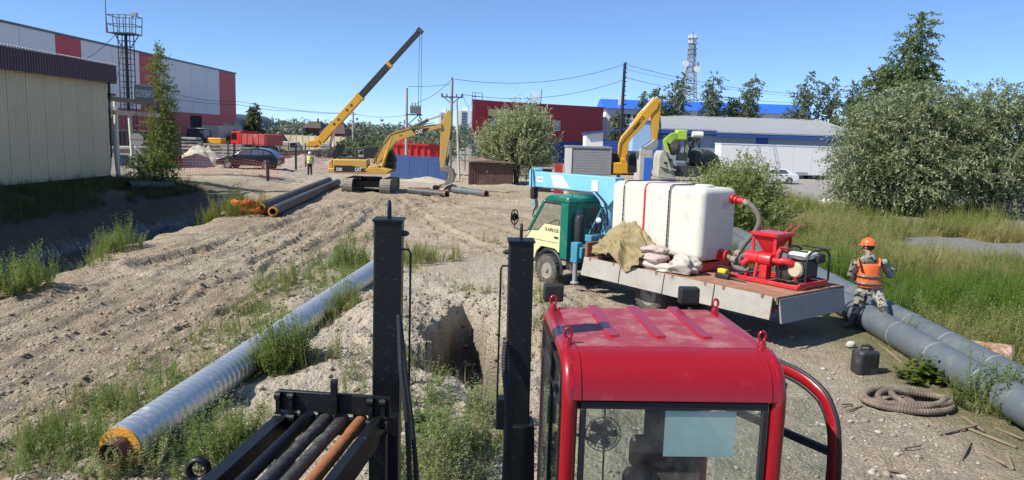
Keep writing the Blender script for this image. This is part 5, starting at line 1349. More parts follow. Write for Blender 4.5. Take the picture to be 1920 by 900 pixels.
# scrap pipes near the excavator
def scrap(px0, py0, px1, py1, d0, d1, r, label, mt='steel_dark'):
    a = at(px0, py0, d0); b = at(px1, py1, d1); a.z = hz(a.x, d0) + r * .9; b.z = hz(b.x, d1) + r * .9
    o = thing('scrap_pipe', label, 'pipe', a, 0, 'scrap pipes beside the bucket'); MB().ring((0, 0, 0), b - a, r, r * .8, 20).build('pipe', M_[mt], o, smooth=40); u = (b - a).normalized(); MB().ring(-u * .02, u * .1, r * 1.04, r * .78, 20).build('collar', M_['rust'], o, smooth=40)
scrap(838, 352, 768, 350, 43.5, 45, .22, 'dark grey pipe lying across in front of the blue fence')
scrap(912, 349, 850, 345, 44, 46, .2, 'pipe stub with open end in front of the brown shed', 'grey_coat')
scrap(900, 349, 865, 344, 44.6, 47, .18, 'thinner pipe stub beside the open-ended one', 'grey_coat')
scrap(783, 339, 805, 345, 46.5, 47, .16, 'short rusty pipe tilted on the scrap heap', 'rust')
scrap(838, 341, 815, 346, 46.8, 48, .16, 'rusty pipe piece nearest the bucket', 'rust')
b = gp(285, 352, .9); 
a = at(322, 338, 36.5); b_ = at(240, 356, 33.2); a.z = hz(a.x, a.y) + .18; b_.z = hz(b_.x, b_.y) + .2
o = thing('old_pipe', 'old pipe half hidden in the shaded grass below the gate', 'pipe', b_); MB().ring((0, 0, 0), a - b_, .2, .17, 20).build('pipe', M_['dark_coat'], o, smooth=40)
b = gp(472, 402); o = crumple('orange_netting', 'crumpled orange netting on the bank near the grey pipes', (b.x, b.y, hz(b.x, b.y) + .15), (.6, .5, .34), 1.5, M_['orange'], 'netting', 9)
# ---------------------------------------------------------------- drilling rig in the foreground
RZ = R(3.0)
CX, CY = .315, 4.05               # near left corner of the cab in plan
rig = thing('drilling_rig', 'drilling rig with glossy red cab, black posts and rod rack in the foreground', 'drilling rig', (CX, CY, hz(.9, 5)), RZ)
RM = (Matrix.Translation((CX, CY, 0)) @ Matrix.Rotation(RZ, 4, 'Z')).inverted(); gz0 = rig.location.z
def rl(px, py, d): 
    v = RM @ at(px, py, d); v.z -= gz0; return v
CW, CD, CT = 1.30, 1.36, 2.375 - gz0     # cab width, depth, roof height
# roof shell: profile along depth extruded over the width, with rounded front
prof = [(0.0, CT - .245), (.012, CT - .17), (.045, CT - .10), (.10, CT - .045), (.17, CT - .012), (.26, CT), (CD - .14, CT), (CD - .05, CT - .02), (CD, CT - .07), (CD, CT - .19), (CD - .06, CT - .19), (CD - .06, CT - .08), (CD - .16, CT - .05), (.27, CT - .05), (.20, CT - .06), (.12, CT - .10), (.075, CT - .15), (.05, CT - .245)]
m = MB(); m.prism(prof, .045, CW - .045, 'x'); roof = m.build('roof', M_['red_paint'], rig, smooth=35, bevel=.004)
# rounded side rails of the roof / corner pillars
for sx, x in ((0, .045), (1, CW - .045)):
    pts = [(x, .05, .75), (x, .04, CT - .30), (x, .05, CT - .20), (x, .085, CT - .12), (x, .14, CT - .07), (x, .22, CT - .045), (x, .32, CT - .042), (x, CD - .16, CT - .042), (x, CD - .07, CT - .08), (x, CD - .04, CT - .16), (x, CD - .04, .75)]
    MB().tube(pts, .047, 14).build('pillar', M_['red_paint'], rig, smooth=50)
MB().bx(.10, .265, CT - .002, CW - .10, CD - .10, CT + .004).build('roof_panel', M_['red_dusty'], roof, bevel=.003)
# raised ribs on the roof
for x in (.36, .655, .95):
    m = MB(); w = .052
    poly = [(-w, CD - .08), (-w, .47), (-w * .6, .435), (w * .6, .435), (w, .47), (w, CD - .08)]
    top = [(px_ * .62, py_ + (.02 if py_ < .6 else 0)) for px_, py_ in poly]; nb = len(poly)
    m.add([(x + p, q, CT - .004) for p, q in poly] + [(x + p, q, CT + .019) for p, q in top], [tuple(range(nb, 2 * nb))] + [(i, (i + 1) % nb, nb + (i + 1) % nb, nb + i) for i in range(nb)])
    m.build('roof_rib', M_['red_paint'], roof, smooth=30)
for x, y in ((.055, .30), (CW - .06, .30), (.06, CD - .16), (CW - .06, CD - .16)):
    m = MB(); m.lathe([(.026, 0), (.026, .035), (.020, .045), (.018, .055)], (x, y, CT - .012), n=14)
    ring = [(x + .021 * math.cos(a), y, CT + .068 + .030 * math.sin(a)) for a in [i * math.pi / 9 for i in range(18)]]
    m.tube(ring, .009, 8, closed=True); m.build('lifting_eye', M_['red_paint'], rig, smooth=50)
for x in (.10, CW - .10): MB().tube([(x, a - .003 if i < 5 else a, b + .002) for i, (a, b) in enumerate(prof[:6])] + [(x, CD - .12, CT + .003)], .004, 6).build('roof_seam', M_['red_paint'], roof)
# work lamps on the far edge of the roof
for x in (.09, 1.13):
    m = MB(); m.box((x, CD + .14, CT + .06), (.15, .09, .13)); m.bar((x, CD + .05, CT - .06), (x, CD + .11, CT - .03), .03); m.build('work_lamp', M_['black_plastic'], rig, bevel=.042, seg=4)
# front frame, window rubber and panes
GL = glass('cab_glass', (.93, .985, .965), .01, 1); GLS = glass('cab_glass_side', (.75, .84, .81), .02, 1)
m = MB(); x0, x1 = .105, CW - .105; zt = CT - .275
m.bx(x0, .015, zt - .022, x1, .045, zt + .022); m.bx(x0, .015, .8, x0 + .035, .045, zt - .022); m.bx(x1 - .035, .015, .8, x1, .045, zt - .022); m.build('windscreen_rubber', M_['black_plastic'], rig, bevel=.006)
MB().bx(x0 + .03, .026, .85, x1 - .03, .032, zt - .02).build('windscreen', GL, rig)
MB().bx(.095, .05, CT - .31, CW - .095, .09, CT - .255).build('header_lining', M_['black_plastic'], rig)
MB().bx(.05, .02, .35, CW - .05, .07, .85).build('front_panel', M_['red_paint'], rig, bevel=.01)
# paper sheet stuck inside the windscreen
mk('paper', (.62, .72, .68), .8, var=.06, vs=9, dirt=(.78, .85, .82), da=.35, ds=7)
MB().bx(.60, .033, zt - .31, 1.015, .0335, zt - .035).build('paper_sheet', M_['paper'], rig)
# left side window frame
m = MB(); xs = .0
for y0, y1, z0, z1 in ((.11, CD - .09, CT - .135, CT - .10), (.11, CD - .09, CT - .33, CT - .295), (.11, CD - .09, .78, .83)): m.bx(xs - .005, y0, z0, xs + .03, y1, z1)
for y in (.11, .62, CD - .12): m.bx(xs - .004, y, .80, xs + .028, y + .03, CT - .12)
m.build('side_window_frame', M_['black_plastic'], rig)
MB().bx(.008, .13, .83, .013, CD - .1, CT - .13).build('side_window', GLS, rig)
MB().bx(-.02, .60, CT - .62, -.004, .63, CT - .44).build('side_window_handle', M_['chrome'], rig)
MB().bx(-.012, .05, .2, .03, CD - .04, .80).build('side_panel', M_['black_paint'], rig, bevel=.01)
# rear wall with window opening; solid right part added to darken the windscreen there
m = MB(); m.bx(.09, CD - .06, .3, CW - .09, CD - .02, .82); m.bx(.09, CD - .06, .82, .14, CD - .02, CT - .19); m.bx(.80, CD - .06, .82, .90, CD - .02, CT - .19); m.bx(.90, CD - .06, .82, CW - .09, CD - .02, CT - .19); m.bx(.14, CD - .06, CT - .25, CW - .15, CD - .02, CT - .19); m.build('rear_wall', M_['black_plastic'], rig, bevel=.01)
MB().bx(.14, CD - .045, .82, .80, CD - .04, CT - .25).build('rear_window', glass('rear_glass', (.95, .985, .97), .02, 1), rig)
m = MB(); m.bar((.48, CD - .07, CT - .26), (.50, CD - .07, .9), .012); m.build('wiper', M_['black_plastic'], rig)
MB().bx(.06, .08, .3, CW - .06, CD - .06, .36).build('cab_floor', M_['black_plastic'], rig)
# seat with headrest in dark red
mk('seat_red', (.045, .008, .012), .4, var=.2, vs=4)
m = MB(); m.box((.77, .95, .98), (.40, .14, .62)); bk = m.build('seat_back', M_['seat_red'], rig, bevel=.07, seg=4)
MB().box((.77, .97, 1.40), (.31, .11, .24)).build('headrest', M_['seat_red'], rig, bevel=.06, seg=4)
MB().box((.77, .70, .72), (.50, .52, .14)).build('seat_cushion', M_['seat_red'], rig, bevel=.05, seg=3)
MB().box((.77, .72, .5), (.3, .35, .4)).build('seat_pedestal', M_['black_plastic'], rig)
# fan
fc = rl(1130, 812, 4.62); m = MB()
for rr_ in (.115, .09, .065, .04): m.tube([fc + V(rr_ * math.cos(a), -.02 - (.115 - rr_) * .2, rr_ * math.sin(a)) for a in [i * math.pi / 12 for i in range(24)]], .0035, 5, closed=True)
for i in range(24): a = i * math.pi / 12; m.tube([fc + V(.035 * math.cos(a), -.036, .035 * math.sin(a)), fc + V(.09 * math.cos(a + .2), -.028, .09 * math.sin(a + .2)), fc + V(.118 * math.cos(a + .35), .0, .118 * math.sin(a + .35)), fc + V(.1 * math.cos(a + .4), .05, .1 * math.sin(a + .4))], .002, 4)
fan = m.build('fan_guard', M_['steel_dark'], rig)
for i in range(5):
    a = i * 1.2566; MB().prism([(.012, -.012), (.085, -.04), (.10, .0), (.08, .035), (.012, .012)], 0, .004, 'y', Matrix.Translation(fc) @ Matrix.Rotation(a, 4, 'Y') @ Matrix.Rotation(.5, 4, 'X')).build('fan_blade', M_['seat_red'], fan)
MB().cyl(fc + V(0, -.03, 0), fc + V(0, .08, 0), .035, n=12).build('fan_motor', M_['black_plastic'], fan, smooth=40)
MB().tube([fc + V(0, .06, 0), fc + V(-.05, .12, -.1), V(.12, CD - .08, fc.z - .25)], .012, 6).build('fan_bracket', M_['black_plastic'], fan)
# joystick console
m = MB(); m.box((1.05, .55, .95), (.2, .5, .5)); m.build('console', M_['black_plastic'], rig, bevel=.03)
MB().tube([(1.0, .42, 1.2), (1.0, .40, 1.34), (.97, .38, 1.38), (.93, .38, 1.36)], .018, 8).build('joystick', M_['black_plastic'], rig, smooth=50)
# open door on the right side, hinged at the rear
hinge = rl(1440, 700, 5.15); dq = rl(1572, 760, 4.50)
hx, hy = CW + .02, CD - .12; ex, ey = dq.x, dq.y
dl = math.hypot(ex - hx, ey - hy); dM = Matrix.Translation((hx, hy, 0)) @ Matrix.Rotation(math.atan2(ey - hy, ex - hx), 4, 'Z')
def D(u, z): return dM @ V(u, 0, z)
zt_d = CT - .25
outl = [D(.0, CT - .28), D(dl * .35, CT - .25), D(dl * .72, CT - .28), D(dl * .90, CT - .36), D(dl * .99, CT - .52), D(dl * 1.02, CT - .8), D(dl * 1.03, .55), D(.0, .55)]
def rnd_path(P, n=5):
    out = [P[0]]
    for i in range(1, len(P) - 1):
        for k in range(n + 1):
            t = k / n; a = P[i].lerp(P[i - 1], .35); b = P[i].lerp(P[i + 1], .35)
            out.append((a.lerp(P[i], t)).lerp(P[i].lerp(b, t), t))
    out.append(P[-1]); return out
dp = rnd_path(outl[:-1])
MB().tube(dp, [(.040, .024)] * len(dp), 10).build('door_frame', M_['red_paint'], rig, smooth=50)
ins = [p + (D(dl * .5, 1.3) - p).normalized() * .045 for p in dp]; MB().tube(ins, .016, 8).build('door_seal', M_['black_plastic'], rig, smooth=50)
outer = [p - (D(dl * .5, 1.3) - p).normalized() * .035 for p in dp]; MB().tube(outer, .016, 8).build('door_edge', M_['black_plastic'], rig, smooth=50)
MB().bar(D(0, CT - .70), D(dl * 1.0, CT - .70), .03, .05).build('door_bar', M_['black_plastic'], rig)
m = MB(); pg = [D(.03, .6)] + [p + (D(dl * .5, 1.3) - p).normalized() * .03 for p in dp[:-1]]; nn = (D(1, 0) - D(0, 0)).cross(V(0, 0, 1)) * .003
m.add([p + nn for p in pg] + [p - nn for p in pg], [tuple(range(len(pg))), tuple(reversed(range(len(pg), 2 * len(pg))))]); m.build('door_glass', glass('door_glass', (.95, .99, .975), .01, 1), rig, fix=False)
m = MB(); m.bar((CW - .02, .2, CT - .2), (CW + .06, .22, CT - .22), .06); m.cyl((CW + .03, .2, CT - .27), (CW + .03, .2, CT - .17), .03, n=10); m.build('door_stay', M_['black_plastic'], rig, smooth=40)
# two black mast posts
def post(px, pt, d, w, zb, lean_px, side, nm='mast_post'):
    t = rl(px, pt, d); bt = rl(px + lean_px, 900, d); k = (t.z - zb) / (t.z - bt.z); bb = t.lerp(bt, k)
    m = MB(); m.bar(bb, t, w, w, up=(0, 1, 0)); p = m.build(nm, M_['black_paint'], rig, bevel=.008)
    MB().bx(t.x - w * .55, t.y - w * .55, t.z - .004, t.x + w * .55, t.y + w * .55, t.z + .008).build('post_cap', M_['black_paint'], p)
    rg = [t + V(.012 * math.cos(a) * 0, .028 * math.cos(a), .05 + .05 * math.sin(a)) for a in [math.pi * i / 8 - .0 for i in range(9)]]
    rg = [t + V(0, -.03, 0)] + rg[::-1][:] + [t + V(0, .03, 0)]
    MB().tube(rg, .0085, 7).build('lifting_loop', M_['black_paint'], p, smooth=50)
    s = side; e = t + V(s * w * .5, -.02, -.07); m = MB(); m.cyl(e, e + V(s * .025, 0, 0), .016, n=8); m.cyl(e + V(s * .02, 0, 0), e + V(s * .035, 0, 0), .009, n=6); m.build('bolt', M_['steel_dark'], p)
    e = t + V(s * w * .5, -.03, -.155); rod = [e, e + V(s * .035, 0, 0), e + V(s * .045, 0, -.02), e + V(s * .045, -.0, -1.05)]; MB().tube(rod, .006, 6).build('guide_rod', M_['black_paint'], p, smooth=50)
    return p, t
lp, lt = post(730, 412, 4.0, .148, .35, -6, 1)
rp, rt = post(977, 451, 4.55, .150, .35, -11, -1)
def corr_hose(pts, r, parent, nm, mt='black_plastic', pitch=.018):
    P = [Vector(p) for p in pts]
    for _ in range(3):
        Q = [P[0]]
        for a, b in zip(P[:-1], P[1:]): Q += [a.lerp(b, .25), a.lerp(b, .75)]
        P = Q + [P[-1]]
    acc = [0]
    for a, b in zip(P[:-1], P[1:]): acc.append(acc[-1] + (b - a).length)
    n = int(acc[-1] / (pitch / 2)); out = []; j = 0
    for i in range(n + 1):
        s = acc[-1] * i / n
        while j < len(acc) - 2 and acc[j + 1] < s: j += 1
        out.append(P[j].lerp(P[j + 1], (s - acc[j]) / max(1e-6, acc[j + 1] - acc[j])))
    return MB().tube(out, [r * (1.0 if i % 2 else .86) for i in range(len(out))], 9).build(nm, M_[mt], parent, smooth=30)
corr_hose([rl(748, 590, 3.93), rl(750, 640, 3.9), rl(752, 700, 3.85), rl(764, 780, 3.8), rl(768, 900, 3.8), rl(766, 1000, 3.8)], .016, rig, 'hydraulic_hose')
corr_hose([rl(750, 600, 3.97), rl(756, 660, 3.95), rl(764, 730, 3.9), rl(776, 820, 3.85), rl(782, 920, 3.85), rl(784, 1000, 3.85)], .014, rig, 'hydraulic_hose')
corr_hose([rl(948, 640, 4.45), rl(944, 680, 4.4), rl(950, 740, 4.35), rl(952, 800, 4.35), rl(946, 880, 4.35), rl(944, 1000, 4.3)], .019, rig, 'hydraulic_hose')
corr_hose([rl(951, 650, 4.45), rl(953, 690, 4.4), rl(957, 760, 4.36), rl(957, 830, 4.36), rl(950, 900, 4.36), rl(950, 1000, 4.3)], .016, rig, 'hydraulic_hose')
m = MB(); m.bar(rl(938, 800, 4.5), rl(938, 745, 4.5), .05, .1); m.bar(rl(938, 772, 4.5), rl(952, 772, 4.5), .04, .06); m.build('bracket', M_['black_paint'], rig)
m = MB(); m.bar(rl(972, 1000, 4.52), rl(972, 790, 4.52), .19, .18); m.build('post_sleeve', M_['black_paint'], rig, bevel=.008)
m = MB(); m.bar(rl(722, 1000, 3.95), rl(722, 770, 3.95), .16, .17); m.build('post_sleeve', M_['black_paint'], rig, bevel=.008)
# rod rack
A = rl(692, 783, 3.78); Bv = rl(560, 783, 3.82)
sd = (Bv - A); sd.z = 0; sd.normalize(); back = V(0, 0, 1).cross(sd).normalized()
if back.y > 0: back = -back
zr0 = A.z
def rk(u, v, z=0): return V(A.x, A.y, zr0 + z) + sd * u + back * v      # u left, v towards the viewer
wd = .44; Lk = 2.2
m = MB(); m.bar(rk(-.075, .0, -.02), rk(-.075, Lk, -.02), .05, .13); m.build('rack_rail', M_['black_paint'], rig, bevel=.004)
m = MB(); m.bar(rk(wd, -.03, -.03), rk(wd, Lk, -.03), .07, .10); m.build('rack_rail', M_['black_paint'], rig, bevel=.004)
mk('rod_grey', (.06, .058, .055), .55, .4, var=.25, vs=14, dirt=(.13, .115, .10), da=.5, ds=20, bump=.2, bs=40); mk('rod_rust', (.30, .11, .035), .8, var=.3, vs=9, dirt=(.16, .06, .03), da=.35, ds=7, bump=.25, bs=50)
for i, (u, mt) in enumerate(((.025, 'rod_rust'), (.125, 'rod_grey'), (.215, 'rod_grey'), (.31, 'black_paint'))):
    d_ = thing('drill_rod', ('rust-coloured drill rod beside the right rail of the rack', 'worn grey drill rod next to the rusty one', 'second grey drill rod from the rusty one', 'black drill rod next to the left rail of the rack')[i], 'drill rod', (0, 0, 0), 0, 'drill rods in the rack')
    d_.location = (Matrix.Translation(rig.location) @ Matrix.Rotation(RZ, 4, 'Z')) @ rk(u, .04, .0); d_.rotation_euler = (0, 0, RZ)
    f = lambda v: rk(u, v, 0) - rk(u, .04, 0)
    MB().tube([f(.04), f(.06), f(.20), f(.215), f(.25), f(Lk - .1)], [.030, .034, .034, .0345, .031, .031], 18).build('rod', M_[mt], d_, smooth=40)
    MB().ring(f(.03), f(.10), .028, .018, 16).build('thread_end', M_['steel_dark'], d_, smooth=40)
for u in (-.03, .07, .17, .262, .36): MB().prism([(-.014, -.05), (.014, -.05), (.014, .055), (-.014, .03)], -.02, .03, 'y', Matrix.Translation(rk(u, .0, .0))).build('rod_divider', M_['black_paint'], rig)
MB().bar(rk(-.09, -.03, -.07), rk(wd + .05, -.03, -.07), .04, .09).build('rack_end_plate', M_['black_paint'], rig)
# cross bar over the rods with links
cz = rl(640, 758, 3.72).z - zr0
m = MB(); m.bar(rk(-.13, .06, cz), rk(wd + .03, .06, cz), .03, .105); m.build('crossbar', M_['black_paint'], rig, bevel=.004)
MB().bar(rk(.155, .10, cz - .05), rk(.155, .10, cz + .14), .035, .03).build('crossbar_lug', M_['black_paint'], rig, bevel=.004)
for u in (-.10, -.035, wd - .05, wd + .02):
    m = MB(); m.bar(rk(u, .09, cz + .045), rk(u, .09, -.01), .02, .03); m.cyl(rk(u - .015, .09, cz + .03), rk(u + .015, .09, cz + .03), .022, n=10); m.cyl(rk(u - .02, .09, .005), rk(u + .02, .09, .005), .026, n=10); m.build('link', M_['black_paint'], rig, smooth=40)
# hook eye at lower left
he = rl(372, 880, 3.3); m = MB(); m.tube([he + V(.045 * math.cos(a), 0, .05 * math.sin(a)) for a in [i * math.pi / 8 for i in range(16)]], [(.016, .022)] * 16, 8, closed=True); m.bar(he + V(-.01, 0, -.05), he + V(-.03, 0, -.4), .05, .03); m.build('rack_eye', M_['black_paint'], rig, smooth=50)
# struts under the rack, main frame and crawler tracks (below the picture)
for u in (-.07, wd):
    for v in (.05, 1.9): MB().bar(rk(u, v, -.06), V(rk(u, v).x, rk(u, v).y, .55), .08, .1).build('rack_leg', M_['black_paint'], rig)
m = MB(); m.bar(rk(-.075, .02, -.09), rk(-.02, .0, -1.2), .03, .03); m.build('guide_rod', M_['grey_metal'], rig)
MB().bx(-1.7, -1.6, .42, CW + .1, CD + .5, .62).build('deck', M_['black_paint'], rig, bevel=.01)
MB().bx(-1.7, -3.4, 1.2, CW + .1, -1.0, 1.35).build('operator_deck', M_['steel_dark'], rig)
for x in (-1.35, CW - .25):
    m = MB(); m.tube([(x, y_, z_) for y_, z_ in ((-3.2, .22), (-3.3, .3), (-3.2, .42), (CD, .42), (CD + .15, .3), (CD, .18), (-3.2, .18))], [(.10, .22)] * 7, 8, closed=True); m.build('crawler_track', M_['rubber'], rig)
MB().bx(-1.5, -3.2, .25, CW, CD, .42).build('undercarriage', M_['steel_dark'], rig)
for y_ in (-3.2, -1.2):
    for x in (-1.5, CW): MB().bx(x - .05, y_ - .05, .62, x + .05, y_ + .05, 1.2).build('deck_leg', M_['steel_dark'], rig)
# ---------------------------------------------------------------- small near things on the right
b = gp(1620, 697); z = hz(b.x, b.y)
o = thing('jerrican', 'black plastic jerrican standing on the dirt below the worker', 'jerrican', (b.x, b.y, z - .01), R(12))
mk('can_black', (.028, .028, .03), .45, var=.2, vs=6, dirt=(.16, .14, .12), da=.3, ds=5)
MB().bx(-.185, -.13, 0, .185, .13, .40).build('body', M_['can_black'], o, bevel=.05, seg=4)
m = MB(); m.tube([(-.11, 0, .38), (-.11, 0, .45), (-.07, 0, .475), (.05, 0, .475), (.08, 0, .45), (.08, 0, .38)], .022, 8); m.build('handle', M_['can_black'], o, smooth=50)
MB().lathe([(.035, .39), (.035, .43), (.03, .44), (.0001, .44)], (.14, .05, 0), n=12).build('cap', M_['can_black'], o, smooth=40)
MB().bx(-.13, -.134, .08, .13, -.129, .30).build('panel', M_['can_black'], o)
# coil of ribbed suction hose
b = gp(1695, 757); z = hz(b.x, b.y)
o = thing('hose_coil', 'coil of dirty ribbed suction hose on the dirt', 'hose', (b.x, b.y, z))
mk('coil_hose', (.135, .105, .078), .85, var=.2, vs=7, dirt=(.26, .205, .145), da=.45, ds=4)
pts = []
for i in range(88):
    a = i * .26 + .5; tt = i / 87; lp_ = int(a / 6.283)
    rr_ = .62 - .26 * tt + .05 * math.sin(a * 1.5 + lp_)
    zz = .05 + .045 * tt + .06 * math.sin(a * .9 + 1) ** 2 * (tt > .25)
    pts.append(V(rr_ * math.cos(a) * 1.08 + .05 * lp_, rr_ * math.sin(a) * .74 - .03 * lp_, zz))
pts = [V(1.12, -.28, .05), V(.9, -.05, .05), V(.72, .12, .06)] + pts + [V(pts[-1].x * .55, pts[-1].y * .5, .12), V(-.05, -.05, .09), V(.05, -.3, .06)]
def hose_obj(nm, P, r, parent, mt, pitch=.045):
    corr_hose(P, r, parent, nm, mt, pitch)
hose_obj('hose', pts, .046, o, 'coil_hose', .04)
MB().ring(pts[0], pts[0] + (pts[0] - pts[1]).normalized() * .05, .064, .045, 16).build('hose_end', M_['rust'], o, smooth=40)
# boards and splintered wood
for i, (x0, y0, x1, y1, w) in enumerate(((1790, 795, 1920, 850, .10), (1800, 780, 1850, 815, .08), (1750, 820, 1840, 800, .09), (1770, 770, 1830, 850, .05), (1860, 800, 1925, 830, .08), (1660, 880, 1700, 890, .06), (1580, 772, 1620, 758, .05), (1840, 850, 1890, 880, .05), (1600, 755, 1575, 762, .05), (1820, 830, 1800, 870, .06), (1885, 850, 1900, 890, .07), (1690, 845, 1730, 842, .04), (1640, 640, 1700, 690, .09))):
    p, q = gp(x0, y0), gp(x1, y1); p.z = hz(p.x, p.y) + .02; q.z = hz(q.x, q.y) + .02 + .015 * (i % 3); c = (p + q) / 2
    ob = MB().bar((p - c) * .8, (q - c) * .8, w * .62, .016 + .008 * (i % 2), w2=w * .38).build('plank', M_['wood'], bevel=.002); ob.location = c
    tag(ob, ('longest splintered board at the lower right below the thick pipes', 'short board lying next to the end of the hose coil', 'board crossing behind the longest one', 'thin lath leaning over the boards at the lower right', 'board end at the right picture edge', 'small wood chip at the bottom near the open cab door', 'pale stick beside the hose coil on its left', 'thin splinter below the longest board', 'tiny pale stick left of the hose coil near the door', 'short splinter in the corner of the wood pile', 'wide splinter at the lower right corner', 'thin stick on the dirt below the hose coil', 'board lying along the thick pipe behind the jerrican')[i], 'board', 'wood scraps on the dirt')
b = gp(1595, 652); ob = crumple('pale_stone', 'pale stone next to the jerrican', (b.x, b.y, hz(b.x, b.y) + .05), (.09, .07, .07), .3, M_['concrete'], 'stone', 12)
# ---------------------------------------------------------------- flatbed truck with loader crane
mk('truck_green', (.006, .15, .095), .35, var=.08, vs=2, dirt=(.10, .20, .15), da=.12, ds=3, coat=.2)
mk('truck_cream', (.66, .60, .33), .45, var=.04, vs=2, dirt=(.5, .44, .28), da=.12, ds=4)
mk('crane_blue', (.20, .50, .72), .45, var=.07, vs=3, dirt=(.34, .50, .60), da=.25, ds=5)
mk('crane_teal', (.05, .25, .36), .5, var=.12, vs=4, dirt=(.15, .17, .17), da=.3, ds=5)
mk('bed_side', (.36, .34, .295), .7, .0, var=.12, vs=3, dirt=(.30, .25, .19), da=.4, ds=2.5, bump=.15, bs=25)
mk('bed_plank', (.30, .14, .085), .85, var=.25, vs=5, dirt=(.36, .24, .16), da=.4, ds=3, rv=.15)
mk('tank_white', (.62, .60, .52), .45, var=.05, vs=1.6, dirt=(.47, .43, .34), da=.22, ds=2.4)
mk('tarp', (.27, .215, .105), .85, var=.25, vs=4, bump=.4, bs=14)
mk('sack', (.42, .33, .29), .8, var=.15, vs=6, bump=.3, bs=25)
mk('sack_white', (.45, .41, .35), .75, var=.12, vs=6, bump=.4, bs=22)
TR = V(3.6, 15.96, 0); TA = math.atan2(.793, -.609)
TR.z = max(-.05, hz(TR.x, TR.y)) * .5
tk = thing('flatbed_truck', 'small green and cream flatbed truck with light blue loader crane', 'truck', TR, TA)
TM = Matrix.Translation(TR) @ Matrix.Rotation(TA, 4, 'Z')
def on_truck(p): return TM @ Vector(p)
for x, w in ((3.35, .24), (0, .24)):
    for s in (1, -1):
        wh = wheel(tk, (x, s * .78, .38), .385, w, s, 'tyre_dusty', 'hub_grey')
        if x == 0: wheel(tk, (x, s * .50, .38), .385, w, s, 'tyre_dusty', 'hub_grey')
m = MB()
for y in (-.38, .38): m.bx(-3.05, y - .04, .58, 4.0, y + .04, .76)
for x in (-2.9, -1.5, 1.5, 2.6, 3.9): m.bx(x - .05, -.38, .6, x + .05, .38, .72)
m.build('chassis', M_['steel_dark'], tk)
MB().cyl((0, -.7, .38), (0, .7, .38), .09, n=10).build('rear_axle', M_['steel_dark'], tk, smooth=40); MB().cyl((3.35, -.7, .38), (3.35, .7, .38), .06, n=8).build('front_axle', M_['steel_dark'], tk, smooth=40)
m = MB()
for i in range(12): m.bx(-3.1 + i * .44, -1.08, .78, -3.02 + i * .44, 1.08, .88)
m.build('cross_bearers', M_['steel_dark'], tk)
MB().bx(.75, .42, .40, 1.5, .80, .72).build('fuel_tank', M_['steel_dark'], tk, bevel=.04)
MB().bx(-1.9, .42, .45, -.9, .9, .75).build('tool_box', M_['black_plastic'], tk, bevel=.03)
for i in range(9):
    y = -1.08 + i * .24; MB().bx(-3.15, y + .004, .885, 1.78, y + .236, .955 + .004 * (i % 2)).build('bed_plank', M_['bed_plank'], tk)
MB().bx(1.70, -1.08, .96, 1.78, 1.08, 1.28).build('headboard', M_['rust'], tk)
# dropped sideboards
xs = [1.76, .60, -.62, -1.85, -3.1]
for i in range(4):
    for s in (1, -1):
        x0, x1 = xs[i + 1] + .012, xs[i] - .012; t0 = .035 * (i == 0)
        m = MB(); m.add([(x0, s * 1.095, .955), (x1, s * 1.095, .955), (x1, s * (1.15 + t0), .545), (x0, s * 1.15, .545), (x0, s * 1.125, .96), (x1, s * 1.125, .96), (x1, s * (1.18 + t0), .55), (x0, s * 1.18, .55)], [(0, 1, 2, 3), (7, 6, 5, 4), (0, 4, 5, 1), (1, 5, 6, 2), (2, 6, 7, 3), (3, 7, 4, 0)])
        sb = m.build('sideboard', M_['bed_side'], tk, bevel=.006)
        if s == 1:
            for xx in (x0 + .2, x1 - .2): MB().bx(xx - .03, 1.10, .90, xx + .03, 1.135, .965).build('hinge', M_['rust'], sb)
m = MB(); m.add([(-3.19, -1.06, .93), (-3.19, 1.06, .93), (-3.27, 1.06, .50), (-3.27, -1.06, .50), (-3.16, -1.06, .93), (-3.16, 1.06, .93), (-3.23, 1.06, .50), (-3.23, -1.06, .50)], [(0, 1, 2, 3), (7, 6, 5, 4), (0, 4, 5, 1), (1, 5, 6, 2), (2, 6, 7, 3), (3, 7, 4, 0)]); m.build('tailgate', mat('tailgate_grey', (.26, .25, .23), .7, var=.1, vs=3, dirt=(.2, .17, .13), da=.3, ds=3), tk, bevel=.006)
MB().bx(-3.18, -1.09, .83, -3.14, 1.09, .955).build('rear_sill', M_['steel_dark'], tk)
for s in (1, -1): MB().bx(-2.95, s * .9 - .1, .62, -2.9, s * .9 + .1, .74).build('tail_lamp', M_['red_bright'], tk)
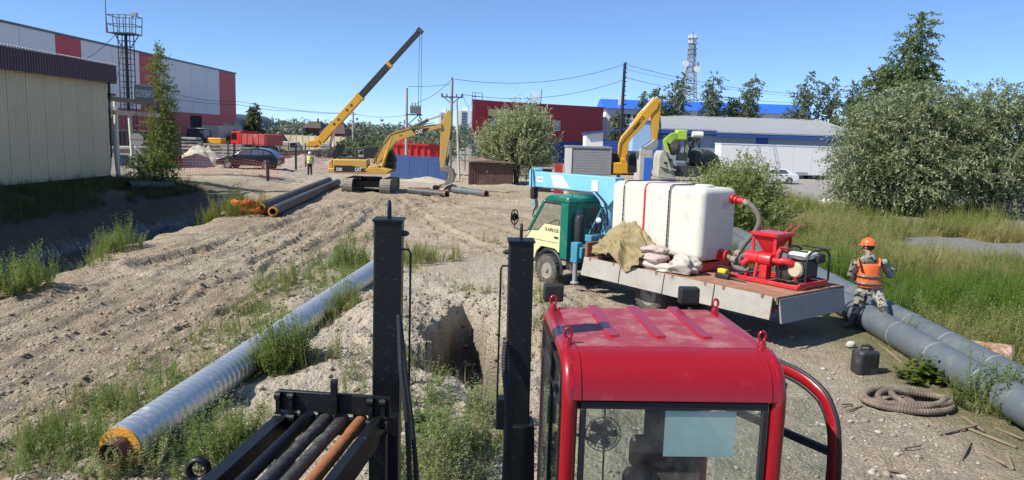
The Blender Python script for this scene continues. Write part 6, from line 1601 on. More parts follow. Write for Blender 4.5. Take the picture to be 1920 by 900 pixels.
# cab
G, C_ = M_['truck_green'], M_['truck_cream']
for s in (1, -1):
    y0, y1 = s * .80, s * .85
    m = MB(); m.prism([(2.93, .86), (2.93, 1.50), (3.52, 1.50), (3.76, 1.30), (4.16, 1.27), (4.22, 1.1), (4.2, .60), (3.86, .60), (3.80, .78), (3.62, .93), (3.10, .93), (2.98, .86)], y0, y1); d_ = m.build('door_panel', C_, tk, bevel=.012)
    MB().bx(2.98, s * .853, 1.19, 3.12, s * .868, 1.23).build('door_handle', M_['black_plastic'], d_)
    m = MB(); m.bx(2.99, s * .852, 1.075, 4.1, s * .856, 1.085); m.build('door_crease', M_['steel_dark'], d_)
    m = MB(); m.prism([(2.66, .72), (2.66, 2.06), (2.93, 2.06), (2.925, 1.48), (2.925, .86), (2.86, .72)], y0, y1 + s * .004); m.build('rear_pillar', G, tk, bevel=.01)
    m = MB(); m.bar((4.14, s * .825, 1.27), (3.60, s * .80, 2.06), .055, .07); m.build('windscreen_pillar', G, tk, bevel=.01)
    m = MB(); m.bar((3.52, s * .826, 1.48), (3.78, s * .826, 1.30), .03, .035); m.bar((3.78, s * .826, 1.29), (4.12, s * .826, 1.27), .03, .035); m.bar((2.94, s * .826, 1.49), (3.52, s * .826, 1.49), .03, .03); m.bar((2.94, s * .82, 2.03), (3.60, s * .81, 2.03), .03, .05); m.build('window_rubber', M_['black_plastic'], tk)
    m = MB(); m.prism([(2.94, 1.50), (3.52, 1.50), (3.76, 1.31), (4.10, 1.28), (3.62, 2.02), (2.94, 2.02)], s * .822, s * .826); m.build('side_window', glass('truck_glass', (.95, .97, .96), .02, 1) if s == 1 else bpy.data.materials['truck_glass'], tk)
    # wheel arch
    ar = [(3.35 + .47 * math.cos(a), s * .80, .40 + .47 * math.sin(a)) for a in [R(-8 + i * 14) for i in range(15)]]
    MB().tube(ar, [(.05, .03)] * len(ar), 6).build('wheel_arch', M_['black_plastic'], tk, smooth=50)
text('II APILOZ', .115, M_['black_plastic'], tk, face_mat((3.22, .857, 1.37), (-1, 0, 0), (0, 0, 1)), width=.50, ext=.002)
m = MB(); m.prism([(2.66, 2.05), (2.70, 2.19), (2.85, 2.235), (3.35, 2.235), (3.52, 2.18), (3.63, 2.06)], -.82, .82); m.build('roof', G, tk, bevel=.05, seg=3)
for i in range(6): MB().bar((2.675, -.62 + i * .25, 2.10), (2.80, -.62 + i * .25, 2.245), .03, .02).build('roof_rib', G, tk)
m = MB(); m.bx(2.66, -.80, .72, 2.72, .80, 1.45); m.bx(2.66, -.80, 1.45, 2.72, -.58, 2.06); m.bx(2.66, .58, 1.45, 2.72, .80, 2.06); m.bx(2.66, -.58, 1.93, 2.72, .58, 2.06); m.build('back_wall', G, tk, bevel=.015)
MB().bx(2.68, -.58, 1.45, 2.69, .58, 1.93).build('rear_window', M_['window_glass'], tk)
m = MB(); m.add([(4.14, -.80, 1.28), (4.14, .80, 1.28), (3.61, .77, 2.05), (3.61, -.77, 2.05)], [(0, 1, 2, 3)]); m.build('windscreen', bpy.data.materials['truck_glass'], tk, fix=False)
MB().prism([(4.14, .58), (4.24, .58), (4.26, 1.1), (4.16, 1.28), (4.08, 1.28), (4.10, .58)], -.84, .84).build('front_panel', G, tk, bevel=.02)
MB().bx(4.2, -.86, .42, 4.34, .86, .60).build('bumper', M_['white'], tk, bevel=.03)
for s in (1, -1):
    MB().cyl((4.22, s * .6, .85), (4.28, s * .6, .85), .09, n=14).build('headlight', M_['white'], tk, smooth=40)
    MB().bx(4.15, s * .845, .93, 4.25, s * .87, 1.03).build('turn_signal', M_['orange'], tk)
MB().bx(2.72, -.8, .70, 4.12, .8, .76).build('cab_floor', M_['black_plastic'], tk)
MB().box((2.95, .38, 1.08), (.16, .5, .6)).build('seat', M_['black_plastic'], tk, bevel=.05); MB().box((2.95, -.35, 1.08), (.16, .5, .6)).build('seat', M_['black_plastic'], tk, bevel=.05)
MB().bx(3.88, -.78, .95, 4.1, .78, 1.20).build('dashboard', M_['black_plastic'], tk, bevel=.03)
sw = V(3.72, .38, 1.40); MB().tube([sw + V(-.10 * math.sin(a) , .18 * math.cos(a), .15 * math.sin(a)) for a in [i * math.pi / 10 for i in range(20)]], .014, 6, closed=True).build('steering_wheel', M_['black_plastic'], tk, smooth=50)
for s in (1, -1):
    m = MB(); m.tube([(4.05, s * .86, 1.28), (4.25, s * 1.0, 1.25), (4.38, s * 1.10, 1.32), (4.40, s * 1.12, 1.75)], .014, 6); ma = m.build('mirror_arm', M_['black_plastic'], tk, smooth=50)
    m = MB(); m.tube([V(4.40, s * 1.10, 1.58) + V(.03 * math.cos(a), s * .09 * math.cos(a), .19 * math.sin(a)) for a in [i * math.pi / 8 for i in range(16)]], .017, 6, closed=True); m.build('mirror_rim', M_['black_plastic'], ma, smooth=50)
    MB().lathe([(.10, 0), (.10, .012)], (4.40, s * 1.10, 1.58), (1, 0, 0), 14).build('mirror_glass', M_['glass_dark'], ma)
# behind the cab: snorkel, mudguard, crane base
MB().tube([(2.50, .62, .72), (2.50, .62, 1.05), (2.52, .60, 1.15), (2.52, .60, 1.72), (2.50, .60, 1.80)], [.08, .08, .13, .13, .09], 12).build('air_intake', M_['black_plastic'], tk, smooth=50)
MB().tube([(2.62, .75, .60), (2.45, .80, .42), (2.2, .82, .42)], .035, 7).build('hydraulic_line', M_['steel_dark'], tk, smooth=50)
MB().box((2.62, .62, .62), (.30, .3, .3)).build('battery_box', M_['black_plastic'], tk, bevel=.03)
MB().bx(1.98, -1.05, .86, 2.36, 1.0, 1.12).build('crane_base', M_['crane_teal'], tk, bevel=.02)
for s in (1, -1):
    m = MB(); m.bx(2.06, s * .98 - .09, .75, 2.28, s * .98 + .09, 1.22); ob = m.build('outrigger_housing', M_['crane_teal'], tk, bevel=.015)
    MB().cyl((2.17, s * 1.0, .30), (2.17, s * 1.0, .80), .055, n=12).build('outrigger_leg', M_['grey_metal'], ob, smooth=40)
    MB().lathe([(.10, 0), (.10, .03), (.06, .05)], (2.17, s * 1.0, .26), n=14).build('outrigger_foot', M_['grey_metal'], ob, smooth=40)
MB().tube([(2.17, 0, 1.1), (2.17, 0, 1.5), (2.17, 0, 2.2)], [.17, .15, .13], 14).build('crane_column', M_['crane_blue'], tk, smooth=40)
m = MB(); m.prism([(1.78, 2.30), (1.86, 2.72), (2.55, 2.72), (2.62, 2.34), (2.36, 2.16), (2.26, 2.0), (2.08, 2.0), (1.92, 2.16)], -.14, .16); m.build('crane_head', M_['crane_blue'], tk, bevel=.015)
m = MB(); m.bar((2.3, 0, 2.52), (4.85, 0, 2.50), .26, .40); bo = m.build('boom', M_['crane_blue'], tk, bevel=.02)
MB().bar((4.5, 0, 2.49), (4.98, 0, 2.49), .20, .32).build('boom_section', M_['crane_blue'], bo, bevel=.02)
m = MB(); m.prism([(4.84, 2.28), (5.06, 2.30), (5.08, 2.70), (5.00, 2.78), (4.84, 2.76)], -.15, .15); m.build('boom_tip', M_['crane_blue'], bo, bevel=.02)
m = MB(); m.bar((2.7, .135, 2.30), (4.6, .135, 2.30), .02, .02); m.tube([(4.88, .17, 2.78), (4.80, .17, 2.30)], .012, 6); m.tube([(4.95, .17, 2.78), (4.92, .17, 2.25)], .012, 6); m.build('winch_rope', M_['steel_dark'], bo)
m = MB(); m.prism([(3.45, 2.36), (3.75, 2.66), (4.20, 2.66), (4.05, 2.36)][::-1], .1315, .1335); m.build('sticker', M_['white'], bo)
m = MB(); m.prism([(4.50, 2.44), (4.50, 2.58), (4.76, 2.58), (4.76, 2.44)], .1315, .1335); m.build('sticker', M_['white'], bo)
m = MB(); m.prism([(2.40, 2.36), (2.40, 2.62), (2.62, 2.62), (2.62, 2.36)], .1715, .1735); m.build('sticker', M_['white'], bo)
text('TADANO', .055, M_['black_plastic'], bo, face_mat((4.60, .136, 2.51), (-1, 0, 0), (0, 0, 1)), width=.17, ext=.001)
m = MB(); m.prism([(4.70, 2.46), (4.73, 2.56), (4.75, 2.56), (4.72, 2.46)], .1335, .1345); m.build('emblem', M_['black_plastic'], bo)
m = MB(); m.box((4.98, .02, 2.12), (.17, .16, .30)); hb = m.build('hook_guard', M_['black_plastic'], bo, bevel=.03)
m = MB(); m.prism([(4.86, 1.78), (4.90, 1.98), (5.06, 1.98), (5.10, 1.78), (5.0, 1.66), (4.94, 1.66)], -.05, .07); m.cyl((4.98, -.06, 1.85), (4.98, .08, 1.85), .04, n=10); m.build('hook_block', M_['grey_metal'], hb, bevel=.01)
MB().tube([(4.98, .01, 1.68), (4.98, .01, 1.60), (5.03, .01, 1.55), (5.0, .01, 1.49), (4.94, .01, 1.50), (4.93, .01, 1.55)], .02, 7).build('hook', M_['steel_dark'], hb, smooth=50)
m = MB(); m.bar((4.99, .02, 2.28), (4.99, .02, 2.0), .03); m.build('hook_rope', M_['steel_dark'], hb)
# valve bank and hoses
m = MB(); m.box((2.0, .55, 1.32), (.22, .5, .16)); vb = m.build('valve_bank', M_['crane_teal'], tk, bevel=.015)
for i in range(5): m = MB(); m.tube([(1.98, .35 + i * .1, 1.40), (1.94, .35 + i * .1, 1.62)], .012, 6); m.ell((1.94, .35 + i * .1, 1.65), (.025, .025, .03), 8, 5); m.build('lever', M_['black_plastic'], vb, smooth=50)
MB().lathe([(.06, 0), (.06, .03), (.05, .035)], (1.96, .52, 1.74), (-.6, .8, 0), 14).build('gauge', M_['white'], vb, smooth=40)
for i in range(8): MB().tube([(2.05, .3 + i * .06, 1.42), (2.12 + .05 * (i % 3), .25, 1.62 + .05 * i), (2.2, .15 - .05 * (i % 2), 1.95)], .014, 6).build('hydraulic_line', M_['crane_teal' if i % 2 else 'black_plastic'], vb, smooth=50)
MB().tube([(2.45, .19, 2.35), (2.1, .24, 2.15), (1.98, .24, 1.9), (1.98, .22, 1.6)], .025, 7).build('hydraulic_line', M_['black_plastic'], vb, smooth=50)
# ---- the white tank on a red frame
def cargo(name, label, cat, p): return thing(name, label, cat, on_truck(p), TA)
tn = cargo('water_tank', 'white plastic water tank strapped to the truck bed', 'tank', (.34, -.085, .96))
for x0, x1, e in ((-1.30, -.36, 0), (-.48, .94, .012), (.82, 1.30, .002)): MB().bx(x0, -.55 - e, .22 - e, x1, .56 + e, 1.72 + e).build('tank_section', M_['tank_white'], tn, bevel=.14, seg=6)
for x in (-.62, .10, .82): pass
m = MB()
for x in (-.86, .86): m.tube([(x, .575, .3), (x, .575, 1.60), (x, .50, 1.735), (x, -.5, 1.735), (x, -.57, 1.6)], .001, 4)
for x, mt, nm, w in ((.88, 'black_plastic', 'rope_strap', .035), (-.42, 'black_plastic', 'rope_strap', .035), (.26, 'red_bright', 'ratchet_strap', .045)):
    path = [V(x, .585, .12), V(x, .585, 1.60), V(x, .555, 1.70), V(x, .46, 1.738), V(x, -.46, 1.738), V(x, -.53, 1.69), V(x, -.565, 1.6), V(x, -.565, .2)]
    mm = MB()
    if nm == 'rope_strap':
        P = []
        for a, b in zip(path[:-1], path[1:]):
            n_ = max(1, int((b - a).length / .05))
            for i in range(n_): P.append(a.lerp(b, i / n_))
        mm.tube(P, [.017 if i % 2 else .011 for i in range(len(P))], 7)
    else:
        for a, b in zip(path[:-1], path[1:]): mm.bar(a, b, w, .006, up=(1, 0, 0)) if False else mm.tube([a, b], [(.006, w / 2) if abs((b - a).normalized().z) < .7 else (w / 2, .006)] * 2, 4)
    mm.build(nm, M_[mt], tn)
MB().lathe([(.20, 0), (.20, .05), (.17, .07), (.0001, .07)], (-.85, 0, 1.70), n=20).build('lid', M_['tank_white'], tn, smooth=40)
MB().bx(-1.312, .12, .28, -1.298, .34, .52).build('moulded_recess', mat('tank_recess', (.5, .5, .48), .6), tn, bevel=.004); MB().bx(-1.312, -.25, 1.30, -1.298, -.06, 1.42).build('moulded_recess', bpy.data.materials['tank_recess'], tn, bevel=.004)
m = MB(); m.bx(-1.25, .50, .0, 1.28, .58, .20); m.bx(-1.25, -.58, .0, 1.28, -.50, .20)
for x in (-1.2, -.4, .4, 1.2): m.bx(x - .04, -.5, .02, x + .04, .5, .19)
m.build('red_frame', M_['red_bright'], tn)
m = MB(); m.lathe([(.10, 0), (.10, .05), (.065, .06), (.065, .10), (.09, .11), (.09, .14), (.06, .15), (.06, .30)], (-1.30, -.36, 1.50), (-1, 0, -.12), 18); m.build('valve', M_['red_bright'], tn, smooth=35)
MB().lathe([(.062, 0), (.066, .02), (.062, .04), (.066, .06), (.062, .10)], (-1.60, -.36, 1.464), (-1, 0, -.35), 14).build('hose_clamp', M_['hub_grey'], tn, smooth=35)
m = MB(); m.lathe([(.13, 0), (.13, .04), (.08, .05), (.08, .15), (.13, .16), (.13, .19)], (-1.30, -.1, .34), (-1, 0, 0), 18); m.build('flange', M_['red_bright'], tn, smooth=35)
hs = cargo('suction_hose', 'thick grey ribbed hose curving from the tank valve down to the pump', 'hose', (-1.4, -.4, .96)); HO = V(-1.4, -.4, .96)
def hl(*p): return Vector(p) - HO
corr_hose([hl(-1.30, -.44, 2.43), hl(-1.52, -.44, 2.32), hl(-1.66, -.44, 2.10), hl(-1.62, -.40, 1.85), hl(-1.42, -.34, 1.60), hl(-1.34, -.24, 1.36), hl(-1.42, -.10, 1.20), hl(-1.52, .0, 1.17), hl(-1.56, .02, 1.25), hl(-1.58, .0, 1.38), hl(-1.74, -.02, 1.42)], .058, hs, 'hose', 'hose', .03)
corr_hose([hl(-1.15, -.17, 1.30), hl(-1.35, -.1, 1.26), hl(-1.5, .06, 1.16), hl(-1.7, .12, 1.14), hl(-1.86, .08, 1.16)], .055, hs, 'hose', 'hose', .03)
# ---- pump unit
pu = cargo('pump_unit', 'bright red mud pump with hopper and caged petrol engine at the rear of the bed', 'pump', (-2.3, -.2, .96)); PO = V(-2.3, -.2, .96)
pl_ = lambda *p: Vector(p) - PO
RB = M_['red_bright']
m = MB()
for y in (.22, -.72): m.bar(pl_(-3.02, y, 1.01), pl_(-1.55, y, 1.01), .07, .07)
for x in (-3.0, -2.3, -1.58): m.bar(pl_(x, -.72, 1.005), pl_(x, .22, 1.005), .06, .06)
m.bar(pl_(-3.02, .22, 1.06), pl_(-3.02, -.72, 1.06), .05, .05); m.build('skid', RB, pu, bevel=.006)
# hopper
def frustum(c, a0, b0, a1, b1, z0, z1):
    return [(c[0] - a0, c[1] - b0, z0), (c[0] + a0, c[1] - b0, z0), (c[0] + a0, c[1] + b0, z0), (c[0] - a0, c[1] + b0, z0), (c[0] - a1, c[1] - b1, z1), (c[0] + a1, c[1] - b1, z1), (c[0] + a1, c[1] + b1, z1), (c[0] - a1, c[1] + b1, z1)]
m = MB(); hc = (-2.06 - PO.x, -.30 - PO.y); vs = frustum(hc, .10, .10, .25, .27, 1.50 - PO.z, 1.86 - PO.z); m.add(vs, [(0, 1, 5, 4), (1, 2, 6, 5), (2, 3, 7, 6), (3, 0, 4, 7), (3, 2, 1, 0)]); hp = m.build('hopper', RB, pu, fix=True)
so_ = hp.modifiers.new('solid', 'SOLIDIFY'); so_.thickness = .012
for sx, sy in ((-1, -1), (1, -1), (1, 1), (-1, 1)): MB().bar((hc[0] + sx * .24, hc[1] + sy * .25, 1.40 - PO.z), (hc[0] + sx * .24, hc[1] + sy * .25, 1.88 - PO.z), .06, .03).build('hopper_leg', RB, pu)
m = MB(); z_ = 1.875 - PO.z
m.bar((hc[0] - .29, hc[1] - .29, z_), (hc[0] + .29, hc[1] - .29, z_), .04, .05); m.bar((hc[0] - .29, hc[1] + .29, z_), (hc[0] + .29, hc[1] + .29, z_), .04, .05); m.bar((hc[0] - .29, hc[1] - .31, z_), (hc[0] - .29, hc[1] + .31, z_), .04, .05); m.bar((hc[0] + .29, hc[1] - .31, z_), (hc[0] + .29, hc[1] + .31, z_), .04, .05); m.build('hopper_rim', RB, pu)
MB().bx(hc[0] - .27, hc[1] - .27, z_ + .012, hc[0] + .27, hc[1] + .27, z_ + .03).build('hopper_lid', RB, pu)
for dx in (-.22, .06): MB().bar((hc[0] - .22, hc[1] + dx - .05, z_ + .02), (hc[0] - .36, hc[1] + dx - .15, z_ + .20), .07, .012).build('lid_tab', RB, pu)
# pump barrel along truck x
m = MB(); by = -.02 - PO.y; bz = 1.40 - PO.z
m.lathe([(.10, 0), (.13, .005), (.13, .28), (.145, .285), (.145, .31), (.13, .315), (.13, .56), (.12, .58), (.06, .585), (.06, .80)], (-1.72 - PO.x, by, bz), (-1, 0, 0), 22); m.build('barrel', RB, pu, smooth=35)
m = MB(); m.lathe([(.065, 0), (.065, .16)], (-1.80 - PO.x, by + .08, bz - .06), (.4, .8, -.6), 14); m.build('inlet', RB, pu, smooth=35)
m = MB(); m.tube([pl_(-2.48, -.02, 1.42), pl_(-2.58, -.04, 1.42), pl_(-2.66, -.10, 1.38), pl_(-2.68, -.2, 1.30)], .068, 12); m.tube([pl_(-2.36, -.10, 1.30), pl_(-2.36, -.10, 1.56)], [.06, .06], 12); m.tube([pl_(-2.36, -.10, 1.54), pl_(-2.40, -.12, 1.62), pl_(-2.50, -.16, 1.62)], .066, 12); m.build('elbow_pipe', RB, pu, smooth=45)
m = MB(); m.bx(*pl_(-2.22, -.12, 1.02), *pl_(-2.06, .06, 1.30)); m.bar(pl_(-1.80, .1, 1.02), pl_(-1.80, .06, 1.36), .05, .04); m.bar(pl_(-2.02, .14, 1.02), pl_(-2.02, .08, 1.32), .05, .04); m.build('pump_stand', RB, pu, bevel=.01)
for i in range(3): MB().lathe([(.065, 0), (.075, .02), (.065, .04), (.075, .06), (.065, .10)], pl_(-1.60 + .02 * i, .02 + .08 * (i - 1), 1.42 - .12 * abs(i - 1)), (1, 0, .1), 14).build('hose_coupling', M_['hub_grey'], pu, smooth=35)
# engine cage
m = MB(); x0, x1, y0, y1, z0, z1 = -3.0 - PO.x, -2.42 - PO.x, -.80 - PO.y, -.02 - PO.y, 1.06 - PO.z, 1.66 - PO.z
for x in (x0, x1): m.tube(rnd_path([V(x, y0, z0), V(x, y0, z1), V(x, y1, z1), V(x, y1, z0)], 4), .02, 8)
for y in (y0, y1):
    for z in (z0, z1): m.tube([(x0, y, z), (x1, y, z)], .018, 8)
for x in (x0, x1): m.tube([(x, y0, z0), (x, y1, z0)], .018, 8)
m.build('cage', M_['black_plastic'], pu, smooth=50)
MB().box(pl_(-2.70, -.42, 1.28), (.38, .42, .36)).build('engine_block', M_['black_plastic'], pu, bevel=.04)
MB().box(pl_(-2.68, -.40, 1.53), (.40, .50, .13)).build('fuel_tank', M_['off_white'], pu, bevel=.05, seg=3)
MB().box(pl_(-2.86, -.62, 1.48), (.2, .24, .18)).build('air_filter', M_['black_plastic'], pu, bevel=.03)
m = MB(); m.lathe([(.13, 0), (.15, .03), (.15, .09), (.12, .12), (.0001, .12)], pl_(-2.72, -.20, 1.27), (0, 1, 0), 20); m.build('flywheel_cover', M_['beige_fence'], pu, smooth=40)
m = MB(); m.lathe([(.16, 0), (.2, .05), (.2, .2), (.15, .24)], pl_(-2.48, -.34, 1.24), (0, 1, 0), 18); m.build('pump_housing', M_['steel_dark'], pu, smooth=40)
MB().tube([pl_(-2.9, -.3, 1.2), pl_(-2.95, -.1, 1.15), pl_(-2.85, .05, 1.1), pl_(-2.7, .1, 1.06)], .012, 6).build('cable', M_['black_plastic'], pu, smooth=50)
# tool beside the pump
ob = cargo('power_tool', 'yellow and black motor tool lying on the bed in front of the pump', 'tool', (-1.52, .42, .96)); MB().bx(-.16, -.08, 0, .16, .08, .10).build('body', M_['black_plastic'], ob, bevel=.02); MB().box((.02, 0, .14), (.2, .14, .10)).build('cover', mat('tool_yellow', (.6, .5, .03), .5), ob, bevel=.03); MB().tube([(-.14, 0, .08), (-.14, 0, .22), (.1, 0, .24), (.14, 0, .1)], .014, 7).build('handle', M_['black_plastic'], ob, smooth=50); MB().bx(-.5, -.03, .03, -.16, .03, .05).build('blade', M_['steel_dark'], ob)
# tarp bundle, sacks, wire tangle on the bed
def lump(name, label, cat, p, r, amp, matl, seed, rz=0, flat=.55, res=(54, 34)):
    nu, nv = res; th = np.linspace(0.02, math.pi - .02, nv)[:, None]; ph = np.linspace(0, 2 * math.pi, nu, endpoint=False)[None]
    x = np.sin(th) * np.cos(ph); y = np.sin(th) * np.sin(ph); z = np.cos(th) * np.ones_like(ph)
    A_, B_ = x * 1.3 + y * .8 + seed, z * 1.2 - y + seed * 2
    ridge = 1 - np.abs(fbm(A_, B_, 1.1, 3, seed) * 2) * 2; ridge2 = 1 - np.abs(fbm(B_ + 3, A_, 2.4, 3, seed + 3) * 2) * 2
    k = 1 + amp * (fbm(A_, B_, .8, 3, seed + 1) * 1.2 + ridge * .28 + ridge2 * .14 - .3)
    sgn = lambda v, e: np.sign(v) * np.abs(v) ** e
    P = np.stack([sgn(x, .8) * k * r[0], sgn(y, .8) * k * r[1], np.maximum(z * k, -flat) * r[2]], -1).reshape(-1, 3)
    i = np.arange(nu * nv).reshape(nv, nu); f = np.stack([i[:-1], np.roll(i, -1, 1)[:-1], np.roll(i, -1, 1)[1:], i[1:]], -1).reshape(-1, 4)
    o = tri_obj(name, P, f, matl, None, smooth=True); o.location = on_truck(p); o.rotation_euler = (0, 0, TA + rz); return tag(o, label, cat)
nn_ = 70
uu_, vv_ = np.meshgrid(np.linspace(0, 1, nn_), np.linspace(0, 1, nn_))
rg = lambda a, b, s_, sd: 1 - np.abs(fbm(a, b, s_, 3, sd)) * 4
wx = uu_ + fbm(uu_, vv_, 3, 3, 61) * .35; wy = vv_ + fbm(uu_, vv_, 3, 3, 62) * .35
fold = rg(wx * 2.2 + wy * 1.1, wy * .9, 1.6, 63) * .11 + rg(wx * 3 - wy * 2, wy * 2 + wx, 2.2, 64) * .06
hump = np.clip(1 - np.abs(uu_ - .45) * 1.5, 0, 1) ** .6
tx = 1.46 - 1.36 * uu_ + fbm(uu_, vv_, 2.5, 3, 65) * .25 * vv_; ty = .60 + .56 * vv_ ** .8 + fold * .8 * vv_
tz = 1.02 + (.66 * hump * (1 - vv_) ** .8 + .10 * (1 - vv_)) + fold * (.4 + .7 * hump) - .22 * np.clip(vv_ - .8, 0, 1) * 5 * np.clip(1 - np.abs(uu_ - .72) * 4, 0, 1)
tz = np.maximum(tz, np.where(ty < 1.1, .985, .74))
ii = np.arange(nn_ * nn_).reshape(nn_, nn_); ff = np.stack([ii[:-1, :-1], ii[:-1, 1:], ii[1:, 1:], ii[1:, :-1]], -1).reshape(-1, 4)
tb_ = tri_obj('tarpaulin', np.stack([tx - .8, ty - .8, tz - .97], -1).reshape(-1, 3), ff, M_['tarp'], smooth=True); tb_.location = on_truck((.8, .8, .97)); tb_.rotation_euler = (0, 0, TA)
tb_.modifiers.new('s', 'SOLIDIFY').thickness = .006
tag(tb_, 'crumpled khaki tarpaulin heaped against the tank and over the bed edge', 'tarpaulin')
lump('sack', 'pinkish sack lying on top of the others beside the tarpaulin', 'sack', (-.02, .78, 1.34), (.30, .20, .10), .35, M_['sack'], 8, .2, 1)
lump('sack', 'pinkish sack in the middle of the sack pile beside the tarpaulin', 'sack', (-.05, .80, 1.18), (.33, .22, .11), .35, M_['sack'], 9, 0, 1)
lump('sack', 'pale sack at the bottom of the sack pile beside the tarpaulin', 'sack', (-.02, .82, 1.03), (.36, .22, .10), .35, M_['sack_white'], 10, .1, 1)
lump('white_sack', 'crumpled whitish sack lying in front of the tank end', 'sack', (-.82, .74, 1.10), (.34, .25, .22), .75, M_['sack_white'], 11, .3)
lump('white_sack', 'flat whitish sack between the sack pile and the crumpled one', 'sack', (-.45, .86, 1.02), (.30, .18, .10), .6, M_['sack_white'], 13, .1)
wr = thing('wire_tangle', 'tangle of old wire and rags at the front of the truck bed', 'wire', on_truck((1.45, .78, .97)), TA)
rr = random.Random(4)
for k in range(16):
    c = V(rr.uniform(-.2, .2), rr.uniform(-.15, .2), rr.uniform(.03, .22)); ax = rr.random() * 3; ra = rr.uniform(.08, .18)
    MB().tube([c + V(ra * math.cos(t + ax), ra * .8 * math.sin(t), .06 * math.sin(2 * t + ax)) for t in [i * .5 for i in range(rr.randint(7, 14))]], rr.uniform(.010, .022), 6).build('wire', M_['wood' if k % 3 else 'rust'], wr, smooth=50)
lump('rag', 'dirty rag under the wire tangle', 'rag', (1.42, .80, 1.05), (.26, .22, .12), .8, M_['wood'], 17)
# ---------------------------------------------------------------- crawler excavators
def track(parent, x, L, w, h_, ydir=1):
    """crawler track running along local y"""
    r = h_ / 2; pts = []
    n = 10
    for i in range(n + 1): a = math.pi / 2 + math.pi * i / n; pts.append((L / 2 * -1 + r + r * math.cos(a), r + r * math.sin(a)))
    for i in range(n + 1): a = -math.pi / 2 + math.pi * i / n; pts.append((L / 2 - r + r * math.cos(a), r + r * math.sin(a)))
    P = []
    for (a, b) in zip(pts, pts[1:] + pts[:1]):
        d = math.hypot(b[0] - a[0], b[1] - a[1]); k = max(1, int(d / .17))
        for i in range(k): P.append((a[0] + (b[0] - a[0]) * i / k, a[1] + (b[1] - a[1]) * i / k))
    m = MB(); m.prism([(p[0] * .97, .04 + p[1] * .93) for p in pts], x - w * .36, x + w * .36, 'x'); fr = m.build('track', M_['steel_dark'], parent)
    m = MB(); N = len(P)
    for i in range(N):
        a, b = P[i], P[(i + 1) % N]; m.bar((x, a[0] * 1.0, a[1]), (x, a[0] + (b[0] - a[0]) * .9, a[1] + (b[1] - a[1]) * .9), w, .05, up=(0, -(b[1] - a[1]) + 1e-4, b[0] - a[0]))
    sh = m.build('track_shoes', mat('track_shoe', (.24, .21, .17), .8, var=.2, vs=6, dirt=(.36, .3, .22), da=.5, ds=5) if 'track_shoe' not in bpy.data.materials else bpy.data.materials['track_shoe'], fr); tag(sh, kind='stuff')
D1 = 46.4
e = at(697, 352, D1); ez = hz(e.x, D1)
ex = thing('crawler_excavator', 'yellow and black crawler excavator with its arm stretched to the right', 'excavator', (e.x, D1, ez - .03)); EO = Vector(ex.location)
def xl(px, py, y=0): p = at(px, py, D1 + y); return (p.x - EO.x, p.z - EO.z)
track(ex, -1.13, 3.9, .62, .88); track(ex, 1.13, 3.9, .62, .88)
MB().bx(-.85, -.9, .35, .85, .9, .75).build('car_body', M_['black_plastic'], ex, bevel=.03); MB().lathe([(.65, .75), (.65, .95)], n=24).build('slew_ring', M_['black_plastic'], ex, smooth=40)
CY_ = M_['cat_yellow']
poly = lambda *q: [xl(*p) for p in q]
MB().prism(poly((625, 322), (730, 325), (738, 318), (718, 313), (625, 314)), -1.3, 1.3).build('deck', CY_, ex, bevel=.03)
cw = MB().prism(poly((624, 320), (624, 302), (628, 297), (634, 296), (634, 322)), -1.25, 1.25).build('counterweight', CY_, ex, bevel=.09, seg=4)
MB().prism(poly((634, 316), (634, 297), (696, 298), (696, 318)), -1.3, -.55).build('engine_housing', CY_, ex, bevel=.07, seg=4)
MB().prism(poly((634, 316), (634, 299), (680, 299), (680, 318)), -.5, 1.3).build('pump_housing', CY_, ex, bevel=.07, seg=4)
m = MB(); m.prism(poly((636, 308.5), (668, 309), (686, 313), (696, 320), (636, 320)), -1.315, -1.302); bp_ = m.build('side_stripe', M_['black_plastic'], ex)
text('320B', .26, M_['white'], bp_, face_mat((*[xl(645, 315.5)[0], -1.322, xl(645, 316)[1]],), (1, 0, 0), (0, 0, 1)), width=.36, bold=.008)
text('CAT', .30, M_['white'], bp_, face_mat((*[xl(680, 316)[0], -1.322, xl(680, 316.5)[1]],), (1, 0, 0), (0, 0, 1)), width=.40, bold=.012)
MB().prism(poly((696, 318), (698, 310), (716, 309), (718, 320), (700, 321)), -1.28, -.45).build('front_box', CY_, ex, bevel=.04)
m = MB()
for q in ((632, 658), (640, 668)):
    a = xl(q[0], 296); b = xl(q[0] + 12, 270); m.bar((a[0], -.9, a[1]), (b[0], -1.0, b[1]), .30, .06, up=(0, 1, 0)); 
m.build('open_hood_door', M_['black_plastic'], ex)
MB().bx(xl(640, 296)[0], -1.0, xl(640, 296)[1], xl(690, 296)[0], -.2, xl(640, 293)[1]).build('engine_top', M_['black_plastic'], ex, bevel=.02)
MB().cyl((xl(672, 295)[0], -.6, xl(672, 295)[1]), (xl(672, 279)[0], -.6, xl(672, 279)[1]), .09, n=10).build('exhaust', M_['steel_dark'], ex, smooth=40)
m = MB(); x0, z0 = xl(680, 296); x1, z1 = xl(704, 276); m.bx(x0, .3, z0, x1, 1.2, z1); m.build('rear_tank', M_['black_plastic'], ex, bevel=.03)
# handrails
m = MB(); m.tube([(xl(700, 310)[0], -1.2, xl(700, 310)[1]), (xl(700, 292)[0], -1.2, xl(700, 292)[1]), (xl(712, 292)[0], -1.2, xl(712, 292)[1]), (xl(714, 309)[0], -1.2, xl(714, 309)[1])], .02, 6); m.build('handrail', M_['black_plastic'], ex, smooth=50)
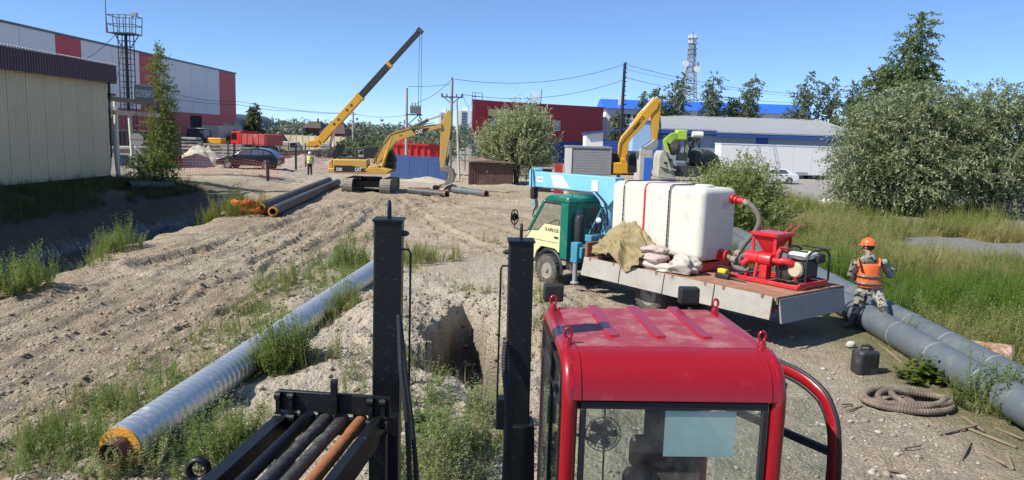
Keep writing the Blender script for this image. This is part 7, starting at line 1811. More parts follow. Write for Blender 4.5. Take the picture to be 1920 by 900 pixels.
# cab on the far side
m = MB(); cp = poly((713, 324), (713, 290), (719, 281), (730, 280), (738, 303), (737, 322)); m.prism(cp, .35, 1.25); cb = m.build('cab', M_['black_plastic'], ex, bevel=.04)
m = MB(); m.prism(poly((716, 304), (716, 291), (720, 284), (729, 283), (735, 303)), .338, .348); m.build('cab_window', M_['glass_dark'], cb)
m = MB(); m.bar((xl(738, 303)[0] + .02, .4, xl(738, 303)[1]), (xl(730, 281)[0] + .02, .4, xl(730, 281)[1]), .05); m.bar((xl(738, 303)[0] + .02, 1.2, xl(738, 303)[1]), (xl(730, 281)[0] + .02, 1.2, xl(730, 281)[1]), .05); m.build('cab_pillar', M_['black_plastic'], cb)
# boom, stick, bucket
m = MB(); bm_ = poly((699, 306), (703, 299), (714, 279), (723, 263), (731, 253), (745, 246), (770, 240), (806, 234), (828, 231), (829, 240), (812, 244), (779, 254), (757, 260), (744, 266), (733, 278), (724, 292), (710, 307)); m.prism(bm_, -.28, .28); bo = m.build('boom', CY_, ex, bevel=.02)
m = MB(); m.prism(poly((771, 242), (806, 240), (800, 247), (782, 253.5)), -.292, -.284); dk = m.build('boom_decal', M_['black_plastic'], bo)
text('CAT', .30, M_['white'], dk, face_mat((xl(787, 246.5)[0], -.30, xl(787, 247)[1]), (1, 0, .16), (-.16, 0, 1)), width=.46, bold=.012)
text('CAT', .1, M_['black_plastic'], bo, face_mat((xl(753, 254)[0], -.288, xl(753, 254)[1]), (1, 0, .1), (-.1, 0, 1)), width=.2)
ap = lambda px, py, y: (xl(px, py)[0], y, xl(px, py)[1])
m = MB()
for y in (-.42, .42): m.tube([ap(716, 318, y), ap(729, 282, y)], .085, 10); m.tube([ap(729, 282, y), ap(737, 256, y)], .05, 8)
m.build('boom_cylinder', CY_, ex, smooth=40)
m = MB(); m.tube([ap(757, 246, 0), ap(800, 226, 0)], .095, 12); m.tube([ap(798, 226.5, 0), ap(803, 224.5, 0)], .11, 12); m.build('stick_cylinder', M_['steel_dark'], ex, smooth=40)
MB().tube([ap(800, 226, 0), ap(838, 213, 0)], .05, 10).build('cylinder_rod', M_['chrome'], ex, smooth=40)
for k in range(3): MB().tube([ap(742, 254 - k, -.05 - .06 * k), ap(747, 246 - k, -.1), ap(752, 243 - k, -.1), ap(760, 243, -.05)], .02, 6).build('hydraulic_line', M_['black_plastic'], ex, smooth=50)
MB().tube([ap(699, 303, -.32), ap(716, 270, -.32), ap(733, 249, -.32), ap(770, 238, -.32), ap(815, 230, -.32)], .02, 6).build('hydraulic_line', M_['steel_dark'], ex, smooth=50)
m = MB(); m.prism(poly((828, 229), (834, 216), (841, 206), (846, 210), (847, 228), (845, 250), (839, 285), (834, 310), (827, 318), (825, 300), (826, 262), (827, 242)), -.2, .2); st_ = m.build('stick', CY_, ex, bevel=.02)
m = MB(); m.tube([ap(844, 234, 0), ap(845, 262, 0)], .09, 10); m.build('bucket_cylinder', M_['steel_dark'], st_, smooth=40)
MB().tube([ap(845, 262, 0), ap(842, 292, 0)], .045, 8).build('cylinder_rod', M_['chrome'], st_, smooth=40)
m = MB(); m.bar(ap(842, 292, -.12), ap(833, 308, -.12), .06, .12, up=(0, 1, 0)); m.bar(ap(842, 292, .12), ap(833, 308, .12), .06, .12, up=(0, 1, 0)); m.bar(ap(842, 292, 0), ap(838, 316, 0), .1, .14, up=(0, 1, 0)); m.build('linkage', M_['steel_dark'], st_)
m = MB(); out = poly((826, 313), (838, 310), (850, 318), (854, 330), (850, 342), (838, 346), (830, 346), (836, 340), (842, 332), (840, 322), (828, 320)); m.prism(out, -.5, .5); bk_ = m.build('bucket', mat('bucket_dusty', (.22, .19, .15), .8, var=.2, vs=4, dirt=(.32, .27, .2), da=.5, ds=3), ex, bevel=.02)
for k in range(5): MB().bar(ap(832, 345, -.42 + k * .21), ap(824, 348, -.42 + k * .21), .08, .06).build('tooth', M_['steel_dark'], bk_)
# second excavator
D2 = 47.0
e2 = at(1178, 330, D2); z2 = hz(e2.x, D2)
e2o = thing('yellow_excavator', 'bright yellow excavator with raised arm beside the louvred container', 'excavator', (e2.x, D2, z2 - .03)); E2 = Vector(e2o.location)
def yl(px, py): p = at(px, py, D2); return (p.x - E2.x, p.z - E2.z)
yp = lambda *q: [yl(*p) for p in q]; y3 = lambda px, py, y: (yl(px, py)[0], y, yl(px, py)[1])
Y2 = M_['yellow2']
for x in (-.9, 1.0): track(e2o, x, 3.6, .6, .8)
MB().bx(-.6, -.8, .3, .7, .8, .7).build('car_body', M_['black_plastic'], e2o); MB().lathe([(.55, .7), (.55, .85)], n=20).build('slew_ring', M_['black_plastic'], e2o)
MB().prism(yp((1146, 325), (1146, 304), (1180, 303), (1181, 325)), -1.0, 1.2).build('body', Y2, e2o, bevel=.07, seg=4)
MB().prism(yp((1150, 304), (1150, 288), (1157, 286), (1157, 304)), -.2, .9).build('engine_cover', M_['black_plastic'], e2o, bevel=.03)
MB().prism(yp((1160, 304), (1160, 296), (1170, 297), (1172, 304)), -1.0, .1).build('tool_box', Y2, e2o, bevel=.03)
m = MB(); m.prism(yp((1172, 322), (1172, 292), (1176, 286), (1186, 286), (1189, 298), (1189, 322)), -1.1, -.1); c2 = m.build('cab', M_['black_plastic'], e2o, bevel=.05); MB().prism(yp((1174, 308), (1174, 293), (1177, 288), (1185, 288), (1187, 300), (1187, 308)), -1.115, -1.105).build('cab_window', M_['glass_dark'], c2)
m = MB(); m.prism(yp((1158, 303), (1160, 270), (1165, 256), (1172, 248), (1196, 221), (1214, 198), (1226, 186), (1234, 192), (1232, 203), (1223, 212), (1204, 238), (1186, 256), (1178, 267), (1175, 303)), -.24, .24); b2 = m.build('boom', Y2, e2o, bevel=.02)
ang = math.atan2(yl(1215, 208)[1] - yl(1185, 245)[1], yl(1215, 208)[0] - yl(1185, 245)[0])
text('SHANTUI', .30, M_['black_plastic'], b2, face_mat((yl(1197, 231)[0], -.245, yl(1197, 231)[1]), (math.cos(ang), 0, math.sin(ang)), (-math.sin(ang), 0, math.cos(ang))), width=.95, bold=.008)
m = MB(); m.tube([y3(1186, 232, 0), y3(1205, 207, 0)], .085, 10); m.build('stick_cylinder', Y2, e2o, smooth=40)
MB().tube([y3(1205, 207, 0), y3(1226, 183, 0)], .055, 8).build('cylinder_rod', M_['white'], e2o, smooth=40)
m = MB(); m.prism(yp((1221, 202), (1225, 187), (1231, 182), (1238, 187), (1238, 206), (1235, 235), (1231, 263), (1223, 263), (1221, 235)), -.18, .18); s2 = m.build('stick', Y2, e2o, bevel=.02)
m = MB(); m.tube([y3(1236, 208, 0), y3(1238, 240, 0)], .06, 8); m.tube([y3(1238, 240, 0), y3(1238, 258, 0)], .035, 8); m.build('bucket_cylinder', M_['steel_dark'], s2, smooth=40)
m = MB(); m.bar(y3(1238, 258, 0), y3(1231, 264, 0), .06); m.bar(y3(1238, 258, 0), y3(1226, 256, 0), .06); m.build('linkage', M_['steel_dark'], s2)
m = MB(); m.prism(yp((1224, 262), (1232, 264), (1231, 274), (1224, 281), (1212, 280), (1204, 276), (1214, 270)), -.5, .5); m.build('bucket', M_['grey_metal'], e2o, bevel=.02)
MB().tube([y3(1158, 300, -.28), y3(1162, 268, -.28), y3(1172, 255, -.28), y3(1196, 228, -.28)], .02, 6).build('hydraulic_line', M_['black_plastic'], e2o, smooth=50)
# ---------------------------------------------------------------- concrete mixer truck seen from behind
D3 = 37.0
e3 = at(1285, 345, D3); mxo = thing('mixer_truck', 'muddy concrete mixer truck with lime green chute seen from behind', 'mixer truck', (e3.x, D3, hz(e3.x, D3))); E3 = Vector(mxo.location)
def ml(px, py, y=0): p = at(px, py, D3); return V(p.x - E3.x, y, p.z - E3.z)
LIME = mat('lime', (.42, .60, .06), .5, var=.08, dirt=(.35, .38, .2), da=.2); MUD = mat('muddy_cream', (.42, .41, .33), .7, var=.2, vs=3, dirt=(.20, .19, .16), da=.5, ds=2.5)
m = MB(); m.lathe([(.3, 0), (.42, .3), (.60, 1.0), (.66, 1.8), (.6, 2.7), (.4, 3.4), (.3, 3.6)], ml(1300, 296, .6), (.55, .8, -.12), 24); m.build('drum', mat('drum_dark', (.05, .055, .05), .7, var=.2, dirt=(.2, .2, .17), da=.35, ds=2), mxo, smooth=40)
m = MB(); a = ml(1268, 262); b = ml(1287, 262); m.bx(ml(1269, 245).x, -.15, ml(1269, 262).z, ml(1288, 245).x, .5, ml(1288, 244).z); m.build('hopper', LIME, mxo, bevel=.04)
m = MB(); m.bx(ml(1269, 300).x, -.05, ml(1269, 301).z, ml(1272, 300).x, .3, ml(1269, 262).z); m.bx(ml(1284, 300).x, -.05, ml(1269, 301).z, ml(1288, 300).x, .3, ml(1269, 262).z); m.bx(ml(1272, 300).x, .0, ml(1269, 301).z, ml(1284, 300).x, .25, ml(1269, 286).z); m.build('hopper_frame', mat('hopper_drab', (.24, .26, .13), .7, var=.2, vs=4, dirt=(.12, .12, .09), da=.4, ds=3), mxo)
for k in range(6):
    p, q = ml(1270, 250 + k * 2.2, -.1), ml(1243 + k * 2, 262 + k * 1.5, -.3); MB().tube([p, p.lerp(q, .5) + V(0, 0, .12), q], .045, 7).build('chute_hose', LIME, mxo, smooth=50)
m = MB(); m.prism([tuple(ml(*q).xz) for q in ((1240, 262), (1246, 262), (1254, 288), (1248, 290))], -.4, -.2); m.build('chute', LIME, mxo, bevel=.01)
m = MB(); m.lathe([(.22, 0), (.34, .05), (.36, .15), (.34, .3), (.2, .35)], ml(1260, 277, -.35), (.2, 1, 0), 18); m.build('spare_wheel', M_['rubber'], mxo, smooth=40)
MB().prism([tuple(ml(*q).xz) for q in ((1229, 332), (1232, 290), (1237, 282), (1252, 284), (1256, 300), (1262, 336))], -.6, .9).build('rear_frame', MUD, mxo, bevel=.04)
m = MB(); m.bar(ml(1240, 280, -.65), ml(1252, 320, -.65), .1); m.bar(ml(1250, 290, -.65), ml(1262, 310, -.65), .08); m.bar(ml(1233, 310, -.65), ml(1262, 318, -.65), .09); m.build('rear_brace', MUD, mxo)
for q in ((1252, 299), (1243, 305)): MB().box(ml(*q, -.68), (.14, .06, .12)).build('tail_lamp', M_['black_plastic'], mxo)
MB().bx(ml(1256, 338).x, -.4, ml(1256, 330).z, ml(1310, 338).x, 3.5, ml(1310, 312).z).build('chassis', M_['steel_dark'], mxo)
m = MB(); m.bar(ml(1292, 262, .2), ml(1310, 258, .2), .25, .22); m.bar(ml(1310, 258, .2), ml(1312, 270, .2), .2); m.bar(ml(1292, 290, .2), ml(1304, 262, .2), .12); m.bar(ml(1290, 272, 0), ml(1302, 276, .1), .16); m.build('drum_support', M_['steel_dark'], mxo, bevel=.02)
MB().lathe([(.18, 0), (.18, .5)], ml(1300, 253, .2), (1, 0, 0), 12).build('water_tank', M_['off_white'], mxo, smooth=40)
for x in (ml(1240, 335).x, ml(1292, 335).x):
    for y in (.1, 1.5):
        w_ = wheel(mxo, (x, y, .48), .48, .3, -1, 'rubber', 'hub_grey', lugs=0); w_.rotation_euler = (0, 0, R(60)); w_.location = (x - (x * math.cos(R(60)) - y * math.sin(R(60))), y - (x * math.sin(R(60)) + y * math.cos(R(60))), 0)
# ---------------------------------------------------------------- mobile crane
D4 = 100.0
e4 = at(590, 300, D4); cro = thing('mobile_crane', 'yellow mobile crane with long telescopic boom raised to the right', 'crane', (e4.x, D4, .0)); E4 = Vector(cro.location)
def cl(px, py, y=0): p = at(px, py, D4); return V(p.x - E4.x, y, p.z - E4.z)
cz = lambda *q: [tuple(cl(*p).xz) for p in q]
MB().prism(cz((520, 291), (520, 283), (560, 281), (655, 281), (655, 290)), -1.2, 1.2).build('chassis', M_['steel_dark'], cro, bevel=.05)
MB().prism(cz((520, 283), (522, 268), (530, 265), (546, 266), (546, 283)), -1.2, 1.2).build('front_body', M_['beige_fence'], cro, bevel=.08); MB().prism(cz((547, 284), (547, 266), (562, 266), (568, 276), (568, 284)), -1.2, -.1).build('driver_cab', mat('crane_grey', (.30, .33, .31), .6, dirt=DUST, da=.3), cro, bevel=.08); MB().prism(cz((549, 276), (549, 268), (560, 268), (564, 276)), -1.22, -1.205).build('cab_window', M_['glass_dark'], cro)
for px in (535, 595, 615, 640): 
    for y, s in ((-1.05, -1), (1.05, 1)): wheel(cro, (cl(px, 294).x, y, .52), .52, .4, s, 'tyre_dusty', 'hub_grey', lugs=0)
MB().prism(cz((578, 276), (580, 264), (600, 262), (604, 271), (624, 276), (626, 281), (610, 280), (598, 272), (592, 276)), -.9, .9).build('superstructure', Y2, cro, bevel=.05)
MB().prism(cz((606, 280), (608, 268), (622, 270), (626, 280)), -1.2, -.5).build('operator_cab', M_['grey_metal'], cro, bevel=.05)
tb, tt = cl(597, 268), cl(788, 57); dv = tt - tb
def bs(a, b, w, mt, nm, par=cro): return MB().bar(tb + dv * a, tb + dv * b, w, w * 1.15, up=(0, 1, 0)).build(nm, mt, par, bevel=.03)
bo = bs(0, .42, .95, Y2, 'boom'); DK = mat('boom_dark', (.03, .034, .03), .55, var=.15)
bs(.42, .70, .78, DK, 'boom_section', bo); bs(.70, 1.0, .62, DK, 'boom_section', bo); bs(.405, .425, 1.08, Y2, 'boom_collar', bo); bs(.69, .71, .9, Y2, 'boom_collar', bo); bs(.985, 1.012, .8, M_['steel_dark'], 'boom_head', bo)
for k in range(6): MB().box(tb + dv * (.17 + .012 * k + .03 * k) + V(-.02, -.56, 0), (.3, .02, .3)).build('letter_patch', M_['brown_roof'], bo) if k in (0, 1, 3, 4) else None
m = MB(); m.tube([cl(617, 278), cl(628, 240)], .2, 10); lc = m.build('lift_cylinder', M_['off_white'], cro, smooth=40); MB().tube([cl(628, 240), cl(636, 214)], .12, 8).build('cylinder_rod', M_['grey_metal'], lc, smooth=40)
m = MB()
for dx in (-1.5, 3.0): m.bar(cl(788 + dx, 60), cl(786 + dx, 205), .055)
rp_ = m.build('hoist_rope', M_['steel_dark'], cro)
m = MB(); m.bx(cl(785, 212).x - .25, -.2, cl(785, 216).z, cl(785, 212).x + .3, .2, cl(785, 204).z); hk = m.build('hook_block', M_['steel_dark'], cro, bevel=.05); c = cl(787, 221); MB().tube([c + V(0, 0, .5), c, c + V(.25, 0, -.15), c + V(.15, 0, -.42), c + V(-.15, 0, -.42), c + V(-.22, 0, -.2)], .09, 7).build('hook', M_['steel_dark'], hk, smooth=50)
# ---------------------------------------------------------------- dump trucks, loader
def tipper(name, label, px, d, rz, body, cab_mat, scale=1.0, hh=1.0):
    b = at(px, 290, d); o = thing(name, label, 'truck', (b.x, d, .3), rz)
    MB().bx(-4.0, -.5, .75, 3.2, .5, 1.05).build('chassis', M_['steel_dark'], o)
    for x in (-3.2, -1.9, 2.2):
        for s in (1, -1): wheel(o, (x, s * 1.0, .52), .52, .4, s, 'tyre_dusty', 'hub_grey', lugs=0)
    m = MB(); m.bx(-4.4, -1.25, 1.15, .9, 1.25, 1.25); m.bx(-4.4, -1.25, 1.25, .9, -1.17, 2.55 * hh); m.bx(-4.4, 1.17, 1.25, .9, 1.25, 2.55 * hh); m.bx(.82, -1.17, 1.25, .9, 1.17, 2.9 * hh); bd = m.build('tipper_body', body, o)
    MB().bx(-4.5, -1.2, 1.2, -4.42, 1.2, 2.5 * hh).build('tailgate', body, o, bevel=.02)
    for i in range(5):
        for s in (1, -1): MB().bx(-4.3 + i * 1.25, s * 1.252, 1.2, -4.15 + i * 1.25, s * 1.33, 2.5 * hh).build('rib', body, bd)
    MB().prism([(1.2, 1.0), (3.35, .75), (3.4, 1.6), (3.15, 2.75), (1.35, 2.85), (1.2, 2.6)], -1.2, 1.2).build('cab', cab_mat, o, bevel=.1, seg=3)
    for s in (1, -1): MB().prism([(1.9, 1.75), (3.2, 1.7), (3.0, 2.55), (1.9, 2.6)], s * 1.21, s * 1.225).build('cab_window', M_['glass_dark'], o)
    MB().add([(3.39, -1.0, 1.7), (3.39, 1.0, 1.7), (3.18, .95, 2.6), (3.18, -.95, 2.6)], [(0, 1, 2, 3)]).build('windscreen', M_['glass_dark'], o, fix=False)
    return o
tipper('red_tipper', 'red dump truck parked in the yard below the warehouse', 476, 96, R(142), mat('tipper_red', (.38, .07, .065), .55, dirt=(.4, .2, .16), da=.25), M_['red_bright'])
tipper('pale_tipper', 'pale beige dump truck behind the red one', 428, 108, R(80), mat('tipper_pale', (.60, .57, .47), .6, dirt=(.4, .36, .28), da=.3), M_['off_white'], hh=1.35)
b = at(382, 285, 92); o = thing('wheel_loader', 'grey and yellow backhoe loader in front of the warehouse', 'loader', (b.x, 92, .3), R(175))
MB().bx(-1.9, -.95, .75, 1.8, .95, 1.3).build('frame', M_['steel_dark'], o, bevel=.05); MB().bx(-2.6, -.7, 1.1, -.7, .7, 1.95).build('hood', M_['yellow2'], o, bevel=.1, seg=3)
m = MB(); m.bx(-.65, -.9, 1.3, 1.7, .9, 1.6); cbx = m.build('cab_base', M_['steel_dark'], o); MB().prism([(-.6, 1.6), (1.65, 1.6), (1.45, 2.95), (-.4, 2.95)], -.85, .85).build('cab_glass', M_['window_glass'], o, bevel=.05); MB().bx(-.55, -.95, 2.96, 1.6, .95, 3.08).build('cab_roof', M_['grey_metal'], o, bevel=.04)
m = MB()
for s in (-.87, .87):
    for x0, x1 in ((-.62, -.42), (.5, .5), (1.67, 1.47)): m.bar((x0, s, 1.6), (x1, s, 2.97), .08)
m.build('cab_pillar', M_['black_plastic'], o)
for x, r in ((1.15, .72), (-1.9, .5)):
    for s in (1, -1): wheel(o, (x, s * .95, r), r, .42, s, 'tyre_dusty', 'yellow2', lugs=0)
m = MB(); m.bar((-1.2, -.8, 1.5), (-3.1, -.8, .8), .14, .2); m.bar((-1.2, .8, 1.5), (-3.1, .8, .8), .14, .2); m.build('loader_arm', M_['yellow2'], o); MB().prism([(-3.1, 1.2), (-3.0, .3), (-3.9, .25), (-3.3, .5)], -1.1, 1.1).build('bucket', M_['grey_metal'], o)
# ---------------------------------------------------------------- cars and trailer
def car(name, label, c, rz, L, Wd, Ht, paint, suv=True):
    o = thing(name, label, 'car', c, rz); k = L / 4.6; h = Ht / 1.65
    def A(cx, r, n=9): return [(cx + r * math.cos(math.pi * i / n), .33 * h + r * math.sin(math.pi * i / n)) for i in range(n + 1)]
    fx, rx, wr = 1.42 * k, -1.38 * k, .40 * h
    low = [(-2.25 * k, .42 * h), (-2.30 * k, .62 * h), (-2.26 * k, .95 * h), (-2.10 * k, 1.06 * h), (-1.2 * k, 1.02 * h), (.95 * k, 1.0 * h), (1.35 * k, .98 * h), (2.0 * k, .84 * h), (2.24 * k, .70 * h), (2.30 * k, .48 * h), (2.24 * k, .30 * h)] + [(x, z) for x, z in A(fx, wr)] + [(rx + wr, .28 * h)] + [(x, z) for x, z in A(rx, wr)]
    m = MB(); m.prism(low, -Wd / 2, Wd / 2); m.build('body', paint, o, bevel=.07, seg=3, smooth=30)
    # greenhouse
    if suv: g = [(-2.12, 1.04), (1.12, .98), (.35, 1.52), (-.35, 1.62), (-1.25, 1.58), (-1.75, 1.40)]
    else: g = [(-1.85, 1.02), (1.20, .97), (.42, 1.50), (-.25, 1.60), (-.95, 1.57), (-1.45, 1.34)]
    n = len(g); wb, wt = Wd / 2 - .05, Wd / 2 - .22
    wz = lambda z: wb + (wt - wb) * min(1, max(0, (z - 1.0) / .6))
    vs = [(x * k, -wz(z), z * h) for x, z in g] + [(x * k, wz(z), z * h) for x, z in g]
    m = MB(); m.add(vs, [tuple(range(n)), tuple(range(2 * n - 1, n - 1, -1))] + [(i, n + i, n + (i + 1) % n, (i + 1) % n) for i in range(n)]); m.build('cabin', paint, o, bevel=.05, seg=3, smooth=30)
    def pane(nm, q, s):
        m = MB(); e_ = .014; vs = [(x * k, s * (wz(z) + e_), z * h) for x, z in q]; m.add(vs, [tuple(range(len(q)))]); ob = m.build(nm, M_['car_glass'], o, fix=False); sd_ = ob.modifiers.new('s', 'SOLIDIFY'); sd_.thickness = .012; sd_.offset = 0
    for s in (-1, 1):
        if suv:
            pane('side_window', [(.92, 1.07), (-.22, 1.09), (-.30, 1.52), (.30, 1.44)], s); pane('side_window', [(-.30, 1.09), (-1.18, 1.11), (-1.10, 1.48), (-.38, 1.53)], s); pane('side_window', [(-1.26, 1.12), (-1.80, 1.20), (-1.45, 1.41), (-1.18, 1.46)], s)
        else:
            pane('side_window', [(.98, 1.05), (-.18, 1.07), (-.22, 1.50), (.38, 1.42)], s); pane('side_window', [(-.26, 1.07), (-1.30, 1.12), (-1.0, 1.46), (-.30, 1.51)], s)
        MB().bx(-.75 * k, s * (Wd / 2 + .002), .86 * h, -.55 * k, s * (Wd / 2 + .02), .89 * h).build('door_handle', paint, o); MB().bx(.35 * k, s * (Wd / 2 + .002), .86 * h, .55 * k, s * (Wd / 2 + .02), .89 * h).build('door_handle', paint, o)
        MB().box((.95 * k, s * (Wd / 2 + .08), 1.06 * h), (.16, .2, .13)).build('mirror', paint, o, bevel=.04)
        MB().box((2.14 * k, s * (Wd / 2 - .2), .72 * h), (.2, .34, .14)).build('headlight', M_['white'], o, bevel=.03); MB().box((-2.22 * k, s * (Wd / 2 - .18), .88 * h), (.14, .3, .2)).build('tail_lamp', M_['red_bright'], o, bevel=.03)
        for x in (fx, rx): wheel(o, (x, s * (Wd / 2 - .12), .34 * h), .34 * h, .22, s, 'rubber', 'grey_metal', lugs=0)
        m = MB()
        for x in (.93, -.26, -1.2): m.bx(x * k - .006, s * (Wd / 2 - .01), .40 * h, x * k + .006, s * (Wd / 2 + .004), .99 * h)
        m.build('door_gap', M_['black_plastic'], o)
    m = MB(); e_ = .012
    q = [(1.14, .99 + e_), (.38, 1.52 + e_)]; m.add([(q[0][0] * k + .02, -wb + .12, q[0][1] * h), (q[0][0] * k + .02, wb - .12, q[0][1] * h), (q[1][0] * k + .02, wt - .06, q[1][1] * h), (q[1][0] * k + .02, -wt + .06, q[1][1] * h)], [(0, 1, 2, 3)]); m.build('windscreen', M_['glass_dark'], o, fix=False)
    return o
b = at(471, 329, 58); car('black_car', 'black five-door car parked behind the orange mesh barrier', (b.x, 58, hz(b.x, 58) - .02), R(180), 4.75, 1.85, 1.68, mat('car_black', (.010, .013, .022), .2, coat=.8, var=.1))
b = at(1447, 343, 70); car('white_car', 'white sedan parked beside the white trailer', (b.x, 70, hz(b.x, 70) - .02), R(180), 4.4, 1.75, 1.48, mat('car_white', (.72, .74, .75), .25, coat=.5, var=.02), False)
b0 = at(1348, 335, 80); b1 = at(1560, 335, 80)
o = thing('white_trailer', 'long white box semi-trailer in front of the blue workshop', 'trailer', (b0.x, 80, hz(b0.x, 80) - .02)); zt = at(1440, 271.5, 80).z - o.location.z; zb = at(1440, 325, 80).z - o.location.z
for i in range(7): MB().bx(i * 1.943 + .01, 0, zb, (i + 1) * 1.943 - .01, .05, zt).build('side_panel', M_['white'], o)
MB().bx(.02, .06, zb + .02, 13.58, 2.5, zt - .02).build('box', M_['white'], o); MB().bx(-.03, -.04, zt - .06, 13.63, 2.54, zt + .03).build('roof', M_['white'], o); MB().bx(-.03, -.05, zb - .1, 13.63, 2.54, zb).build('bottom_rail', M_['grey_metal'], o)
MB().bx(.3, .7, .75, 13.4, 1.8, zb - .11).build('chassis', M_['black_plastic'], o)
for px in (1482, 1500, 1527, 1548):
    for y, s in ((.25, -1), (2.25, 1)): wheel(o, (at(px, 330, 80).x - b0.x, y, .5), .5, .4, s, 'rubber', 'grey_metal', lugs=0)
for x in (1.0, 1.6): MB().bx(x, .3, .0, x + .12, .42, zb - .1).build('landing_leg', M_['steel_dark'], o)
MB().bx(8.2, -.02, .45, 9.4, .03, .75).build('side_guard', M_['grey_metal'], o)
# ---------------------------------------------------------------- people
def remesh(o, vox, it=4):
    r = o.modifiers.new('remesh', 'REMESH'); r.mode = 'VOXEL'; r.voxel_size = vox; r.use_smooth_shade = True
    s = o.modifiers.new('smooth', 'SMOOTH'); s.factor = .5; s.iterations = it
    return o
mk('skin', (.42, .24, .17), .55, var=.06, vs=6)
mk('hair', (.02, .016, .013), .7)
mk('vest_orange', (.85, .16, .035), .7, var=.08, vs=8)
mk('reflective', (.16, .145, .13), .45, .1, var=.15, vs=20)
mk('boots', (.045, .045, .047), .55, var=.2, vs=8, dirt=(.2, .17, .13), da=.4, ds=9)
mk('glove', (.10, .105, .12), .8, var=.2, vs=12)
mk('helmet_orange', (.80, .13, .02), .3, coat=.3, var=.03)
def camo():
    m = bpy.data.materials.new('camouflage'); m.use_nodes = True; n = m.node_tree.nodes; l = m.node_tree.links; b = n['Principled BSDF']
    tc = n.new('ShaderNodeTexCoord'); nz = n.new('ShaderNodeTexNoise'); nz.inputs['Scale'].default_value = 17; nz.inputs['Detail'].default_value = 3; l.new(tc.outputs['Object'], nz.inputs['Vector'])
    cr = n.new('ShaderNodeValToRGB'); cr.color_ramp.interpolation = 'CONSTANT'; e = cr.color_ramp.elements; e[0].position = 0; e[0].color = (.03, .03, .028, 1); e[1].position = .44; e[1].color = (.24, .23, .19, 1)
    x = e.new(.52); x.color = (.42, .40, .34, 1); x = e.new(.57); x.color = (.16, .14, .12, 1); x = e.new(.62); x.color = (.27, .255, .21, 1)
    l.new(nz.outputs['Fac'], cr.inputs[0]); l.new(cr.outputs[0], b.inputs['Base Color']); b.inputs['Roughness'].default_value = .85
    n3 = n.new('ShaderNodeTexNoise'); n3.inputs['Scale'].default_value = 14; l.new(tc.outputs['Object'], n3.inputs['Vector']); bp = n.new('ShaderNodeBump'); bp.inputs['Strength'].default_value = .6; bp.inputs['Distance'].default_value = .03; l.new(n3.outputs['Fac'], bp.inputs['Height']); l.new(bp.outputs[0], b.inputs['Normal'])
    return m
CAMO = camo()
def finger_hand(m, w, d, up, r=.010, s=1.0, thumb=1):
    """palm with five curled fingers: w wrist, d direction, up back-of-hand normal"""
    d = Vector(d).normalized(); up = Vector(up); up = (up - d * up.dot(d)).normalized(); sd = d.cross(up) * thumb
    w = Vector(w)
    m.tube([w, w + d * .04 * s, w + d * .085 * s], [(.016 * s, .028 * s), (.018 * s, .040 * s), (.014 * s, .040 * s)], 10)
    for k, (o, L) in enumerate(((-.030, .058), (-.010, .070), (.011, .066), (.031, .052))):
        b = w + d * .080 * s + sd * o * s; k1 = b + d * L * .45 * s - up * .006 * s; k2 = k1 + (d * .6 - up * .75) * L * .42 * s; k3 = k2 + (d * -.1 - up) * L * .32 * s
        m.tube([b, k1, k2, k3], [r * s, r * .95 * s, r * .85 * s, r * .65 * s], 7)
    b = w + d * .03 * s - sd * .034 * s; m.tube([b, b + (d * .6 - sd * .7 - up * .2) * .035 * s, b + (d * 1.1 - sd * .75 - up * .6) * .058 * s, b + (d * 1.5 - sd * .45 - up * 1.0) * .062 * s], [r * 1.2 * s, r * 1.1 * s, r * s, r * .75 * s], 7)
def limb(m, pts, rs, n=12): m.tube(pts, rs, n)
def head(m, c, fwd, s=1.0):
    """skull, jaw, nose, ears; fwd is the way the face looks"""
    c = Vector(c); f = Vector(fwd).normalized(); sd = f.cross(V(0, 0, 1)).normalized()
    B = Matrix((sd, f, V(0, 0, 1))).transposed().to_4x4(); B.translation = c
    m.ell((0, -.008, .02), (.074 * s, .094 * s, .105 * s), 16, 12, B); m.ell((0, .026, -.055), (.055 * s, .062 * s, .062 * s), 14, 10, B)
    m.tube([B @ V(0, .085, .015), B @ V(0, .108, -.015), B @ V(0, .088, -.03)], [.010, .015, .010], 8)
    for k in (-1, 1): m.ell((k * .076, -.005, -.005), (.012, .022, .032), 8, 6, B)
    m.tube([B @ V(-.022, .083, -.062), B @ V(.022, .083, -.062)], .007, 6)
    return B
# --- worker in orange vest with his back to the camera
WD = 14.55
def wp(px, py, dy=0): return at(px, py, WD + dy)
o0 = wp(1622, 615); o0.z = 0
pe = thing('person', 'worker in orange vest, orange helmet and camouflage clothes standing with his back turned', 'person', o0)
q = lambda px, py, dy=0: wp(px, py, dy) - o0
hip = q(1622, 545); lh, rh = q(1612, 548), q(1633, 546)
lk, rk_ = q(1605, 577, .02), q(1645, 566, -.28)
lf, rf = q(1594, 605, -.05), q(1651, 592, -.65)
lf.z = max(lf.z, .10)
chest = q(1624, 500); neck = q(1624, 481); hd = q(1623, 463, .03)
lsh, rsh = q(1602, 492), q(1648, 491)
lel, rel = q(1594, 516, .10), q(1659, 516, .06)
lwr, rwr = q(1604, 520, .36), q(1661, 506, .34)
m = MB()
limb(m, [hip + V(0, 0, -.06), hip + V(0, 0, .06), q(1623, 520), chest, q(1624, 489), neck + V(0, 0, .0)], [(.15, .13), (.15, .12), (.145, .115), (.17, .125), (.15, .10), (.065, .06)], 16)
limb(m, [neck + V(0, 0, -.03), neck + V(0, .01, .05), hd + V(0, 0, -.05)], [.06, .055, .06])
fw = V(-.55, .8, -.28); head(m, hd, fw, 1.0)
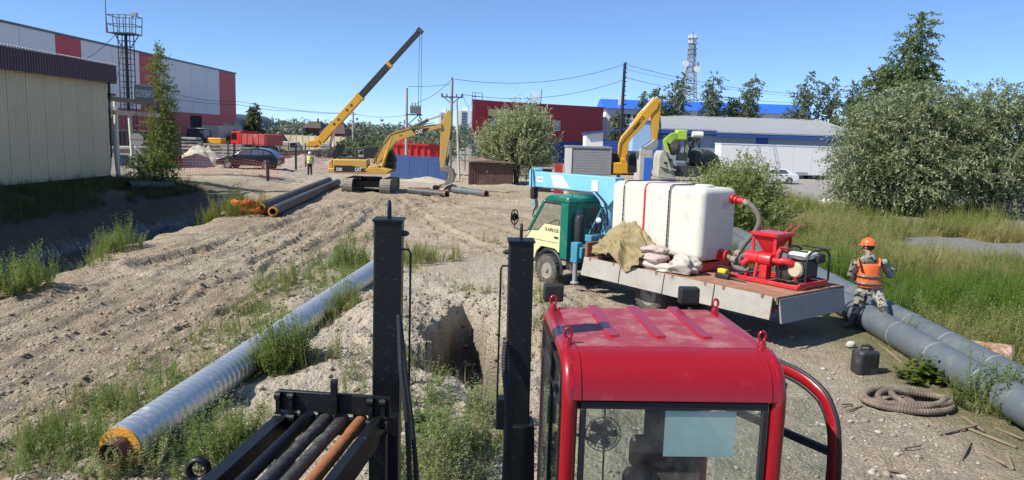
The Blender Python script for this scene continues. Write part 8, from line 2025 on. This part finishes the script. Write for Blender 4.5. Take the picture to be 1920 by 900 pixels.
for a, b_, c, th in ((lsh, lel, lwr, 1), (rsh, rel, rwr, -1)):
    limb(m, [a.lerp(chest, .25), a, a.lerp(b_, .5), b_, b_.lerp(c, .5), c], [.05, .055, .045, .04, .036, .028]); finger_hand(m, c, (c - b_), V(0, 0, 1), thumb=th)
for a, b_, c in ((lh, lk, lf), (rh, rk_, rf)): limb(m, [a + V(0, 0, .05), a.lerp(b_, .5), b_, b_.lerp(c, .4), c], [.08, .068, .052, .05, .036])
remesh(m.build('body', M_['skin'], pe), .012, 3)
# jacket (camouflage) with hood, trousers, boots
m = MB()
limb(m, [hip + V(0, 0, -.05), hip + V(0, 0, .08), q(1623, 520), chest, q(1624, 489), neck + V(0, 0, -.005)], [(.185, .155), (.18, .15), (.175, .145), (.20, .15), (.18, .125), (.08, .07)], 16)
for a, b_, c in ((lsh, lel, lwr), (rsh, rel, rwr)): limb(m, [a.lerp(chest, .3), a, a.lerp(b_, .5), b_, b_.lerp(c, .5), c], [.08, .085, .074, .07, .064, .052])
m.ell(q(1624, 486, -.10), (.15, .06, .11), 16, 10); m.ell(q(1624, 482, -.04), (.11, .09, .05), 16, 8)
remesh(m.build('jacket', CAMO, pe), .014, 3)
m = MB()
limb(m, [hip + V(0, 0, .10), hip + V(0, 0, -.02), hip + V(0, 0, -.08)], [(.175, .145), (.185, .155), (.15, .12)], 16)
for a, b_, c in ((lh, lk, lf), (rh, rk_, rf)): limb(m, [a + V(0, 0, .06), a.lerp(b_, .35), a.lerp(b_, .75), b_, b_.lerp(c, .35), b_.lerp(c, .6)], [.115, .11, .098, .088, .082, .07])
remesh(m.build('trousers', CAMO, pe), .014, 3)
for b_, c, tv in ((lk, lf, V(-.10, -.02, 0)), (rk_, rf, V(.10, .16, 0))):
    m = MB(); limb(m, [b_.lerp(c, .30), b_.lerp(c, .55), c + V(0, 0, .05), c + V(0, 0, -.02)], [.082, .075, .062, .06], 12)
    tip = c + tv.normalized() * .17 + V(0, 0, -.06); limb(m, [c + V(0, 0, -.05) - tv.normalized() * .06, c + V(0, 0, -.045) + tv.normalized() * .06, tip], [(.045, .045), (.048, .05), (.032, .042)], 12)
    remesh(m.build('boot', M_['boots'], pe), .012, 3)
for c, b_, th in ((lwr, lel, 1), (rwr, rel, -1)):
    m = MB(); limb(m, [c.lerp(b_, .25), c], [.045, .036]); finger_hand(m, c, (c - b_), V(0, 0, 1), .0135, 1.12, th); remesh(m.build('glove', M_['glove'], pe), .009, 2)
# vest
m = MB(); ring = []
def vest_ring(c, rx, ry, n=28, cut=0): return [c + V(rx * math.cos(2 * math.pi * i / n), ry * math.sin(2 * math.pi * i / n), 0) for i in range(n)]
levels = [(q(1624, 538), .205, .170), (q(1623, 528), .198, .168), (q(1623, 518), .188, .163), (q(1623.5, 508), .188, .163), (q(1624, 499), .190, .163), (q(1624, 492), .165, .150), (q(1624, 488), .135, .135)]
vs = []; n = 32
rj = random.Random(3)
for j, (c, rx, ry) in enumerate(levels):
    for i in range(n):
        a = 2 * math.pi * i / n; w = 1 + .018 * math.sin(i * 3.1 + j * 1.3) + .014 * math.sin(i * 1.7 - j * 2.1)
        sg = lambda v: math.copysign(abs(v) ** .75, v)
        vs.append(c + V(rx * sg(math.cos(a)) * w, ry * sg(math.sin(a)) * w, .008 * math.sin(i * 2.3 + j)))
fs = []
for j in range(len(levels) - 1):
    for i in range(n):
        a = 360 * (i + .5) / n
        side = min(abs(a - 0), abs(a - 360), abs(a - 180)) < 20
        if j >= 4 and side: continue
        # neck opening at the back (towards the camera, a = 270)
        if j >= 5 and abs(a - 270) < 40: continue
        fs.append((j * n + i, j * n + (i + 1) % n, (j + 1) * n + (i + 1) % n, (j + 1) * n + i))
m.add(vs, fs); vo = m.build('vest', M_['vest_orange'], pe, smooth=60, fix=False); sdm = vo.modifiers.new('solid', 'SOLIDIFY'); sdm.thickness = .008; ss_ = vo.modifiers.new('sub', 'SUBSURF'); ss_.levels = 1; ss_.render_levels = 1
for s in (-1, 1): MB().tube([q(1624 + s * 17, 499, -.16), q(1624 + s * 18, 490, -.13), q(1624 + s * 17, 486, -.02), q(1624 + s * 17, 490, .12)], [(.010, .045)] * 4, 8).build('vest_strap', M_['vest_orange'], vo, smooth=50)
for py in (516.5, 530):
    c = q(1623, py); rx, ry = (.198, .172) if py < 520 else (.207, .177)
    m = MB(); n2 = 32; vs = []
    for dz in (-.024, .024):
        for i in range(n2):
            a = 2 * math.pi * i / n2; sg = lambda v: math.copysign(abs(v) ** .75, v); vs.append(c + V(rx * sg(math.cos(a)), ry * sg(math.sin(a)), dz + .006 * math.sin(i * 2.1)))
    m.add(vs, [(i, (i + 1) % n2, n2 + (i + 1) % n2, n2 + i) for i in range(n2)]); sb = m.build('reflective_band', M_['reflective'], vo, smooth=60, fix=False); sdm = sb.modifiers.new('solid', 'SOLIDIFY'); sdm.thickness = .006; sdm.offset = 1
# hair and helmet
f3 = V(-.55, .8, 0).normalized(); sd3 = f3.cross(V(0, 0, 1)); HBm = Matrix((sd3, f3, V(0, 0, 1))).transposed().to_4x4(); HBm.translation = hd
m = MB(); m.ell((0, -.022, .012), (.078, .088, .085), 16, 12, HBm); m.build('hair', M_['hair'], pe, smooth=60)
m = MB(); prof = [(.112, .040), (.118, .046), (.114, .055), (.112, .085), (.100, .125), (.075, .155), (.04, .170), (.0001, .174)]
n_ = 22; vs = []
for r, z in prof:
    for i in range(n_): a = 2 * math.pi * i / n_; vs.append(HBm @ V(r * math.cos(a), r * 1.14 * math.sin(a), z))
fs = [(j * n_ + i, j * n_ + (i + 1) % n_, (j + 1) * n_ + (i + 1) % n_, (j + 1) * n_ + i) for j in range(len(prof) - 1) for i in range(n_)]
m.add(vs, fs); he_ = m.build('helmet', M_['helmet_orange'], pe, smooth=60); hsd = he_.modifiers.new('solid', 'SOLIDIFY'); hsd.thickness = .006
m = MB(); vs = []
for i in range(13):
    a = R(10 + i * 160 / 12); vs += [HBm @ V(.108 * math.cos(a), .122 * math.sin(a), .045), HBm @ V(.122 * math.cos(a), (.138 + .05 * math.sin(a) ** 2) * math.sin(a), .032)]
m.add(vs, [(2 * i, 2 * i + 1, 2 * i + 3, 2 * i + 2) for i in range(12)]); br = m.build('helmet_peak', M_['helmet_orange'], he_, smooth=60, fix=False); hsd = br.modifiers.new('solid', 'SOLIDIFY'); hsd.thickness = .006
MB().tube([HBm @ V(0, -.135 + .05 * t * t, .10 + .085 * t - .02) if False else HBm @ V(0, -.118 * math.cos(t) , .06 + .122 * math.sin(t)) for t in [i * math.pi / 10 for i in range(11)]], .010, 6).build('helmet_ridge', M_['helmet_orange'], he_, smooth=60)
for k in (-1, 1): MB().tube([HBm @ V(k * .10, .02, .05), HBm @ V(k * .082, .05, -.05), HBm @ V(k * .03, .07, -.115)], .006, 5).build('chin_strap', M_['black_plastic'], he_, smooth=50)
pe.scale = (1.13, 1.08, 1.0); pe.location.x += .07
# --- far worker in a yellow vest
D5 = 57.6
b = at(581, 331, D5); z5 = hz(b.x, D5)
p2 = thing('person', 'worker in yellow vest and white helmet standing behind the excavator', 'person', (b.x, D5, z5), R(8))
m = MB(); limb(m, [(0, 0, .85), (0, 0, 1.1), (0, 0, 1.38), (0, 0, 1.5)], [(.16, .13), (.15, .12), (.19, .13), (.07, .06)], 12)
limb(m, [(0, 0, 1.46), (0, 0, 1.56)], [.055, .06]); head(m, (0, .0, 1.63), V(0, 1, -.1))
for s in (-1, 1):
    limb(m, [(s * .16, 0, 1.42), (s * .23, 0, 1.38), (s * .27, .02, 1.12), (s * .24, .12, .9)], [.06, .055, .042, .03]); finger_hand(m, (s * .24, .12, .9), (0, .3, -1), (s, 0, 0))
    limb(m, [(s * .09, 0, .92), (s * .10, .01, .5), (s * .11, 0, .08)], [.085, .058, .04]); limb(m, [(s * .11, -.06, .04), (s * .11, .18, .035)], [.045, .035])
remesh(m.build('body', M_['skin'], p2), .018, 2)
m = MB(); limb(m, [(0, 0, .98), (0, 0, .84)], [(.18, .15), (.15, .13)], 12)
for s in (-1, 1): limb(m, [(s * .09, 0, .92), (s * .10, .01, .5), (s * .115, 0, .10)], [.105, .08, .075])
remesh(m.build('trousers', M_['black_plastic'], p2), .018, 2)
for s in (-1, 1): m = MB(); limb(m, [(s * .115, -.07, .045), (s * .115, .02, .06), (s * .12, .20, .04)], [.05, .06, .04], 10); m.build('boot', M_['black_plastic'], p2, smooth=60)
m = MB()
for s in (-1, 1): limb(m, [(s * .16, 0, 1.42), (s * .235, 0, 1.38), (s * .275, .02, 1.12), (s * .25, .11, .93)], [.075, .07, .058, .045])
limb(m, [(0, 0, 1.30), (0, 0, 1.42), (0, 0, 1.50)], [(.2, .14), (.18, .12), (.08, .07)], 12); remesh(m.build('shirt', M_['grey_metal'], p2), .018, 2)
m = MB(); limb(m, [(0, 0, .90), (0, 0, 1.15), (0, 0, 1.36), (0, 0, 1.45)], [(.205, .165), (.195, .16), (.21, .165), (.15, .13)], 14); v2 = m.build('vest', mat('vest_yellow', (.55, .70, .08), .7, var=.05), p2, smooth=60)
for z in (1.0, 1.15): MB().lathe([(.195, 0), (.207, 0), (.207, .05), (.195, .05)], (0, 0, z), n=18).build('reflective_band', M_['white'], v2, smooth=60)
m = MB(); m.lathe([(.13, 0), (.115, .01), (.11, .06), (.08, .12), (.0001, .145)], (0, 0, 1.67), n=16); m.build('helmet', M_['white'], p2, smooth=60)
